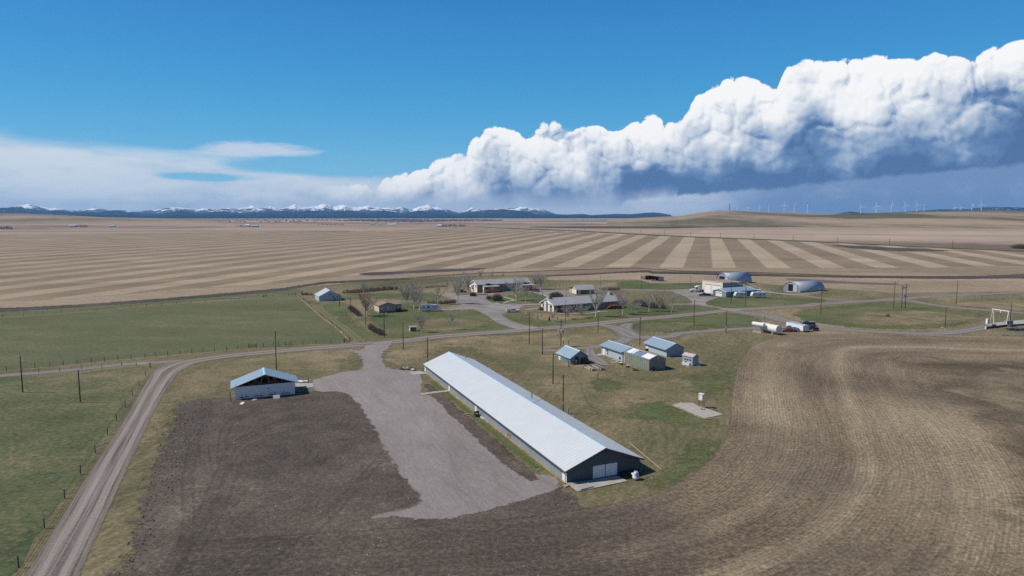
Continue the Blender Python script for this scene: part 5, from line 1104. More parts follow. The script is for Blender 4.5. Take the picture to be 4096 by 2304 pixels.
for k_, a in dict(
    p1=('dark pole at the left edge of the meadow, below the lane', ('A',168,1047), (143,780), 'plain'),
    p2=('dark pole in the left meadow nearer the fenced road', ('A',591,1120), (588,882), 'plain'),
    p3=('tall dark pole right behind the open shed', ('A',2034,882), (2030,595), 'top'),
    p4=('dark pole in front of the pale grey gabled barn', ('B',536,455), (536,318), 'plain'),
    p5=('dark pole beside the upper of two leaning hedge clumps', ('B',652,532), (655,352), 'plain'),
    p6=('dark pole close left of the big reddish tree', ('B',807,643), (806,440), 'plain'),
    p7=('dark leaning pole in the lawn below the beige house', ('B',999,772), (984,500), 'plain'),
    p8=('dark pole by the road left of the tiny shelter', ('S',1014.5,879), (1013,811), 'plain'),
    p9=('dark pole with wires rising behind the far end of the long barn', ('S',1076,924), (1075,849), 'box'),
    p10=('tall pole with crossarm by the junction of the house drive', ('F',55,410), (72,-5), 'cross2'),
    p11=('short dark pole left of the transformer pole', ('F',224,540), (227,205), 'top'),
    p12=('pole with crossarms and three grey transformers behind the small slate shed', ('F',462,436), (457,85), 'trans'),
    p13=('slender dark pole on the far roadside before the bungalow', ('C',1648,777), (1652,478), 'plain'),
    p14=('dark pole at the roadside left of the gravel fork', ('C',2068,905), (2067,640), 'plain'),
    p15=('tall dark pole left of the free standing blue shed', ('F',1478,425), (1458,55), 'top'),
    p16=('brown pole in the grass island with small crossarm', ('D',886,808), (900,480), 'top'),
    p17=('thick black pole on the inner lane in front of the tanks', ('D',1300,905), (1303,615), 'box'),
    p18=('brown pole in front of the slate workshop wall', ('D',1365,535), (1369,240), 'top'),
    p19=('brown pole with crossarm between the two travel trailers', ('D',1549,560), (1561,240), 'cross'),
    p20=('thin pole left of the white truck at the stubble edge', ('D',842,325), (848,180), 'top'),
    p21=('thin pole below the black cattle shelter', ('D',212,357), (217,178), 'lamp'),
    p22=('pole with crossarms in front of the nearer arched shed', ('E',237,603), (235,290), 'cross2'),
    p23=('tall pole with crossarm left of the twin pole frame', ('E',1075,533), (1089,222), 'cross'),
    p24=('tall brown pole right of the road junction by the stubble', ('E',1796,482), (1817,207), 'plain'),
    p25=('lone leaning pole in the right meadow with rubbish at its foot', ('E',1667,748), (1690,515), 'plain'),
    p26=('brown pole behind the white hoist frame', ('E',2418,665), (2436,463), 'plain'),
    p27=('dark pole standing between the barn roof and the small slate shed', ('F',360,918), (370,520), 'top'),
    p28=('pale brown pole with dangling wires beside the long barn roof', ('F',490,1303), (506,803), 'box'),
    p29=('tall thin pole with wires in the grass behind the garage', ('C',2095,350), (2096,155), 'plain'),
    p30=('thin pole in front of the arched shed behind the hall', ('W',1480,345), (1479,180), 'plain'),
    p31=('white headed yard lamp on a thin pole above the white travel trailer', ('B',1536,395), (1528,192), 'lamp'),
    p32=('slender pole between the round shrub and the garage', ('C',1658,440), (1658,322), 'plain'),
    p33=('thin short pole left of the big white tank', ('D',1798,758), (1801,685), 'plain')).items():
    lab, b_, tp, kd = a; th_ = k_ in ('p13','p20','p21','p29','p30','p31','p32','p33')
    PL[k_] = pole(lab, b_, tp, kd, .09 if th_ else .15, 'service poles of the farm', 'street_lamp' if kd == 'lamp' else 'utility_pole')
    PL[k_][0]['category'] = 'lamp' if kd == 'lamp' else 'pole'
for lab, b_, tp in (('short dark post standing right of the wooden troughs', ('F',938,865), (938,783)), ('short thick post at the near corner of the small slate shed', ('F',562,698), (562,625)),
    ('short white pipe stub on the grass edge beside the barn roof', ('E',1640,755), (1640,745))):
    if 'stub' in lab: continue
    p = g(*b_); o = M().tube((0, 0, -.1), (0, 0, hgt(p, b_[0], *tp)), .11, .1, 8).build('wooden_post', POLEW); o.location = p; tag(o, lab, 'post')
# twin pole frame with transformers
pa, pb = g('E', 1166, 525), g('E', 1208, 525); hh = hgt(pa, 'E', 1174, 262); d = pb-pa; t = thing('twin_pole_frame', 'two tall poles joined by beams carrying grey transformers', 'transformer frame', pa, atan2(d.y, d.x)); Lp = d.length
M().tube((0, 0, 0), (0, 0, hh), .17, .12, 8).build('pole_shaft', POLEW, t); M().tube((Lp, 0, 0), (Lp, 0, hh*1.05), .17, .12, 8).build('pole_shaft', POLEW, t)
M().box(-1.2, Lp+1.4, -.25, -.1, hh-.1, hh+.05).build('crossarm', OLDWOOD, t); M().box(-.3, Lp+.5, -.25, -.12, hh*.9, hh*.92).build('crossarm', POLEW, t); M().box(-.8, 1, -.25, -.1, hh*.86, hh*.88).build('crossarm', OLDWOOD, t)
M().box(-.6, Lp+.9, -.45, .45, hh*.48, hh*.5).build('platform', OLDWOOD, t)
for x in (.5, 1.2, 1.9): M().tube((x, 0, hh*.5), (x, 0, hh*.5+1.2), .34, k=12).build('transformer', SILVER, t)
# cables
def cable(label, pts, sag, m_=BLACK, r=.02, name='overhead_cable'):
    b = M(); 
    for a, c_ in zip(pts, pts[1:]):
        a = Vector(a); c_ = Vector(c_); prev = a
        for i in range(1, 15):
            f = i/14; q_ = a.lerp(c_, f); q_.z -= sag*4*f*(1-f); b.tube(prev, q_, r, k=4, cap=False); prev = q_
    tag(b.build(name, m_), label, 'cable')
def topof(k, dz=0): t, h = PL[k]; return Vector((t.location.x, t.location.y, h+dz))
cable('black cable from the slate shed over two poles beside the barn', [s1.world(L1*.45, 0, 2.0), topof('p27', -.3), topof('p28', -.3), lb.world(L_*.66, W_b/2, apx)], 1.0, r=.035)
cable('cable from the pole behind the barn to the short pole', [topof('p9', -.4), topof('p11', -.4)], 1.2, r=.02)
cable('cable from the short pole across to the tall pole by the blue shed', [topof('p11', -.4), topof('p15', -.4)], 2.0, r=.02)
cable('thin cable between the pole by the open shed and the barn end pole', [topof('p3', -.3), topof('p9', -.4)], 2.5, r=.015)
cable('white insulated cables sweeping from the hall to the arched shed', [Vector((C1.x, C1.y, 0))+Vector((cos(ang)*Lh*.6, sin(ang)*Lh*.6, H_+.6)), topof('p22', -1.6)], 3.4, WHITED, .05)
cable('lower white cable from the workshop pole to the arched shed pole', [topof('p19', -.5), topof('p22', -2.1)], 3.0, WHITED, .04)

# ------------------------------------------------------------------ bare trees
def tree_meshes(seed, spread=.42, fork=.22, nl=6, twigs=1.0):
    rnd = random.Random(seed); tk, cr = M(), M()
    def limb(b, p, d, ln, r, n=4, k=5, wob=.12):
        pts = [p]; 
        for i in range(n):
            d = (d+Vector((rnd.uniform(-wob, wob), rnd.uniform(-wob, wob), rnd.uniform(0, wob*.9)))).normalized(); q_ = pts[-1]+d*ln/n
            b.tube(pts[-1], q_, r*(1-i/n*.6), r*(1-(i+1)/n*.6), k, cap=False); pts.append(q_)
        return pts, d
    def sub(p, d, ln, r, lv):
        pts, d2 = limb(cr, p, d, ln, r, 3 if lv else 2, 3)
        if lv == 0: return
        m = rnd.randint(4, 6) if lv > 1 else rnd.randint(3, 5)
        for i in range(int(m*twigs)):
            q_ = pts[rnd.randint(1, len(pts)-1)]; a = rnd.uniform(0, 2*pi); t_ = rnd.uniform(.45, .95); side = Vector((cos(a), sin(a), rnd.uniform(.2, .9)))
            sub(q_, (d2*(1-t_*.5)+side*t_).normalized(), ln*rnd.uniform(.45, .7), r*.5, lv-1)
    base, d0 = limb(tk, Vector((0, 0, 0)), Vector((0, 0, 1)), fork, .027, 3, 8, .06)
    for i in range(nl):
        a = 2*pi*i/nl+rnd.uniform(-.4, .4); s_ = rnd.uniform(.5, 1.0)*spread*2.6; d = Vector((cos(a)*s_, sin(a)*s_, 1)).normalized() if i < nl-1 else Vector((0, 0, 1))
        ln = rnd.uniform(.42, .56); pts, d2 = limb(tk, base[rnd.choice((-1, -1, -2))], d, ln, .0155, 5, 6, .16)
        for q_ in pts[1:]:
            for _ in range(3):
                a2 = rnd.uniform(0, 2*pi); side = Vector((cos(a2), sin(a2), rnd.uniform(.1, .8))); sub(q_, (d2+side*rnd.uniform(.7, 1.3)).normalized(), rnd.uniform(.1, .2), .0042, 2)
    return tk, cr
TP = []
for i, (sd_, sp, fk, nl, tw) in enumerate(((1,.44,.2,7,1.0), (2,.34,.24,6,1.0), (3,.55,.2,7,1.0), (4,.26,.3,5,.8), (5,.5,.16,6,.8), (6,.3,.2,5,1.1))):
    tk, cr = tree_meshes(sd_, sp, fk, nl, tw); a = tk.build('trunk', BARKL); b = cr.build('crown', TWIG); TP.append((a.data, b.data))
    bpy.data.objects.remove(a); bpy.data.objects.remove(b)
RED = TP[0][1].copy(); RED.materials.clear(); RED.materials.append(TWIGR)
def tree(label, base, top, proto, group='bare trees around the houses', rs=1.0, red=False, hmin=0, name='bare_tree'):
    p = g(*base); h = max(hgt(p, base[0], *top), hmin); t = thing(name, label, 'tree', p, random.uniform(0, 6.3), group)
    for nm, d in (('trunk', TP[proto][0]), ('crown', RED if red else TP[proto][1])):
        o = bpy.data.objects.new(nm, d); COL.objects.link(o); o.parent = t
    t.scale = (h*rs, h*rs, h); return t
tree('big spreading tree with reddish crown left of the beige house', ('B',822,554), (822,262), 0, rs=1.15, red=True)
tree('slim bare tree rising behind the reddish tree', ('B',786,335), (790,180), 1, rs=.9)
for a in (('tall bare tree right behind the beige house deck', ('B',1228,462), (1225,165), 1), ('twin stemmed tall bare tree left of the white trailer', ('B',1306,472), (1320,160), 0), ('bare tree standing at the roadside beside the tiny shelter', ('B',1382,718), (1385,470), 5),
    ('small bare tree alone in the lower lawn', ('B',1695,692), (1690,490), 3), ('thin bare tree behind the low hedge above the trailer', ('B',1552,430), (1548,200), 3), ('big bare tree at the left edge of the gravel court', ('C',258,528), (255,110), 5),
    ('tall bare tree at the left end of the two storey house', ('C',398,412), (395,75), 1), ('large forked tree on the lawn in front of the two storey house', ('C',1018,492), (1015,118), 2), ('thin tree right of the large forked tree', ('C',1136,512), (1140,300), 3),
    ('small tree by the grey car, right of the forked tree', ('C',1268,472), (1265,330), 4), ('tall bare tree right of the second porch', ('C',1265,342), (1265,105), 1), ('tall pale tree farthest right behind the grey car', ('C',1332,348), (1335,95), 5),
    ('small tree beside the dark car near the house', ('C',340,402), (335,270), 3), ('bare tree behind the left part of the two storey house', ('C',548,225), (548,75), 1), ('bare tree behind the middle of the two storey house', ('C',705,222), (700,105), 3),
    ('bare tree behind the right half of the two storey house', ('C',845,215), (840,120), 3), ('young forked tree at the left corner of the bungalow', ('C',1482,767), (1480,575), 5), ('spreading tree in front of the left bungalow deck', ('C',1680,730), (1680,500), 2),
    ('spreading tree in front of the bungalow middle', ('C',1860,716), (1845,470), 2), ('tall tree before the right half of the bungalow', ('C',2040,698), (2040,262), 1), ('broad tree past the right end of the bungalow', ('C',2390,665), (2395,330), 0),
    ('low tree between the bungalow and the round thicket', ('C',2566,642), (2560,450), 4), ('leftmost short tree in the row before the thicket', ('D',146,645), (140,455), 4), ('second short tree in the row before the thicket', ('D',310,630), (305,365), 5),
    ('third short tree in the row before the thicket', ('D',450,630), (455,345), 5), ('rightmost tree of the row, clear of the thicket', ('D',610,608), (608,385), 3), ('slim tree among the leaning trunks by the white trailer', ('B',1360,500), (1345,250), 3),
    ('slim bare tree over the long hedge behind the barn', ('B',1100,290), (1105,150), 3), ('bare tree at the drive end above the yard lamp', ('B',1650,300), (1655,150), 3)):
    tree(*a, rs=random.uniform(.9, 1.1))
sap = [('C',1250,507,395),('C',1352,476,368),('C',1065,692,600),('C',1105,716,618),('C',1163,692,632),('C',1250,727,640),('C',1287,777,645),('C',1340,722,650),('C',1388,755,690),('C',1300,452,385),('C',1435,328,268),('C',1480,330,262),('C',1525,338,270),('C',1570,342,272),('C',1620,335,280),('C',1660,330,272),('C',1700,345,285),('C',2312,640,590),('C',1885,680,640),('B',1840,675,640),('F',770,296,238),('F',688,300,270),('E',280,590,545)]
for i, (z, x, y, yt) in enumerate(sap):
    o_ = {0:'first', 1:'second', 2:'third', 3:'fourth', 4:'fifth', 5:'sixth', 6:'seventh', 7:'eighth', 8:'ninth'}
    if i < 2 or i == 9: lab = ('thin sapling right of the forked tree on the oval lawn', 'thin sapling at the right rim of the oval lawn', '', '', '', '', '', '', '', 'thin sapling between two others on the oval lawn')[i]
    elif i < 9: lab = o_[i-2]+' sapling from the left in the bed before the bungalow'
    elif i < 17: lab = o_[i-10]+' sapling from the left in the nursery row behind the grey car'
    else: lab = ('small sapling before the bungalow steps', 'small sapling under the bungalow middle', 'small sapling in the lower lawn by the drive', 'small bare sapling beyond the transformer pole', 'shorter sapling left of its neighbour beyond the transformer pole', 'tiny reddish sapling left of the arched shed pole')[i-17]
    tree(lab, (z, x, y), (x, yt), 3, 'young saplings', .55, name='sapling')
# two little spruces
for lab, b_, yt in (('small dark spruce at the left corner of the bungalow bed', ('C',1440,752), 680), ('tiny spruce right of the other by the bungalow', ('C',1546,732), 698)):
    p = g(*b_); h = hgt(p, 'C', b_[1], yt); t = thing('spruce_tree', lab, 'spruce', p); M().tube((0, 0, 0), (0, 0, h*.95), .07, .02, 6).build('trunk', POLEW, t); b = M(); random.seed(3)
    for i in range(260):
        f = random.random(); z_ = h*(.12+.88*f); r_ = h*.33*(1-f)*random.uniform(.5, 1); a = random.uniform(0, 6.3); b.tube((cos(a)*r_*.2, sin(a)*r_*.2, z_), (cos(a)*r_, sin(a)*r_, z_-.12), .07, .02, 3)
    b.build('crown', SPRUCE, t)

# ------------------------------------------------------------------ shrubs and hedges: bundles of upright twigs
def twigs(b, cx, cy, rx, ry, h, n, rnd, ang=0.0):
    for _ in range(n):
        a = rnd.uniform(0, 6.283); q_ = sqrt(rnd.random()); x = cos(a)*rx*q_; y = sin(a)*ry*q_; hh_ = h*(1-.55*q_*q_)*rnd.uniform(.6, 1.1)
        xx = cx+x*cos(ang)-y*sin(ang); yy = cy+x*sin(ang)+y*cos(ang); lx_ = x*.35+rnd.uniform(-.3, .3); ly_ = y*.35+rnd.uniform(-.3, .3)
        m1 = (xx*.999+lx_*.3, yy+ly_*.3, hh_*.5); b.tube((xx-x*.25, yy-y*.25, 0), m1, .035, .028, 3, cap=False); b.tube(m1, (xx+lx_, yy+ly_, hh_), .028, .012, 3, cap=False)
        for _k in range(2): e_ = (m1[0]+rnd.uniform(-.5, .5), m1[1]+rnd.uniform(-.5, .5), hh_*rnd.uniform(.65, .98)); b.tube(m1, e_, .02, .01, 3, cap=False)
def shrub(label, z, x, y, w_px, y_top, dens=1.0, name='shrub', ry=None, m_=None, group=None):
    p = g(z, x, y); w_ = (g(z, x+w_px/2, y)-g(z, x-w_px/2, y)).length/2; h = max(.8, hgt(p, z, x, y_top)); b = M(); rnd = random.Random(int(x*7+y)); ry = ry or w_
    twigs(b, 0, 0, w_, ry, h, int(150*dens*max(1, w_)), rnd); o = b.build(name, m_ or BUSH); o.location = p; return tag(o, label, 'shrub', group)
def hedge(label, z, pts, hw, y_h, dens=1.0, name='hedge'):
    P_ = [g(z, *q_) for q_ in pts]; c_ = P_[0]; b = M(); rnd = random.Random(int(pts[0][0]))
    for a, d in zip(P_, P_[1:]):
        L_2 = (d-a).length; n_ = max(1, int(L_2/1.4))
        for i in range(n_):
            q_ = a.lerp(d, (i+.5)/n_)-c_; twigs(b, q_.x, q_.y, 1.0, hw, y_h*rnd.uniform(.75, 1.1), int(48*dens), rnd, atan2((d-a).y, (d-a).x))
    o = b.build(name, m_=BUSH) if False else b.build(name, BUSH); o.location = c_; return tag(o, label, 'hedge')
hedge('low dark hedge left of the pale grey barn', 'B', [(145,335),(220,337),(270,338)], .9, 1.9)
hedge('long brown hedge row running behind the barn and beige house', 'B', [(570,318),(700,312),(850,300),(950,290),(1050,282),(1140,275)], 1.3, 3.0)
hedge('far thin hedge continuing towards the yard lamp', 'B', [(1330,262),(1450,258),(1560,252),(1640,250)], .8, 1.4, .8)
hedge('upper leaning hedge clump along the two wheel track', 'B', [(640,475),(690,515),(745,555)], 1.1, 2.4, 1.2)
hedge('lower leaning hedge clump near the road', 'B', [(850,680),(910,715),(980,752)], 1.2, 2.6, 1.2)
hedge('low thick hedge above the white travel trailer', 'B', [(1445,425),(1520,428),(1600,425),(1680,418),(1735,412)], 1.2, 2.2, 1.2)
hedge('brown hedge row behind the bungalow end', 'C', [(2110,355),(2190,357),(2270,357),(2345,355)], 1.0, 2.6)
hedge('broad brown thicket behind the row of short trees', 'D', [(130,545),(220,560),(320,575),(420,590),(520,590)], 2.4, 3.4, 1.6)
shrub('rounded dark shrub on the left rim of the oval lawn', 'C', 770, 487, 130, 400, 1.6); shrub('sparse grey shrub left of the rounded dark shrub', 'C', 662, 472, 60, 415, .8)
shrub('rounded brown shrub between the court and the garage', 'C', 1525, 447, 165, 372, 1.6); shrub('reddish low shrub by the bungalow left gable', 'C', 1340, 610, 70, 565, 1.0); shrub('tan grass tuft at the corner of the slate shed', 'J', 870, 905, 130, 790, 1.0, m_=paint('tan_tuft', (170,124,92)))
shrub('dark bush among lane and stubble at the far right edge', 'M', 2560, 402, 120, 365, .8)

# ------------------------------------------------------------------ fences
def fence(label, z, posts, hp, rp=.07, wires=3, m_=POLEW, wm=STEEL, wr=.012, between=0, cat='fence'):
    P_ = [g(z, *q_) if not isinstance(q_, Vector) else q_ for q_ in posts]
    if between:
        Q_ = []
        for a, d in zip(P_, P_[1:]):
            n_ = max(1, round((d-a).length/between)); Q_ += [a.lerp(d, i/n_) for i in range(n_)]
        P_ = Q_+[P_[-1]]
    o0 = P_[0]; t = thing('wire_fence', label, cat, o0); random.seed(len(P_)*31)
    for k, p in enumerate(P_[:100]): q_ = p-o0; M().tube((q_.x, q_.y, 0), (q_.x+random.uniform(-.05, .05), q_.y, hp*random.uniform(.92, 1.06)), rp, k=5).build('post', m_, t)
    if wires:
        b = M()
        for a, d in zip(P_, P_[1:]):
            for i in range(wires): h_ = hp*(.35+.6*i/max(1, wires-1)); b.tube((a-o0)+Vector((0, 0, h_)), (d-o0)+Vector((0, 0, h_)), wr, k=3, cap=False)
        b.build('wire', wm, t)
    return t
GREENW = paint('green_wire', (84,122,84), .5, .2)
fence('fence of dark posts between the green pasture and the lane', 'A', [(48,892),(258,868),(367,857),(466,849),(567,840),(672,829),(769,820),(868,814),(965,805),(1067,797),(1148,789),(1234,779),(1322,773),(1412,763),(1493,754),(1580,749),(1667,742),(1750,732),(1830,722)], 1.5)
fence('short fence continuing right of the pasture gate', 'A', [(1885,722),(1937,716),(2010,712),(2050,706),(2098,703),(2145,703),(2229,698),(2326,692),(2434,687),(2535,682)], 1.5)
fence('thin fence along the far side of the green pasture', 'A', [(-100,505),(20,497),(172,487),(313,470),(451,462),(588,456),(717,445),(840,432),(960,423),(1077,416),(1190,408),(1298,398),(1404,390),(1508,382),(1700,366),(1800,360)], 1.3, .06)
fence('short fence piece by the far pasture corner', 'A', [(1935,350),(2010,345),(2090,340),(2170,334)], 1.3, .06)
fence('fence running down between the pasture and the two wheel track', 'B', [(85,330),(150,385),(215,430),(260,475),(305,515),(350,555),(395,590),(440,620),(480,665),(505,680),(552,725),(575,745),(600,765),(622,785),(640,812)], 1.4, .08, between=4)
fence('green wired fence following the left edge of the gravel road', 'R', [(-60,1640),(135,1390),(322,1105),(467,890),(582,715),(687,563),(775,433),(842,330),(903,235),(955,148),(1003,78)]+[g('A', 1022, 998), g('A', 1070, 925), g('A', 1108, 865)], 1.5, .07, 3, POLEW, GREENW, .022)
fence('low post fence below the lane at the far left', 'A', [(285,908),(440,895),(600,880),(750,868),(895,853),(1003,850),(1100,860)], 1.2, .06)
fence('sparse stakes in the dry lawn beyond the barn', 'B', [(1524,890),(1600,880),(1690,870),(1855,855),(1935,850),(2010,835),(2085,828),(2160,820),(2240,815),(2318,812)], .9, .05, 0)
fence('thin fence along the stubble behind the farmyard', 'D', [(-340,232),(-200,238),(0,322),(150,318),(230,315),(310,312),(405,305),(545,302),(625,297),(700,292),(820,288),(1000,275)][2:], 1.2, .06)
fence('thin fence at the stubble edge behind the garage', 'C', [(1410,240),(1500,240),(1585,236),(1700,240),(1810,244),(1930,240),(2050,236),(2150,235),(2300,232),(2400,228)], 1.2, .06)
fence('stakes in the meadow below the arched shed lane', 'D', [(1800,478),(1880,480),(1950,485),(2055,548)], 1.0, .05, 0)
def gate(label, z, a, b_, h=1.2, m_=DSTEEL):
    p0, p1 = g(z, *a), g(z, *b_); d = p1-p0; t = thing('farm_gate', label, 'gate', p0, atan2(d.y, d.x)); L2_ = d.length; f = M()
    for k in range(5): f.tube((.1, 0, .25+k*(h-.25)/4), (L2_-.1, 0, .25+k*(h-.25)/4), .03, k=5)
    f.build('bars', m_, t)
    for x in (0, L2_): M().tube((x, 0, 0), (x, 0, h+.3), .08, k=6).build('gate_post', POLEW, t)
    M().bar((.1, 0, .25), (L2_-.1, 0, h), .05).build('brace', m_, t); return t
gate('tubular gate at the front corner of the green pasture', 'A', (1832, 722), (1884, 722)); gate('gate at the far end of the pasture by the dead grass', 'A', (2120, 337), (2172, 334)); gate('leaning gate at the bottom of the two wheel track', 'B', (582, 822), (645, 808))
gate('pale tubular panel alone in the far right meadow', 'E', (2008, 413), (2090, 415), 1.3, SILVER); gate('dark brace panel in the fence before the road', 'A', (2098, 706), (2130, 708)); gate('small dark gate at the far pasture edge', 'A', (1937, 349), (1962, 347))
a_, b_ = g('A', 1690, 362), g('A', 1760, 358); o = M().box(-.5*(b_-a_).length, .5*(b_-a_).length, -.5, .5, 0, .6).build('water_trough', SILVER); o.location = (a_+b_)/2; tag(o, 'long pale water trough at the far side of the green pasture', 'trough')

# ------------------------------------------------------------------ vehicles: local x forward
def wheel(t, x, y, r, w_=.24, rimm=None):
    s_ = 1 if y > 0 else -1; o = M().tube((x, y-s_*w_, r), (x, y, r), r, k=16).build('wheel', RUBBER, t); M().tube((x, y+s_*.01, r), (x, y+s_*.03, r), r*.55, k=12).build('rim', rimm or SILVER, o)
def cabin(t, x0, x1, xt0, xt1, w0, w1, z0, z1, m_, name='cabin'):
    b = M(); lo = [(x0, -w0, z0), (x1, -w0, z0), (x1, w0, z0), (x0, w0, z0)]; hi = [(xt0, -w1, z1), (xt1, -w1, z1), (xt1, w1, z1), (xt0, w1, z1)]
    b.v = lo+hi; b.f = [(3, 2, 1, 0), (4, 5, 6, 7)]+[(i, (i+1) % 4, 4+(i+1) % 4, 4+i) for i in range(4)]; b.build(name, m_, t)
    def L3(a, c_, f): return tuple(a[k]+(c_[k]-a[k])*f for k in range(3))
    for i, j, nm in ((0, 1, 'side_window'), (1, 2, 'windscreen'), (2, 3, 'side_window'), (3, 0, 'rear_window')):
        q_ = []
        for (u, v) in ((.06, .12), (.94, .12), (.92, .86), (.08, .86)): q_.append(L3(L3(lo[i], lo[j], u), L3(hi[i], hi[j], u), v))
        plate(M(), q_, .012).build(nm, GLASS, t) if nm != 'side_window' else (plate(M(), [q_[0], L3(q_[0], q_[1], .46), L3(q_[3], q_[2], .46), q_[3]], .012).build(nm, GLASS, t), plate(M(), [L3(q_[0], q_[1], .52), q_[1], q_[2], L3(q_[3], q_[2], .52)], .012).build(nm, GLASS, t))
def lights(t, xf, xr, w_, zf, zr):
    for s_ in (-1, 1):
        M().box(xf-.02, xf+.04, s_*w_-.16, s_*w_+.16, zf, zf+.2).build('headlight', LAMPW, t); M().box(xr-.04, xr+.02, s_*w_-.12, s_*w_+.12, zr, zr+.3).build('tail_light', LAMPR, t)
def vehicle(label, cat, name, z, x, y, head, kind, m_, L=None):
    t = thing(name, label, cat, g(z, x, y), RAD(head))
    if kind == 'pickup':
        prof = [(-2.85, .45), (-2.85, 1.12), (-.55, 1.12), (-.5, 1.18), (1.25, 1.16), (2.75, 1.02), (2.88, .85), (2.88, .45)]
        M().prism(prof, -.95, .95).build('body', m_, t); cabin(t, -.75, 1.35, -.5, .75, .9, .76, 1.14, 1.82, m_)
        M().box(-2.75, -.85, -.8, .8, 1.125, 1.14).build('cargo_bed', BLACK, t)
        for s_ in (-1, 1): M().box(-2.85, -.8, s_*.88-.06, s_*.88+.06, 1.12, 1.3).build('bed_rail', m_, t)
        M().box(-2.87, -2.78, -.94, .94, .6, 1.3).build('tailgate', m_, t); M().box(2.88, 3.0, -.95, .95, .42, .66).build('bumper', STEEL, t); M().box(-3.0, -2.87, -.9, .9, .42, .58).build('bumper', STEEL, t)
        for xx in (-1.75, 1.85):
            for s_ in (-1, 1): wheel(t, xx, s_*.97, .4)
        lights(t, 2.88, -2.88, .75, .78, .75); M().box(2.88, 2.9, -.5, .5, .7, .98).build('grille', BLACK, t)
    elif kind in ('suv', 'sedan'):
        zt = 1.78 if kind == 'suv' else 1.42; zb = 1.05 if kind == 'suv' else .88
        M().prism([(-2.3, .35), (-2.35, zb-.1), (-2.2, zb), (1.0, zb), (2.25, zb-.12), (2.4, .65), (2.4, .35)], -.92, .92).build('body', m_, t)
        cabin(t, -2.2 if kind == 'suv' else -1.7, 1.15, -1.95 if kind == 'suv' else -.95, .45, .86, .7, zb, zt, m_)
        for xx in (-1.45, 1.45):
            for s_ in (-1, 1): wheel(t, xx, s_*.94, .36)
        lights(t, 2.38, -2.35, .7, .6, .7)
        M().box(2.38, 2.48, -.9, .9, .33, .55).build('bumper', BLACK, t); M().box(-2.46, -2.34, -.9, .9, .33, .55).build('bumper', BLACK, t)
    return t
vehicle('white crew cab pickup parked on the court before the bungalow', 'pickup truck', 'pickup_truck', 'C', 972, 640, 8, 'pickup', WHITE)
vehicle('black car parked on the court below the two storey house', 'car', 'parked_car', 'C', 460, 430, 70, 'suv', BLACK)
vehicle('dark car half hidden by a small tree at the upper drive', 'car', 'parked_car', 'C', 315, 387, 5, 'suv', BLACK)
vehicle('grey car parked at the second porch of the two storey house', 'car', 'parked_car', 'C', 1260, 378, 170, 'suv', GREYP)
vehicle('turquoise pickup between the big tank and the white box trailer', 'pickup truck', 'pickup_truck', 'U', 1440, 500, 158, 'pickup', TEAL)
vehicle('red car in front of the turquoise pickup', 'car', 'parked_car', 'U', 1395, 535, 178, 'sedan', REDP)
vehicle('dark blue pickup parked right of the white box trailer', 'pickup truck', 'pickup_truck', 'U', 2150, 480, 100, 'pickup', NAVY)
vehicle('dark pickup mostly hidden behind the white box trailer', 'pickup truck', 'pickup_truck', 'U', 1990, 345, 175, 'pickup', NAVY)
# dark old truck with deck
t = vehicle('old black truck with an open deck by the workshop doors', 'truck', 'old_truck', 'W', 800, 778, 172, 'pickup', BLACK)
t = thing('deck_trailer', 'low dark deck trailer behind the old black truck', 'trailer', g('W', 925, 765), RAD(-8)); M().box(-1.4, 1.6, -.9, .9, .6, .72).build('deck', OLDWOOD, t); M().box(-1.4, 1.6, .86, .94, .72, 1.0).build('side_rail', DSTEEL, t); M().box(1.5, 1.6, -.9, .84, .72, 1.2).build('tail_board', OLDWOOD, t)
for s_ in (-1, 1): wheel(t, .4, s_*.98, .35)
# white highway tractor
t = thing('semi_truck', 'white long nosed highway tractor parked left of the cream hall', 'truck', g('W', 585, 668), RAD(186))
M().prism([(1.0, .7), (1.0, 2.0), (3.4, 1.7), (3.75, 1.2), (3.75, .6)], -.8, .8).build('bonnet', WHITE, t); M().box(-4.0, 1.0, -.45, .45, .75, 1.05).build('chassis', BLACK, t); M().box(-1.6, .98, -1.1, 1.1, .9, 3.0).build('sleeper_cab', WHITE, t)
M().prism([(-1.6, 3.01), (-1.5, 3.65), (-.2, 3.55), (.7, 3.01)], -1.05, 1.05).build('roof_fairing', WHITE, t); M().box(.99, 1.03, -1.0, 1.0, 2.05, 2.75).build('windscreen', GLASS, t)
for s_ in (-1, 1):
    M().box(-.1, .8, s_*1.12-.02, s_*1.12+.02, 2.0, 2.65).build('side_window', GLASS, t); wheel(t, 2.6, s_*1.1, .5, .3); wheel(t, -2.3, s_*1.15, .5, .5); wheel(t, -3.5, s_*1.15, .5, .5); M().tube((-1.75, s_*.95, 1.0), (-1.75, s_*.95, 3.9), .09, k=8).build('exhaust_stack', STEEL, t); M().box(3.7, 3.78, s_*.62-.12, s_*.62+.12, 1.0, 1.2).build('headlight', LAMPW, t); M().box(.2, 3.2, s_*1.0-.15, s_*1.0+.1, 1.02, 1.18).build('fender', WHITE, t)
    M().tube((-.9, s_*1.0, .65), (.6, s_*1.0, .65), .32, k=10).build('fuel_tank', STEEL, t)
M().box(3.75, 3.8, -.4, .4, .8, 1.6).build('grille', STEEL, t); M().box(3.78, 4.0, -1.15, 1.15, .4, .75).build('bumper', STEEL, t)
M().box(-.1, .1, -.1, .1, 0, 0)
t = thing('storage_box', 'tall brown storage box standing between truck and hall', 'cupboard', g('W', 805, 662), ang); M().box(-.9, .9, -.6, .6, 0, 2.6).build('box_body', paint('brown_box', (150,136,124), .7), t); M().box(-.98, -.9, -.64, .64, 0, 2.7).build('box_end', CREAM, t); M().box(.9, 1.0, -.62, .62, 0, 2.65).build('box_lid', DSTEEL, t)
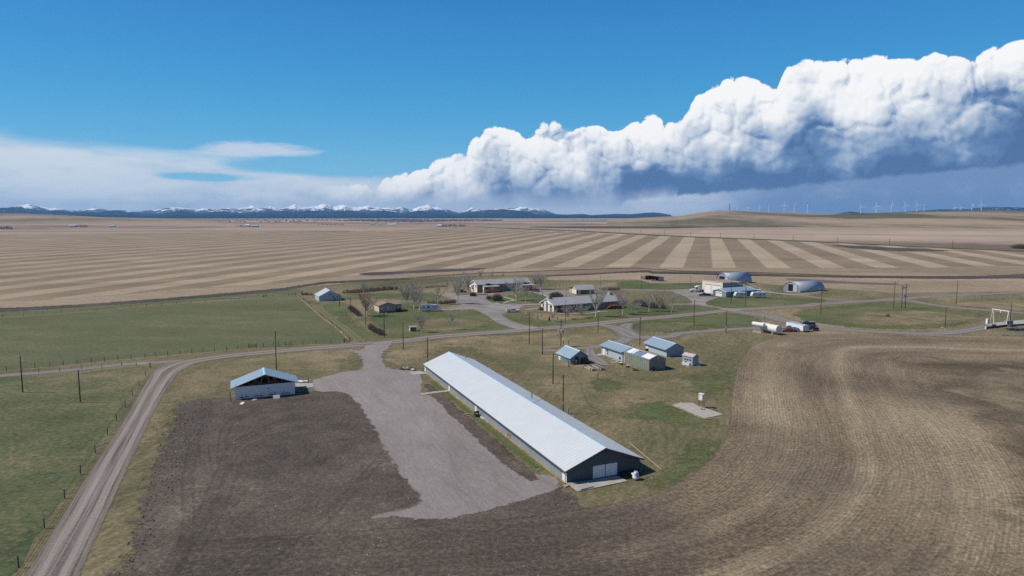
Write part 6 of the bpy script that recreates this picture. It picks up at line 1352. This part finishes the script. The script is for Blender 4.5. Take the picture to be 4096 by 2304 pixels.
# travel trailers
def rv(label, z, x, y, head, L, H=2.5, name='travel_trailer', jack=1, back=.25):
    t = thing(name, label, 'travel trailer', g(z, x, y), RAD(head)); h0 = .5; l = L/2
    M().prism([(-l, h0+.15), (-l+back*.2, h0), (l-.6, h0), (l, h0+.7), (l-.15, h0+1.3), (l-back-.5, h0+H), (-l+back, h0+H), (-l-.03, h0+1.2)], -1.2, 1.2).build('body', WHITE, t)
    M().box(-l+.6, l-1.0, -.7, .7, h0+H+.01, h0+H+.05).build('roof_sheet', WHITED, t); M().box(-.5, .6, -.4, .4, h0+H+.05, h0+H+.35).build('air_conditioner', WHITE, t)
    for s_ in (-1, 1):
        for a, b2, zz, zh in ((-.75, -.58, 1.15, 1.75), (-.28, .0, 1.1, 1.8), (.3, .38, 1.3, 1.8), (.58, .72, 1.15, 1.8)): M().box(l*a, l*b2, s_*1.215-.015, s_*1.215+.015, h0+zz, h0+zh).build('window', GLASS, t)
        M().box(-l+.1, l-.7, s_*1.212-.012, s_*1.212+.012, h0+.55, h0+.68).build('stripe', GREYP, t); wheel(t, -.75, s_*1.2, .36); wheel(t, .1, s_*1.2, .36)
    M().box(l*.4, l*.52, -1.235, -1.21, h0+.1, h0+1.95).build('door', WHITED, t)
    pl_ = [(l-.03, -.7, h0+1.35), (l-.03, .7, h0+1.35), (l-.45, .7, h0+2.05), (l-.45, -.7, h0+2.05)]; plate(M(), pl_, .03).build('window', WHITED, t)
    h_ = M(); h_.bar((l-.3, -.8, .5), (l+1.2, 0, .5), .1); h_.bar((l-.3, .8, .5), (l+1.2, 0, .5), .1); h_.tube((l+1.1, 0, 0), (l+1.1, 0, .9), .05, k=6); h_.build('hitch', DSTEEL, t); M().tube((l+.35, 0, .55), (l+.35, 0, 1.1), .18, k=8).build('gas_bottle', WHITE, t); return t
rv('white travel trailer parked on the grass beside the low hedge', 'B', 1468, 500, 3, 8.0)
rv('travel trailer with slanted nose by the workshop wall, left of two', 'W', 1765, 818, 184, 6.2, 2.4); rv('longer travel trailer right of two below the workshop', 'W', 2255, 820, 183, 7.6, 2.45)
t = thing('camper_shell', 'white camper box with round emblem behind the longer trailer', 'camper', g('W', 2230, 740), RAD(182)); M().prism([(-1.7, .9), (1.2, .9), (1.2, 2.0), (2.2, 2.1), (2.2, 2.9), (-1.7, 2.9)], -1.1, 1.1).build('body', WHITE, t); M().box(-1.0, .2, 1.11, 1.14, 1.7, 2.3).build('window', GLASS, t)
o_ = M().tube((1.5, 1.11, 2.45), (1.5, 1.14, 2.45), .3, k=14).build('emblem', GREYP, t)
for xx in (-1.4, .9):
    for s_ in (-1, 1): M().tube((xx, s_*.9, 0), (xx, s_*.9, .9), .06, k=6).build('support_leg', DSTEEL, t)
# box trailer
FL, FR = g('U', 1873, 552), g('U', 2060, 540); W = (FR-FL).length; v = (FR-FL)/W; xd = Vector((v.y, -v.x, 0)); H_b = hgt(FL, 'U', 1873, 345); p1_ = g('U', 1425, 218, H_b); L_bt = abs((Vector((p1_.x, p1_.y, 0))-FL).dot(xd)); W = min(W, 2.6)
t = thing('box_trailer', 'white enclosed box trailer parked between two pickups', 'trailer', FL, atan2(xd.y, xd.x)); print('box trailer', L_bt, W, H_b)
L_bt = min(L_bt, 9); M().box(-L_bt, 0, 0, W, .35, H_b).build('body', WHITE, t); M().box(-L_bt+.05, -.05, .05, W-.05, H_b+.01, H_b+.05).build('roof', SILVER, t); M().box(.005, .05, .08, W-.08, .4, H_b-.1).build('rear_door', SILVER, t)
tr = M(); tr.box(-.04, .06, -.03, .04, .3, H_b+.03); tr.box(-.04, .06, W-.04, W+.03, .3, H_b+.03); tr.box(-.04, .06, .05, W-.05, H_b-.06, H_b+.03); tr.build('edge_trim', TRIM, t); M().box(-.9, -.5, W*.4, W*.6, H_b+.05, H_b+.2).build('roof_vent', WHITE, t)
for xx in (-L_bt*.5, -L_bt*.5-.8):
    wheel(t, xx, -.02, .33); wheel(t, xx, W+.02, .33)
t = thing('axle_cart', 'small wheeled cart with white wheels before the box trailer', 'cart', g('U', 1690, 545), .2); M().box(-.6, .6, -.4, .4, .35, .5).build('frame', DSTEEL, t); wheel(t, .3, -.45, .33, .2, WHITE); wheel(t, -.35, -.45, .33, .2, WHITE); M().bar((.1, -.6, 0), (-.3, -.5, 1.1), .12).build('prop_board', WHITED, t)

# tanks
a_, b_ = g('U', 655, 548), g('U', 955, 615); d = (b_-a_).normalized(); t = thing('large_tank', 'large white horizontal tank on two concrete cradles', 'tank', (a_+b_)/2, atan2(d.y, d.x)); Ls = (b_-a_).length; R_ = 1.4; zc = .55+R_
def capped(x0, x1, r, zc):
    b = M(); K = 24; rings = [(x0-.25, .35), (x0-.18, .75), (x0, 1), (x1, 1), (x1+.02, .99)]; n0 = 0
    for x, f in rings: b.v += [(x, cos(2*pi*i/K)*r*f, zc+sin(2*pi*i/K)*r*f) for i in range(K)]
    for k in range(len(rings)-1): b.f += [(k*K+i, k*K+(i+1) % K, (k+1)*K+(i+1) % K, (k+1)*K+i) for i in range(K)]
    b.f += [tuple(range(K)), tuple(len(rings)*K-1-i for i in range(K))]; return b
capped(-Ls/2-1.6, Ls/2+2.0, R_, zc).build('tank_shell', TANKW, t)
for xx in (-Ls/2, Ls/2): M().box(xx-.25, xx+.25, -1.15, 1.15, -.05, zc-R_*.72).build('cradle', CONC, t)
M().tube((0, 0, zc+R_), (0, 0, zc+R_+.25), .22, k=10).build('fill_cap', STEEL, t)
a_, b_ = g('U', 262, 535), g('U', 490, 575); d = (b_-a_).normalized(); t = thing('small_tank', 'smaller white tank raised on a steel frame with skids', 'tank', (a_+b_)/2, atan2(d.y, d.x)); Ls = (b_-a_).length; zc2 = 2.9
sh = capped(-Ls/2-.5, Ls/2+1.2, .78, zc2).build('tank_shell', TANKW, t); sh.location.y = .5
st = M()
for xx in (-Ls/2+.3, Ls/2-.2):
    st.bar((xx, .1, .1), (xx-.2, .35, zc2-.7), .09); st.bar((xx, 1.2, .1), (xx, .8, zc2-.7), .09)
    st.bar((xx, 0, .12), (xx, 1.3, .12), .09)
st.bar((-Ls/2+.3, .05, .2), (0, .3, zc2-.75), .07); st.bar((Ls/2-.2, .05, .2), (0, .3, zc2-.75), .07); st.bar((0, .3, .8), (-Ls/2, .3, zc2-.8), .06); st.build('support_frame', SILVER, t)
for y_ in (0, 1.3): M().tube((-Ls/2-.3, y_, .1), (Ls/2+.3, y_, .1), .11, k=8).build('skid', SILVER, t)
M().box(.6, 1.0, .2, .5, .5, 1.1).build('pump', paint('orange_paint', (196,92,66)), t)

# wooden troughs, pots, bits by the greenhouse
def trough(label, pts, filled):
    P_ = [g('J', *q_) for q_ in pts]; d = (P_[1]-P_[0]); L3_ = d.length; t = thing('planter_box', label, 'planter', P_[0], atan2(d.y, d.x), 'weathered wooden planters'); wd = 1.15
    for y0, y1 in ((0, .08), (wd-.08, wd)): M().box(0, L3_, y0, y1, .1, .62).build('side_board', OLDWOOD, t)
    for x0 in (0, L3_-.08): M().box(x0, x0+.08, .085, wd-.085, .1, .62).build('end_board', OLDWOOD, t)
    M().box(.09, L3_-.09, .09, wd-.09, .1, .5 if filled else .2).build('soil', DIRTC, t)
    for x0 in (.5, L3_-.7):
        M().box(x0, x0+.12, -.12, -.01, -.05, .7).build('stake', DWOOD, t); M().box(x0, x0+.12, wd+.01, wd+.12, -.05, .7).build('stake', DWOOD, t)
    if not filled: M().bar((L3_*.25, wd*.9, .66), (L3_*.72, wd*.45, .5), .12, .05).build('fallen_board', WHITED, t)
    return t
trough('long weathered planter with a fallen board inside, nearer of the two', [(1205,1020),(1545,1150)], False); trough('long weathered planter filled with brown soil, right of the other', [(1500,950),(1870,1120)], True)
for lab, x, y, m_ in (('round dark pot with pale top nearest the greenhouse door', 642, 785, DIRTC), ('second round dark pot along the greenhouse wall', 797, 850, WHITE)):
    p = g('GH', x, y); t = thing('round_pot', lab, 'plant pot', p, 0, 'pots along the greenhouse'); M().tube((0, 0, 0), (0, 0, .5), .42, .52, 16).build('pot', DWOOD, t); M().tube((.05, 0, .5), (.05, 0, .58), .38, .3, 12).build('soil', WHITED, t)
t = thing('brush_pile', 'low pile of reddish brush in a ring near the greenhouse corner', 'brush pile', g('GH', 980, 925)); M().tube((0, 0, 0), (0, 0, .35), .75, .85, 16).build('ring', paint('rust', (112,84,76), .9, var=.3), t); b = M(); rr = random.Random(4)
for i in range(60): a = rr.uniform(0, 6.3); b.tube((cos(a)*.6, sin(a)*.6, .3), (cos(a+2.5)*.7, sin(a+2.5)*.7, rr.uniform(.4, .8)), .03, k=3)
b.build('brush', paint('tan_brush', (170,132,112), .9), t)
t = thing('garden_mower', 'dark blue mower parked at the near greenhouse corner', 'mower', g('GH', 1440, 940), 0); M().box(-.7, .7, -.4, .4, .2, .55).build('mower_deck', NAVY, t); M().box(-.2, .4, -.3, .3, .56, .85).build('engine_cover', NAVY, t)
for xx in (-.55, .5):
    for s_ in (-1, 1): wheel(t, xx, s_*.45, .22, .12, WHITE)
for i, (x0, y0) in enumerate(((470, 675), (560, 690), (440, 735), (530, 722), (620, 740))):
    o = M().box(-.6, .6, -.16, .16, 0, .08).build('loose_board', WHITE); o.location = g('GH', x0, y0); o.rotation_euler.z = .35+.1*i
    tag(o, 'white board '+('uppermost left', 'upper right', 'lowest left', 'lower middle', 'lower right')[i]+' of five lying by the greenhouse door', 'board', 'white boards by the greenhouse door')
flat('concrete_landing', 'pale slab at the white door of the long blue shed', 'slab', 'GH', [(20,545),(150,518),(245,545),(100,570)], CONC, .07)
p = g('GH', 2270, 800); t = thing('salvage_cage', 'pile of white wire baskets against the grey hut', 'baskets', p, .3)
for i in range(3): b = M(); b.box(-.3, .3, -.25, .25, .02, .5); o = b.build('basket', WHITED, t); o.location = (.7*i, -.2*i, 0)

# right edge: concrete yard, hoist, scrap
flat('concrete_yard', 'wide pale concrete pad at the right edge under the white hoist', 'slab', 'V', [(1130,778),(1500,725),(2383,640),(3000,600),(3000,750),(2383,775),(1850,850),(1400,830)], CONC, .1)
p0, p1 = g('V', 1350, 735), g('V', 1850, 870); d = p1-p0; hz_ = hgt(g('V', 1412, 750), 'V', 1380, 303); t = thing('gantry_hoist', 'white A frame hoist with a hanging winch over the concrete pad', 'hoist', (0, 0, 0))
Lf, Lb, Rf, Rb = g('V', 1288, 712), g('V', 1412, 752), g('V', 1782, 860), g('V', 1912, 672); top0 = (Lf+Lb)/2+Vector((0, 0, hz_)); 
Rb = g('V', 1925, 790); Rf = g('V', 1790, 850); top1 = (Rf+Rb)/2+Vector((0, 0, hz_))
for a, b_ in ((Lf, top0), (Lb, top0), (Rf, top1), (Rb, top1)): M().tube(a, b_, .1, k=8).build('leg', WHITE, t)
M().bar(top0+Vector((-.3, 0, 0)), top1+Vector((.3, 0, 0)), .22, .28).build('beam', WHITE, t); mid_ = top0.lerp(top1, .5); M().tube(mid_+Vector((0, 0, -1.0)), mid_+Vector((0, 0, -.1)), .18, k=8).build('winch', WHITE, t)
p = g('V', 1205, 765); t = thing('pump_cabinet', 'white cabinet standing on end left of the hoist', 'cabinet', p, .2); M().box(-.45, .45, -.4, .4, 0, 2.0).build('cabinet_body', WHITE, t); M().box(-.3, .47, -.44, -.405, .15, 1.85).build('cabinet_door', paint('mauve_panel', (160,140,150)), t)
a_, b_ = g('V', 1160, 935), g('V', 1870, 850); d = b_-a_; t = thing('retaining_beam', 'black low retaining wall along the concrete pad edge', 'wall', a_, atan2(d.y, d.x)); M().box(0, d.length, 0, .35, 0, .75).build('wall', BLACK, t); M().box(-.1, .25, -.05, .4, 0, .85).build('end_block', CREAM, t); M().box(d.length*.33, d.length*.42, -.2, .6, 0, 1.4).build('bracket', DSTEEL, t)
a_, b_ = g('V', 1890, 850), g('V', 2700, 790); d = b_-a_; t = thing('retaining_beam', 'black retaining wall continuing right of the silo drum', 'wall', a_, atan2(d.y, d.x)); M().box(0, d.length, 0, .3, 0, .6).build('wall', BLACK, t)
p = g('V', 1925, 860); t = thing('drum_shelter', 'dark round drum with a flat blue lid and side canopy beside the hoist', 'drum', p); M().tube((0, 0, 0), (0, 0, 2.0), .95, k=18).build('drum', GREYP, t); M().tube((0, 0, 2.0), (0, 0, 2.25), 1.05, .8, 18).build('lid', DSTEEL, t); M().box(-2.0, -.3, -.6, .5, 2.2, 2.3).build('canopy', ROOF_B, t)
t = thing('scrap_metal_heap', 'large heap of dark steel and blue pipes at the right edge', 'scrap heap', g('V', 2200, 990)); random.seed(12)
for i in range(34):
    x, y, a = random.uniform(-4.5, 9), random.uniform(-1.6, 2.4), random.uniform(-.4, .4); l2 = random.uniform(1.5, 4.5); z_ = random.uniform(.1, .9); M().tube((x-l2/2*cos(a), y-l2/2*sin(a), z_), (x+l2/2*cos(a), y+l2/2*sin(a), z_+random.uniform(-.1, .2)), random.uniform(.05, .16), k=6).build(random.choice(('pipe', 'steel_bar')), random.choice((DSTEEL, DSTEEL, GREYP, BLACK, GALV)), t)
t = thing('pipe_stack', 'bundle of pale blue pipes lying in front of the scrap heap', 'pipes', g('V', 2100, 1150)); random.seed(13)
for i in range(16): x, y = random.uniform(-3, 5), random.uniform(-.9, .9); l2 = random.uniform(2, 5); M().tube((x-l2/2, y, .1+.05*(i % 4)), (x+l2/2, y+random.uniform(-.4, .4), .12+.05*(i % 4)), .08, k=6).build('pipe', random.choice((GALV, ROOF_B, SILVER)), t)
t = thing('old_plough', 'rusty old farm implement lying in the right meadow', 'plough', g('E', 990, 622), .1); random.seed(9)
M().bar((-3.6, .6, .35), (.2, -.2, .25), .12).build('draw_bar', DSTEEL, t)
for i in range(6): M().bar((.3*i-.2, -.6, .1), (.3*i+.3, .6, .8), .1, .3).build('blade', DSTEEL, t)
M().bar((1.0, .3, .4), (2.2, .9, 1.4), .1).build('lever', POLEW, t)
for i, (z, x, y) in enumerate((('E', 1640, 750), ('C', 690, 750), ('C', 320, 622), ('Z', 805, 568), ('C', 640, 608))):
    o = M().box(-.5, .5, -.22, .22, 0, .18).build('paving_stone', WHITE); o.location = g(z, x, y); tag(o, ('pale slab at the foot of the lone leaning pole', 'small white slab in the lower lawn by the drive', 'white slab at the lawn edge near the trailer', 'white lump by the skirting of the beige house', 'pale slab flush in the gravel court')[i], 'stone')
for i, (z, x, y, yt) in enumerate((('C', 812, 490, 472), ('D', 600, 645, 612))):
    p = g(z, x, y); t = thing('utility_pedestal', ('small white pedestal at the oval lawn rim', 'small white pedestal before the row of short trees')[i], 'pedestal', p); h = max(.8, hgt(p, z, x, yt)); M().box(-.16, .16, -.16, .16, 0, h*.8).build('pedestal_body', WHITE, t); M().box(-.2, .2, -.2, .2, h*.8, h).build('cap', GREYP, t)

# pavements around the houses
for i, pp in enumerate([zp('C', (240,436),(420,418),(560,400),(760,393),(900,382),(1000,378)), zp('C', (740,520),(830,542),(920,540),(960,535),(1120,542),(1345,533)), zp('C', (845,443),(980,482),(905,505),(845,528)), zp('C', (1180,368),(1300,400),(1430,442)), zp('C', (1130,612),(1220,600),(1310,585)), zp('C', (1530,655),(1750,662),(1990,650),(2100,628)), zp('C', (2080,630),(2190,630))]):
    ribbon('pavement', pp, .7, CONC, .075+.002*i, 4)

# ------------------------------------------------------------------ wind turbines and mast on the ridge
ordn = ['leftmost', 'second', 'third', 'fourth', 'fifth', 'sixth', 'seventh', 'eighth', 'ninth', 'tenth', 'eleventh', 'twelfth', 'thirteenth', 'fourteenth', 'fifteenth', 'sixteenth', 'rightmost']
tb = [(597,136,112,15,1),(675,142,115,60,0),(752,152,103,80,2),(819,148,97,35,0),(924,154,105,0,1),(994,158,103,50,2),(1084,154,103,75,0),(1452,160,115,100,1),(1558,154,109,110,1),(1661,150,101,20,2),(1759,144,106,95,1),(1838,146,101,100,1),(1887,145,106,15,0),(2099,146,127,100,1),(2141,138,132,90,1),(2217,144,97,100,2),(2282,136,99,105,1)]
def turbine_parts(yaw, ph):
    t = thing('wind_turbine', 'x', 'wind turbine', (0, 0, 0), 0, 'wind turbines on the ridge')
    M().tube((0, 0, 0), (0, 0, 1), .032, .019, 10).build('tower', WHITE, t); M().box(-.035, .035, -.09, .06, .985, 1.05).build('nacelle', WHITE, t)
    return t
for i, (x, yb, yh, blade, ph) in enumerate(tb):
    R_ = 6250 if i not in (13, 14) else 7400; bx_, by_ = src('M', x, yb); p = at(bx_, by_, R_); tpz = at(bx_, src('M', x, yh)[1], R_).z; H_t = tpz-p.z+ (6 if i != 14 else 20)
    p.z -= 6 if i != 14 else 20; H_t = max(H_t, 40)
    t = thing('wind_turbine', 'white wind turbine on the ridge, '+(ordn[i]+' from the left' if 0 < i < 16 else ordn[i]+' of them all'), 'wind turbine', p, 0, 'wind turbines on the ridge')
    M().tube((0, 0, 0), (0, 0, H_t), 2.6, 1.5, 10).build('tower', WHITE, t); yaw = RAD((20, -35, 70)[ph])
    nc = M().box(-1.8, 1.8, -6, 4, -1.8, 1.8).build('nacelle', WHITE, t); nc.location = (0, 0, H_t+1); nc.rotation_euler.z = yaw
    for k in range(3):
        b = M(); b.v = [(-1.6, -7.2, 2), (1.6, -7.2, 2), (1.0, -7.2, 22), (.5, -7.2, 36), (-.5, -7.2, 36), (-1.0, -7.2, 22)]; b.v += [(x_, -6.5, z_) for x_, _, z_ in b.v]
        b.f = [(0, 1, 2, 5), (5, 2, 3, 4), (6, 11, 8, 7), (11, 10, 9, 8), (0, 6, 7, 1), (1, 7, 8, 2), (2, 8, 9, 3), (3, 9, 10, 4), (4, 10, 11, 5), (5, 11, 6, 0)]
        o = b.build('blade', WHITE, t); o.location = nc.location; o.rotation_euler = Matrix.Rotation(yaw, 3, 'Z').to_4x4().to_3x3().__matmul__(Matrix.Rotation(RAD(blade+120*k), 3, 'Y')).to_euler()
    h_ = M().tube((0, -7.8, 0), (0, -6, 0), 1.0, 2.0, 8).build('hub', WHITE, t); h_.location = nc.location; h_.rotation_euler.z = yaw
bx_, by_ = src('M', 547, 135); p = at(bx_, by_, 6200); H_t = at(bx_, src('M', 547, 86)[1], 6200).z-p.z; p.z -= 4; t = thing('lattice_mast', 'lattice radio mast at the left end of the turbine ridge', 'mast', p); b = M()
for k in range(9):
    z0, z1 = H_t*k/9, H_t*(k+1)/9; r0, r1 = 5*(1-k/11), 5*(1-(k+1)/11)
    for s_ in range(4):
        a0 = pi/4+s_*pi/2; a1 = a0+pi/2; b.bar((cos(a0)*r0, sin(a0)*r0, z0), (cos(a0)*r1, sin(a0)*r1, z1), .9); b.bar((cos(a0)*r0, sin(a0)*r0, z0), (cos(a1)*r1, sin(a1)*r1, z1), .6)
b.build('lattice', GREYP, t); M().tube((0, 0, H_t), (0, 0, H_t+6), .5, .3, 6).build('antenna', WHITE, t)

# poles along the far road
far_p = [('M',2083,400,349),('M',1648,380,334),('M',1289,365,321),('M',985,352,310),('M',716,342,306),('M',485,332,297),('M',278,324,288),('M',100,314,276),('N',2323,287,247),('N',2167,279,242),('N',2032,273,246),('N',1910,267,243),('N',1797,262,242),('N',1694,258,239),('N',1597,253,238),('N',1512,249,236),('N',1430,245,233),('N',1355,243,233),('N',1218,239,230)]
for i, (z, x, y, yt) in enumerate(far_p):
    p = g(z, x, y); h = hgt(p, z, x, yt); w_ = ('rightmost', 'second from the right', 'third from the right', 'fourth from the right', 'fifth from the right', 'sixth from the right', 'seventh from the right', 'eighth from the right', 'ninth from the right', 'tenth from the right', 'tenth from the left', 'ninth from the left', 'eighth from the left', 'seventh from the left', 'sixth from the left', 'fifth from the left', 'fourth from the left', 'third from the left', 'leftmost')[i]
    t = thing('utility_pole', 'thin pole beside the far straight road, '+w_+' of the row', 'pole', p, 0, 'poles along the far road'); M().tube((0, 0, 0), (0, 0, h), .3, .22, 6).build('pole_shaft', POLEW, t); M().box(-1.4, 1.4, -.12, .12, h-1.0, h-.8).build('crossarm', OLDWOOD, t)

# ------------------------------------------------------------------ far farmsteads
def far_tree(label, z, x, y, yt, ever=False, group='trees of the far farmsteads'):
    p = g(z, x, y); h = max(4, hgt(p, z, x, yt)); rnd = random.Random(int(x*13)); t = thing('spruce_tree' if ever else 'bare_tree', label, 'spruce' if ever else 'tree', p, 0, group)
    M().tube((0, 0, 0), (0, 0, h*.5), h*.04, h*.02, 5).build('trunk', POLEW, t); b = M()
    for i in range(70):
        f = rnd.random(); a = rnd.uniform(0, 6.3); r_ = h*(.22*(1-f) if ever else .42*sqrt(max(0, 1-(2*f-1)**2)))*rnd.uniform(.4, 1); zz_ = h*(.1+.9*f) if ever else h*(.25+.75*f); e_ = h*.09; c_ = Vector((cos(a)*r_, sin(a)*r_, zz_))
        b.tube(c_, c_+Vector((rnd.uniform(-e_, e_), rnd.uniform(-e_, e_), -e_ if ever else e_*1.4)), e_*.5, e_*.15, 3)
    b.build('crown', SPRUCE if ever else BUSH, t)
def far_house(label, z, x, y, L, W, H, roofm, rot=0.0):
    t = thing('farm_building', label, 'building', g(z, x, y), rot, 'buildings of the far farmsteads'); M().box(0, L, 0, W, -1, H).build('wall', WHITE, t); r_ = M(); prismx(r_, [(-.6, H), (W/2, H+W*.3), (W+.6, H)], -.6, L+.6); r_.build('roof', roofm, t)
fh = [('O', 505, 236, 26, 14, 5, SILVER, 'pale shed at the leftmost far farm'), ('O', 800, 235, 22, 10, 4, ROOF_B, 'long blue roofed shed on the left plain'), ('O', 520, 238, 14, 10, 4, DSTEEL, 'small dark roofed shed at the leftmost far farm'),
    ('O', 1800, 232, 18, 12, 5, WHITED, 'white house among trees at the middle left farm'), ('O', 1850, 236, 24, 12, 5, SILVER, 'pale shed right in the middle left farm'), ('N', 828, 235, 16, 10, 6, WHITE, 'bright white house at the central far farm'), ('N', 845, 234, 12, 10, 5, SILVER, 'pale garage beside the bright white house'),
    ('N', 985, 233, 22, 12, 4, DWOOD, 'dull brown shed at the right of the central far farm'), ('N', 335, 221, 18, 12, 4, ROOF_B, 'blue roofed barn on the far plain'), ('N', 390, 222, 14, 10, 4, SILVER, 'silver roofed barn on the far plain'), ('N', 460, 222, 26, 10, 3.5, WHITED, 'long white barn on the far plain'), ('N', 500, 222, 14, 10, 4, WHITED, 'short white barn beside the longest barn')]
for z, x, y, L, W, H, m_, lab in fh: far_house(lab, z, x, y, L, W, H, m_)
rnd = random.Random(77); cl = []
def clump(z, x0, x1, y, yt, n_, ever_p, where):
    for i in range(n_):
        x = x0+(x1-x0)*(i+.5)/n_+rnd.uniform(-2, 2); ev = rnd.random() < ever_p; cl.append((z, x, y+rnd.uniform(-1.5, 1.5), yt+rnd.uniform(0, (y-yt)*.35), ev, where, i, n_))
clump('O', 0, 92, 256, 228, 9, 0, 'at the left edge of the far plain'); clump('O', 572, 648, 238, 220, 8, .1, 'right in the leftmost far farm'); clump('O', 1742, 1905, 237, 222, 16, .5, 'in the middle left far farm'); clump('O', 1730, 1900, 216, 206, 10, 0, 'behind the middle left far farm')
clump('O', 2180, 2330, 216, 209, 10, 0, 'in the thin far shelter belt'); clump('O', 2332, 2535, 222, 210, 20, .5, 'in the long far shelter belt'); clump('N', 0, 142, 221, 210, 12, .5, 'in the left central shelter belt'); clump('N', 852, 978, 235, 215, 18, .45, 'in the central far farm'); clump('N', 1008, 1042, 231, 220, 4, .6, 'right of the central far farm')
clump('M', 92, 135, 190, 182, 6, .9, 'at the foot of the turbine ridge'); clump('M', 885, 1000, 176, 167, 8, 0, 'along the dark rise under the turbines'); clump('M', 1095, 1160, 175, 168, 5, .3, 'beside the dark rise')
nth = lambda i: ('first', 'second', 'third', 'fourth', 'fifth', 'sixth', 'seventh', 'eighth', 'ninth', 'tenth', 'eleventh', 'twelfth', 'thirteenth', 'fourteenth', 'fifteenth', 'sixteenth', 'seventeenth', 'eighteenth', 'nineteenth', 'twentieth')[i]
for z, x, y, yt, ev, where, i, n_ in cl: far_tree(nth(i)+' tree from the left '+where+(', a dark spruce' if ev else ''), z, x, y, yt, ev)
# the far town: a scatter nobody could count
b = M(); rr = random.Random(5)
for i in range(300):
    x = rr.uniform(180, 1250); y = 186+rr.uniform(-6, 14)*(1-abs(x-650)/900); p = g('N', x, y); s_ = rr.uniform(6, 16); b.box(p.x-s_, p.x+s_, p.y-s_/2, p.y+s_/2, 0, rr.uniform(4, 9))
structure(b.build('distant_town', paint('town_mix', (150,150,154), .8, var=.5, sc=.02)), 'stuff')
b = M()
for i in range(800):
    x = rr.uniform(100, 1300) if i % 3 else rr.uniform(-1300, 100); y = (186+rr.uniform(-8, 16)*(1-abs(x-650)/900)) if i % 3 else 180+rr.uniform(-6, 20); p = g('N', x, y); s_ = rr.uniform(5, 14); b.tube(p, p+Vector((0, 0, rr.uniform(4, 8))), s_, s_*.4, 5)
structure(b.build('distant_trees', BUSH), 'stuff')
# clods, stones and weeds on bare ground
def scatter(name, m_, n_, poly, smin, smax, seed, flatn=.5):
    rr = random.Random(seed); b = M(); xs = [p.x for p in poly]; ys = [p.y for p in poly]; k = 0
    while k < n_:
        x, y = rr.uniform(min(xs), max(xs)), rr.uniform(min(ys), max(ys)); ins = False
        for a, c_ in zip(poly, poly[1:]+poly[:1]):
            if (a.y > y) != (c_.y > y) and x < (c_.x-a.x)*(y-a.y)/(c_.y-a.y)+a.x: ins = not ins
        if not ins: continue
        k += 1; s_ = smin+(smax-smin)*rr.random()**3; n0 = len(b.v); a0 = rr.uniform(0, 6.3)
        b.v += [(x+cos(a0+i*1.571)*s_*rr.uniform(.6, 1.2), y+sin(a0+i*1.571)*s_*rr.uniform(.6, 1.2), .02) for i in range(4)]+[(x+rr.uniform(-.3, .3)*s_, y+rr.uniform(-.3, .3)*s_, .03+s_*flatn*rr.uniform(.7, 1.3))]
        b.f += [(n0+i, n0+(i+1) % 4, n0+4) for i in range(4)]
    structure(b.build(name, m_), 'stuff')
soilp = zp('S', (320,1449),(362,1260),(400,1155),(450,1030),(520,1006),(600,1010),(770,992),(850,992),(905,1030),(960,1120),(1050,1260),(940,1300),(1040,1320),(1400,1245),(1450,1270),(1400,1449))
CLOD = paint('soil_clod', (88,80,75), .95, var=.3, sc=1); scatter('soil_clods', CLOD, 5000, soilp, .04, .2, 1, .5)
scatter('pale_stones', WHITED, 420, soilp+[], .03, .11, 2); edge_ = zp('S', (430,1010),(530,1005),(540,1050),(470,1180),(400,1300),(340,1449),(290,1449),(370,1230)); scatter('soil_clods', CLOD, 1100, edge_, .06, .28, 3, .7)

yardp = zp('S', (900,960),(1050,960),(1150,1050),(1300,1180),(1390,1220),(1200,1290),(1060,1290),(1060,1240),(960,1080)); scatter('loose_gravel', CONC, 1500, yardp, .04, .12, 25, .5)
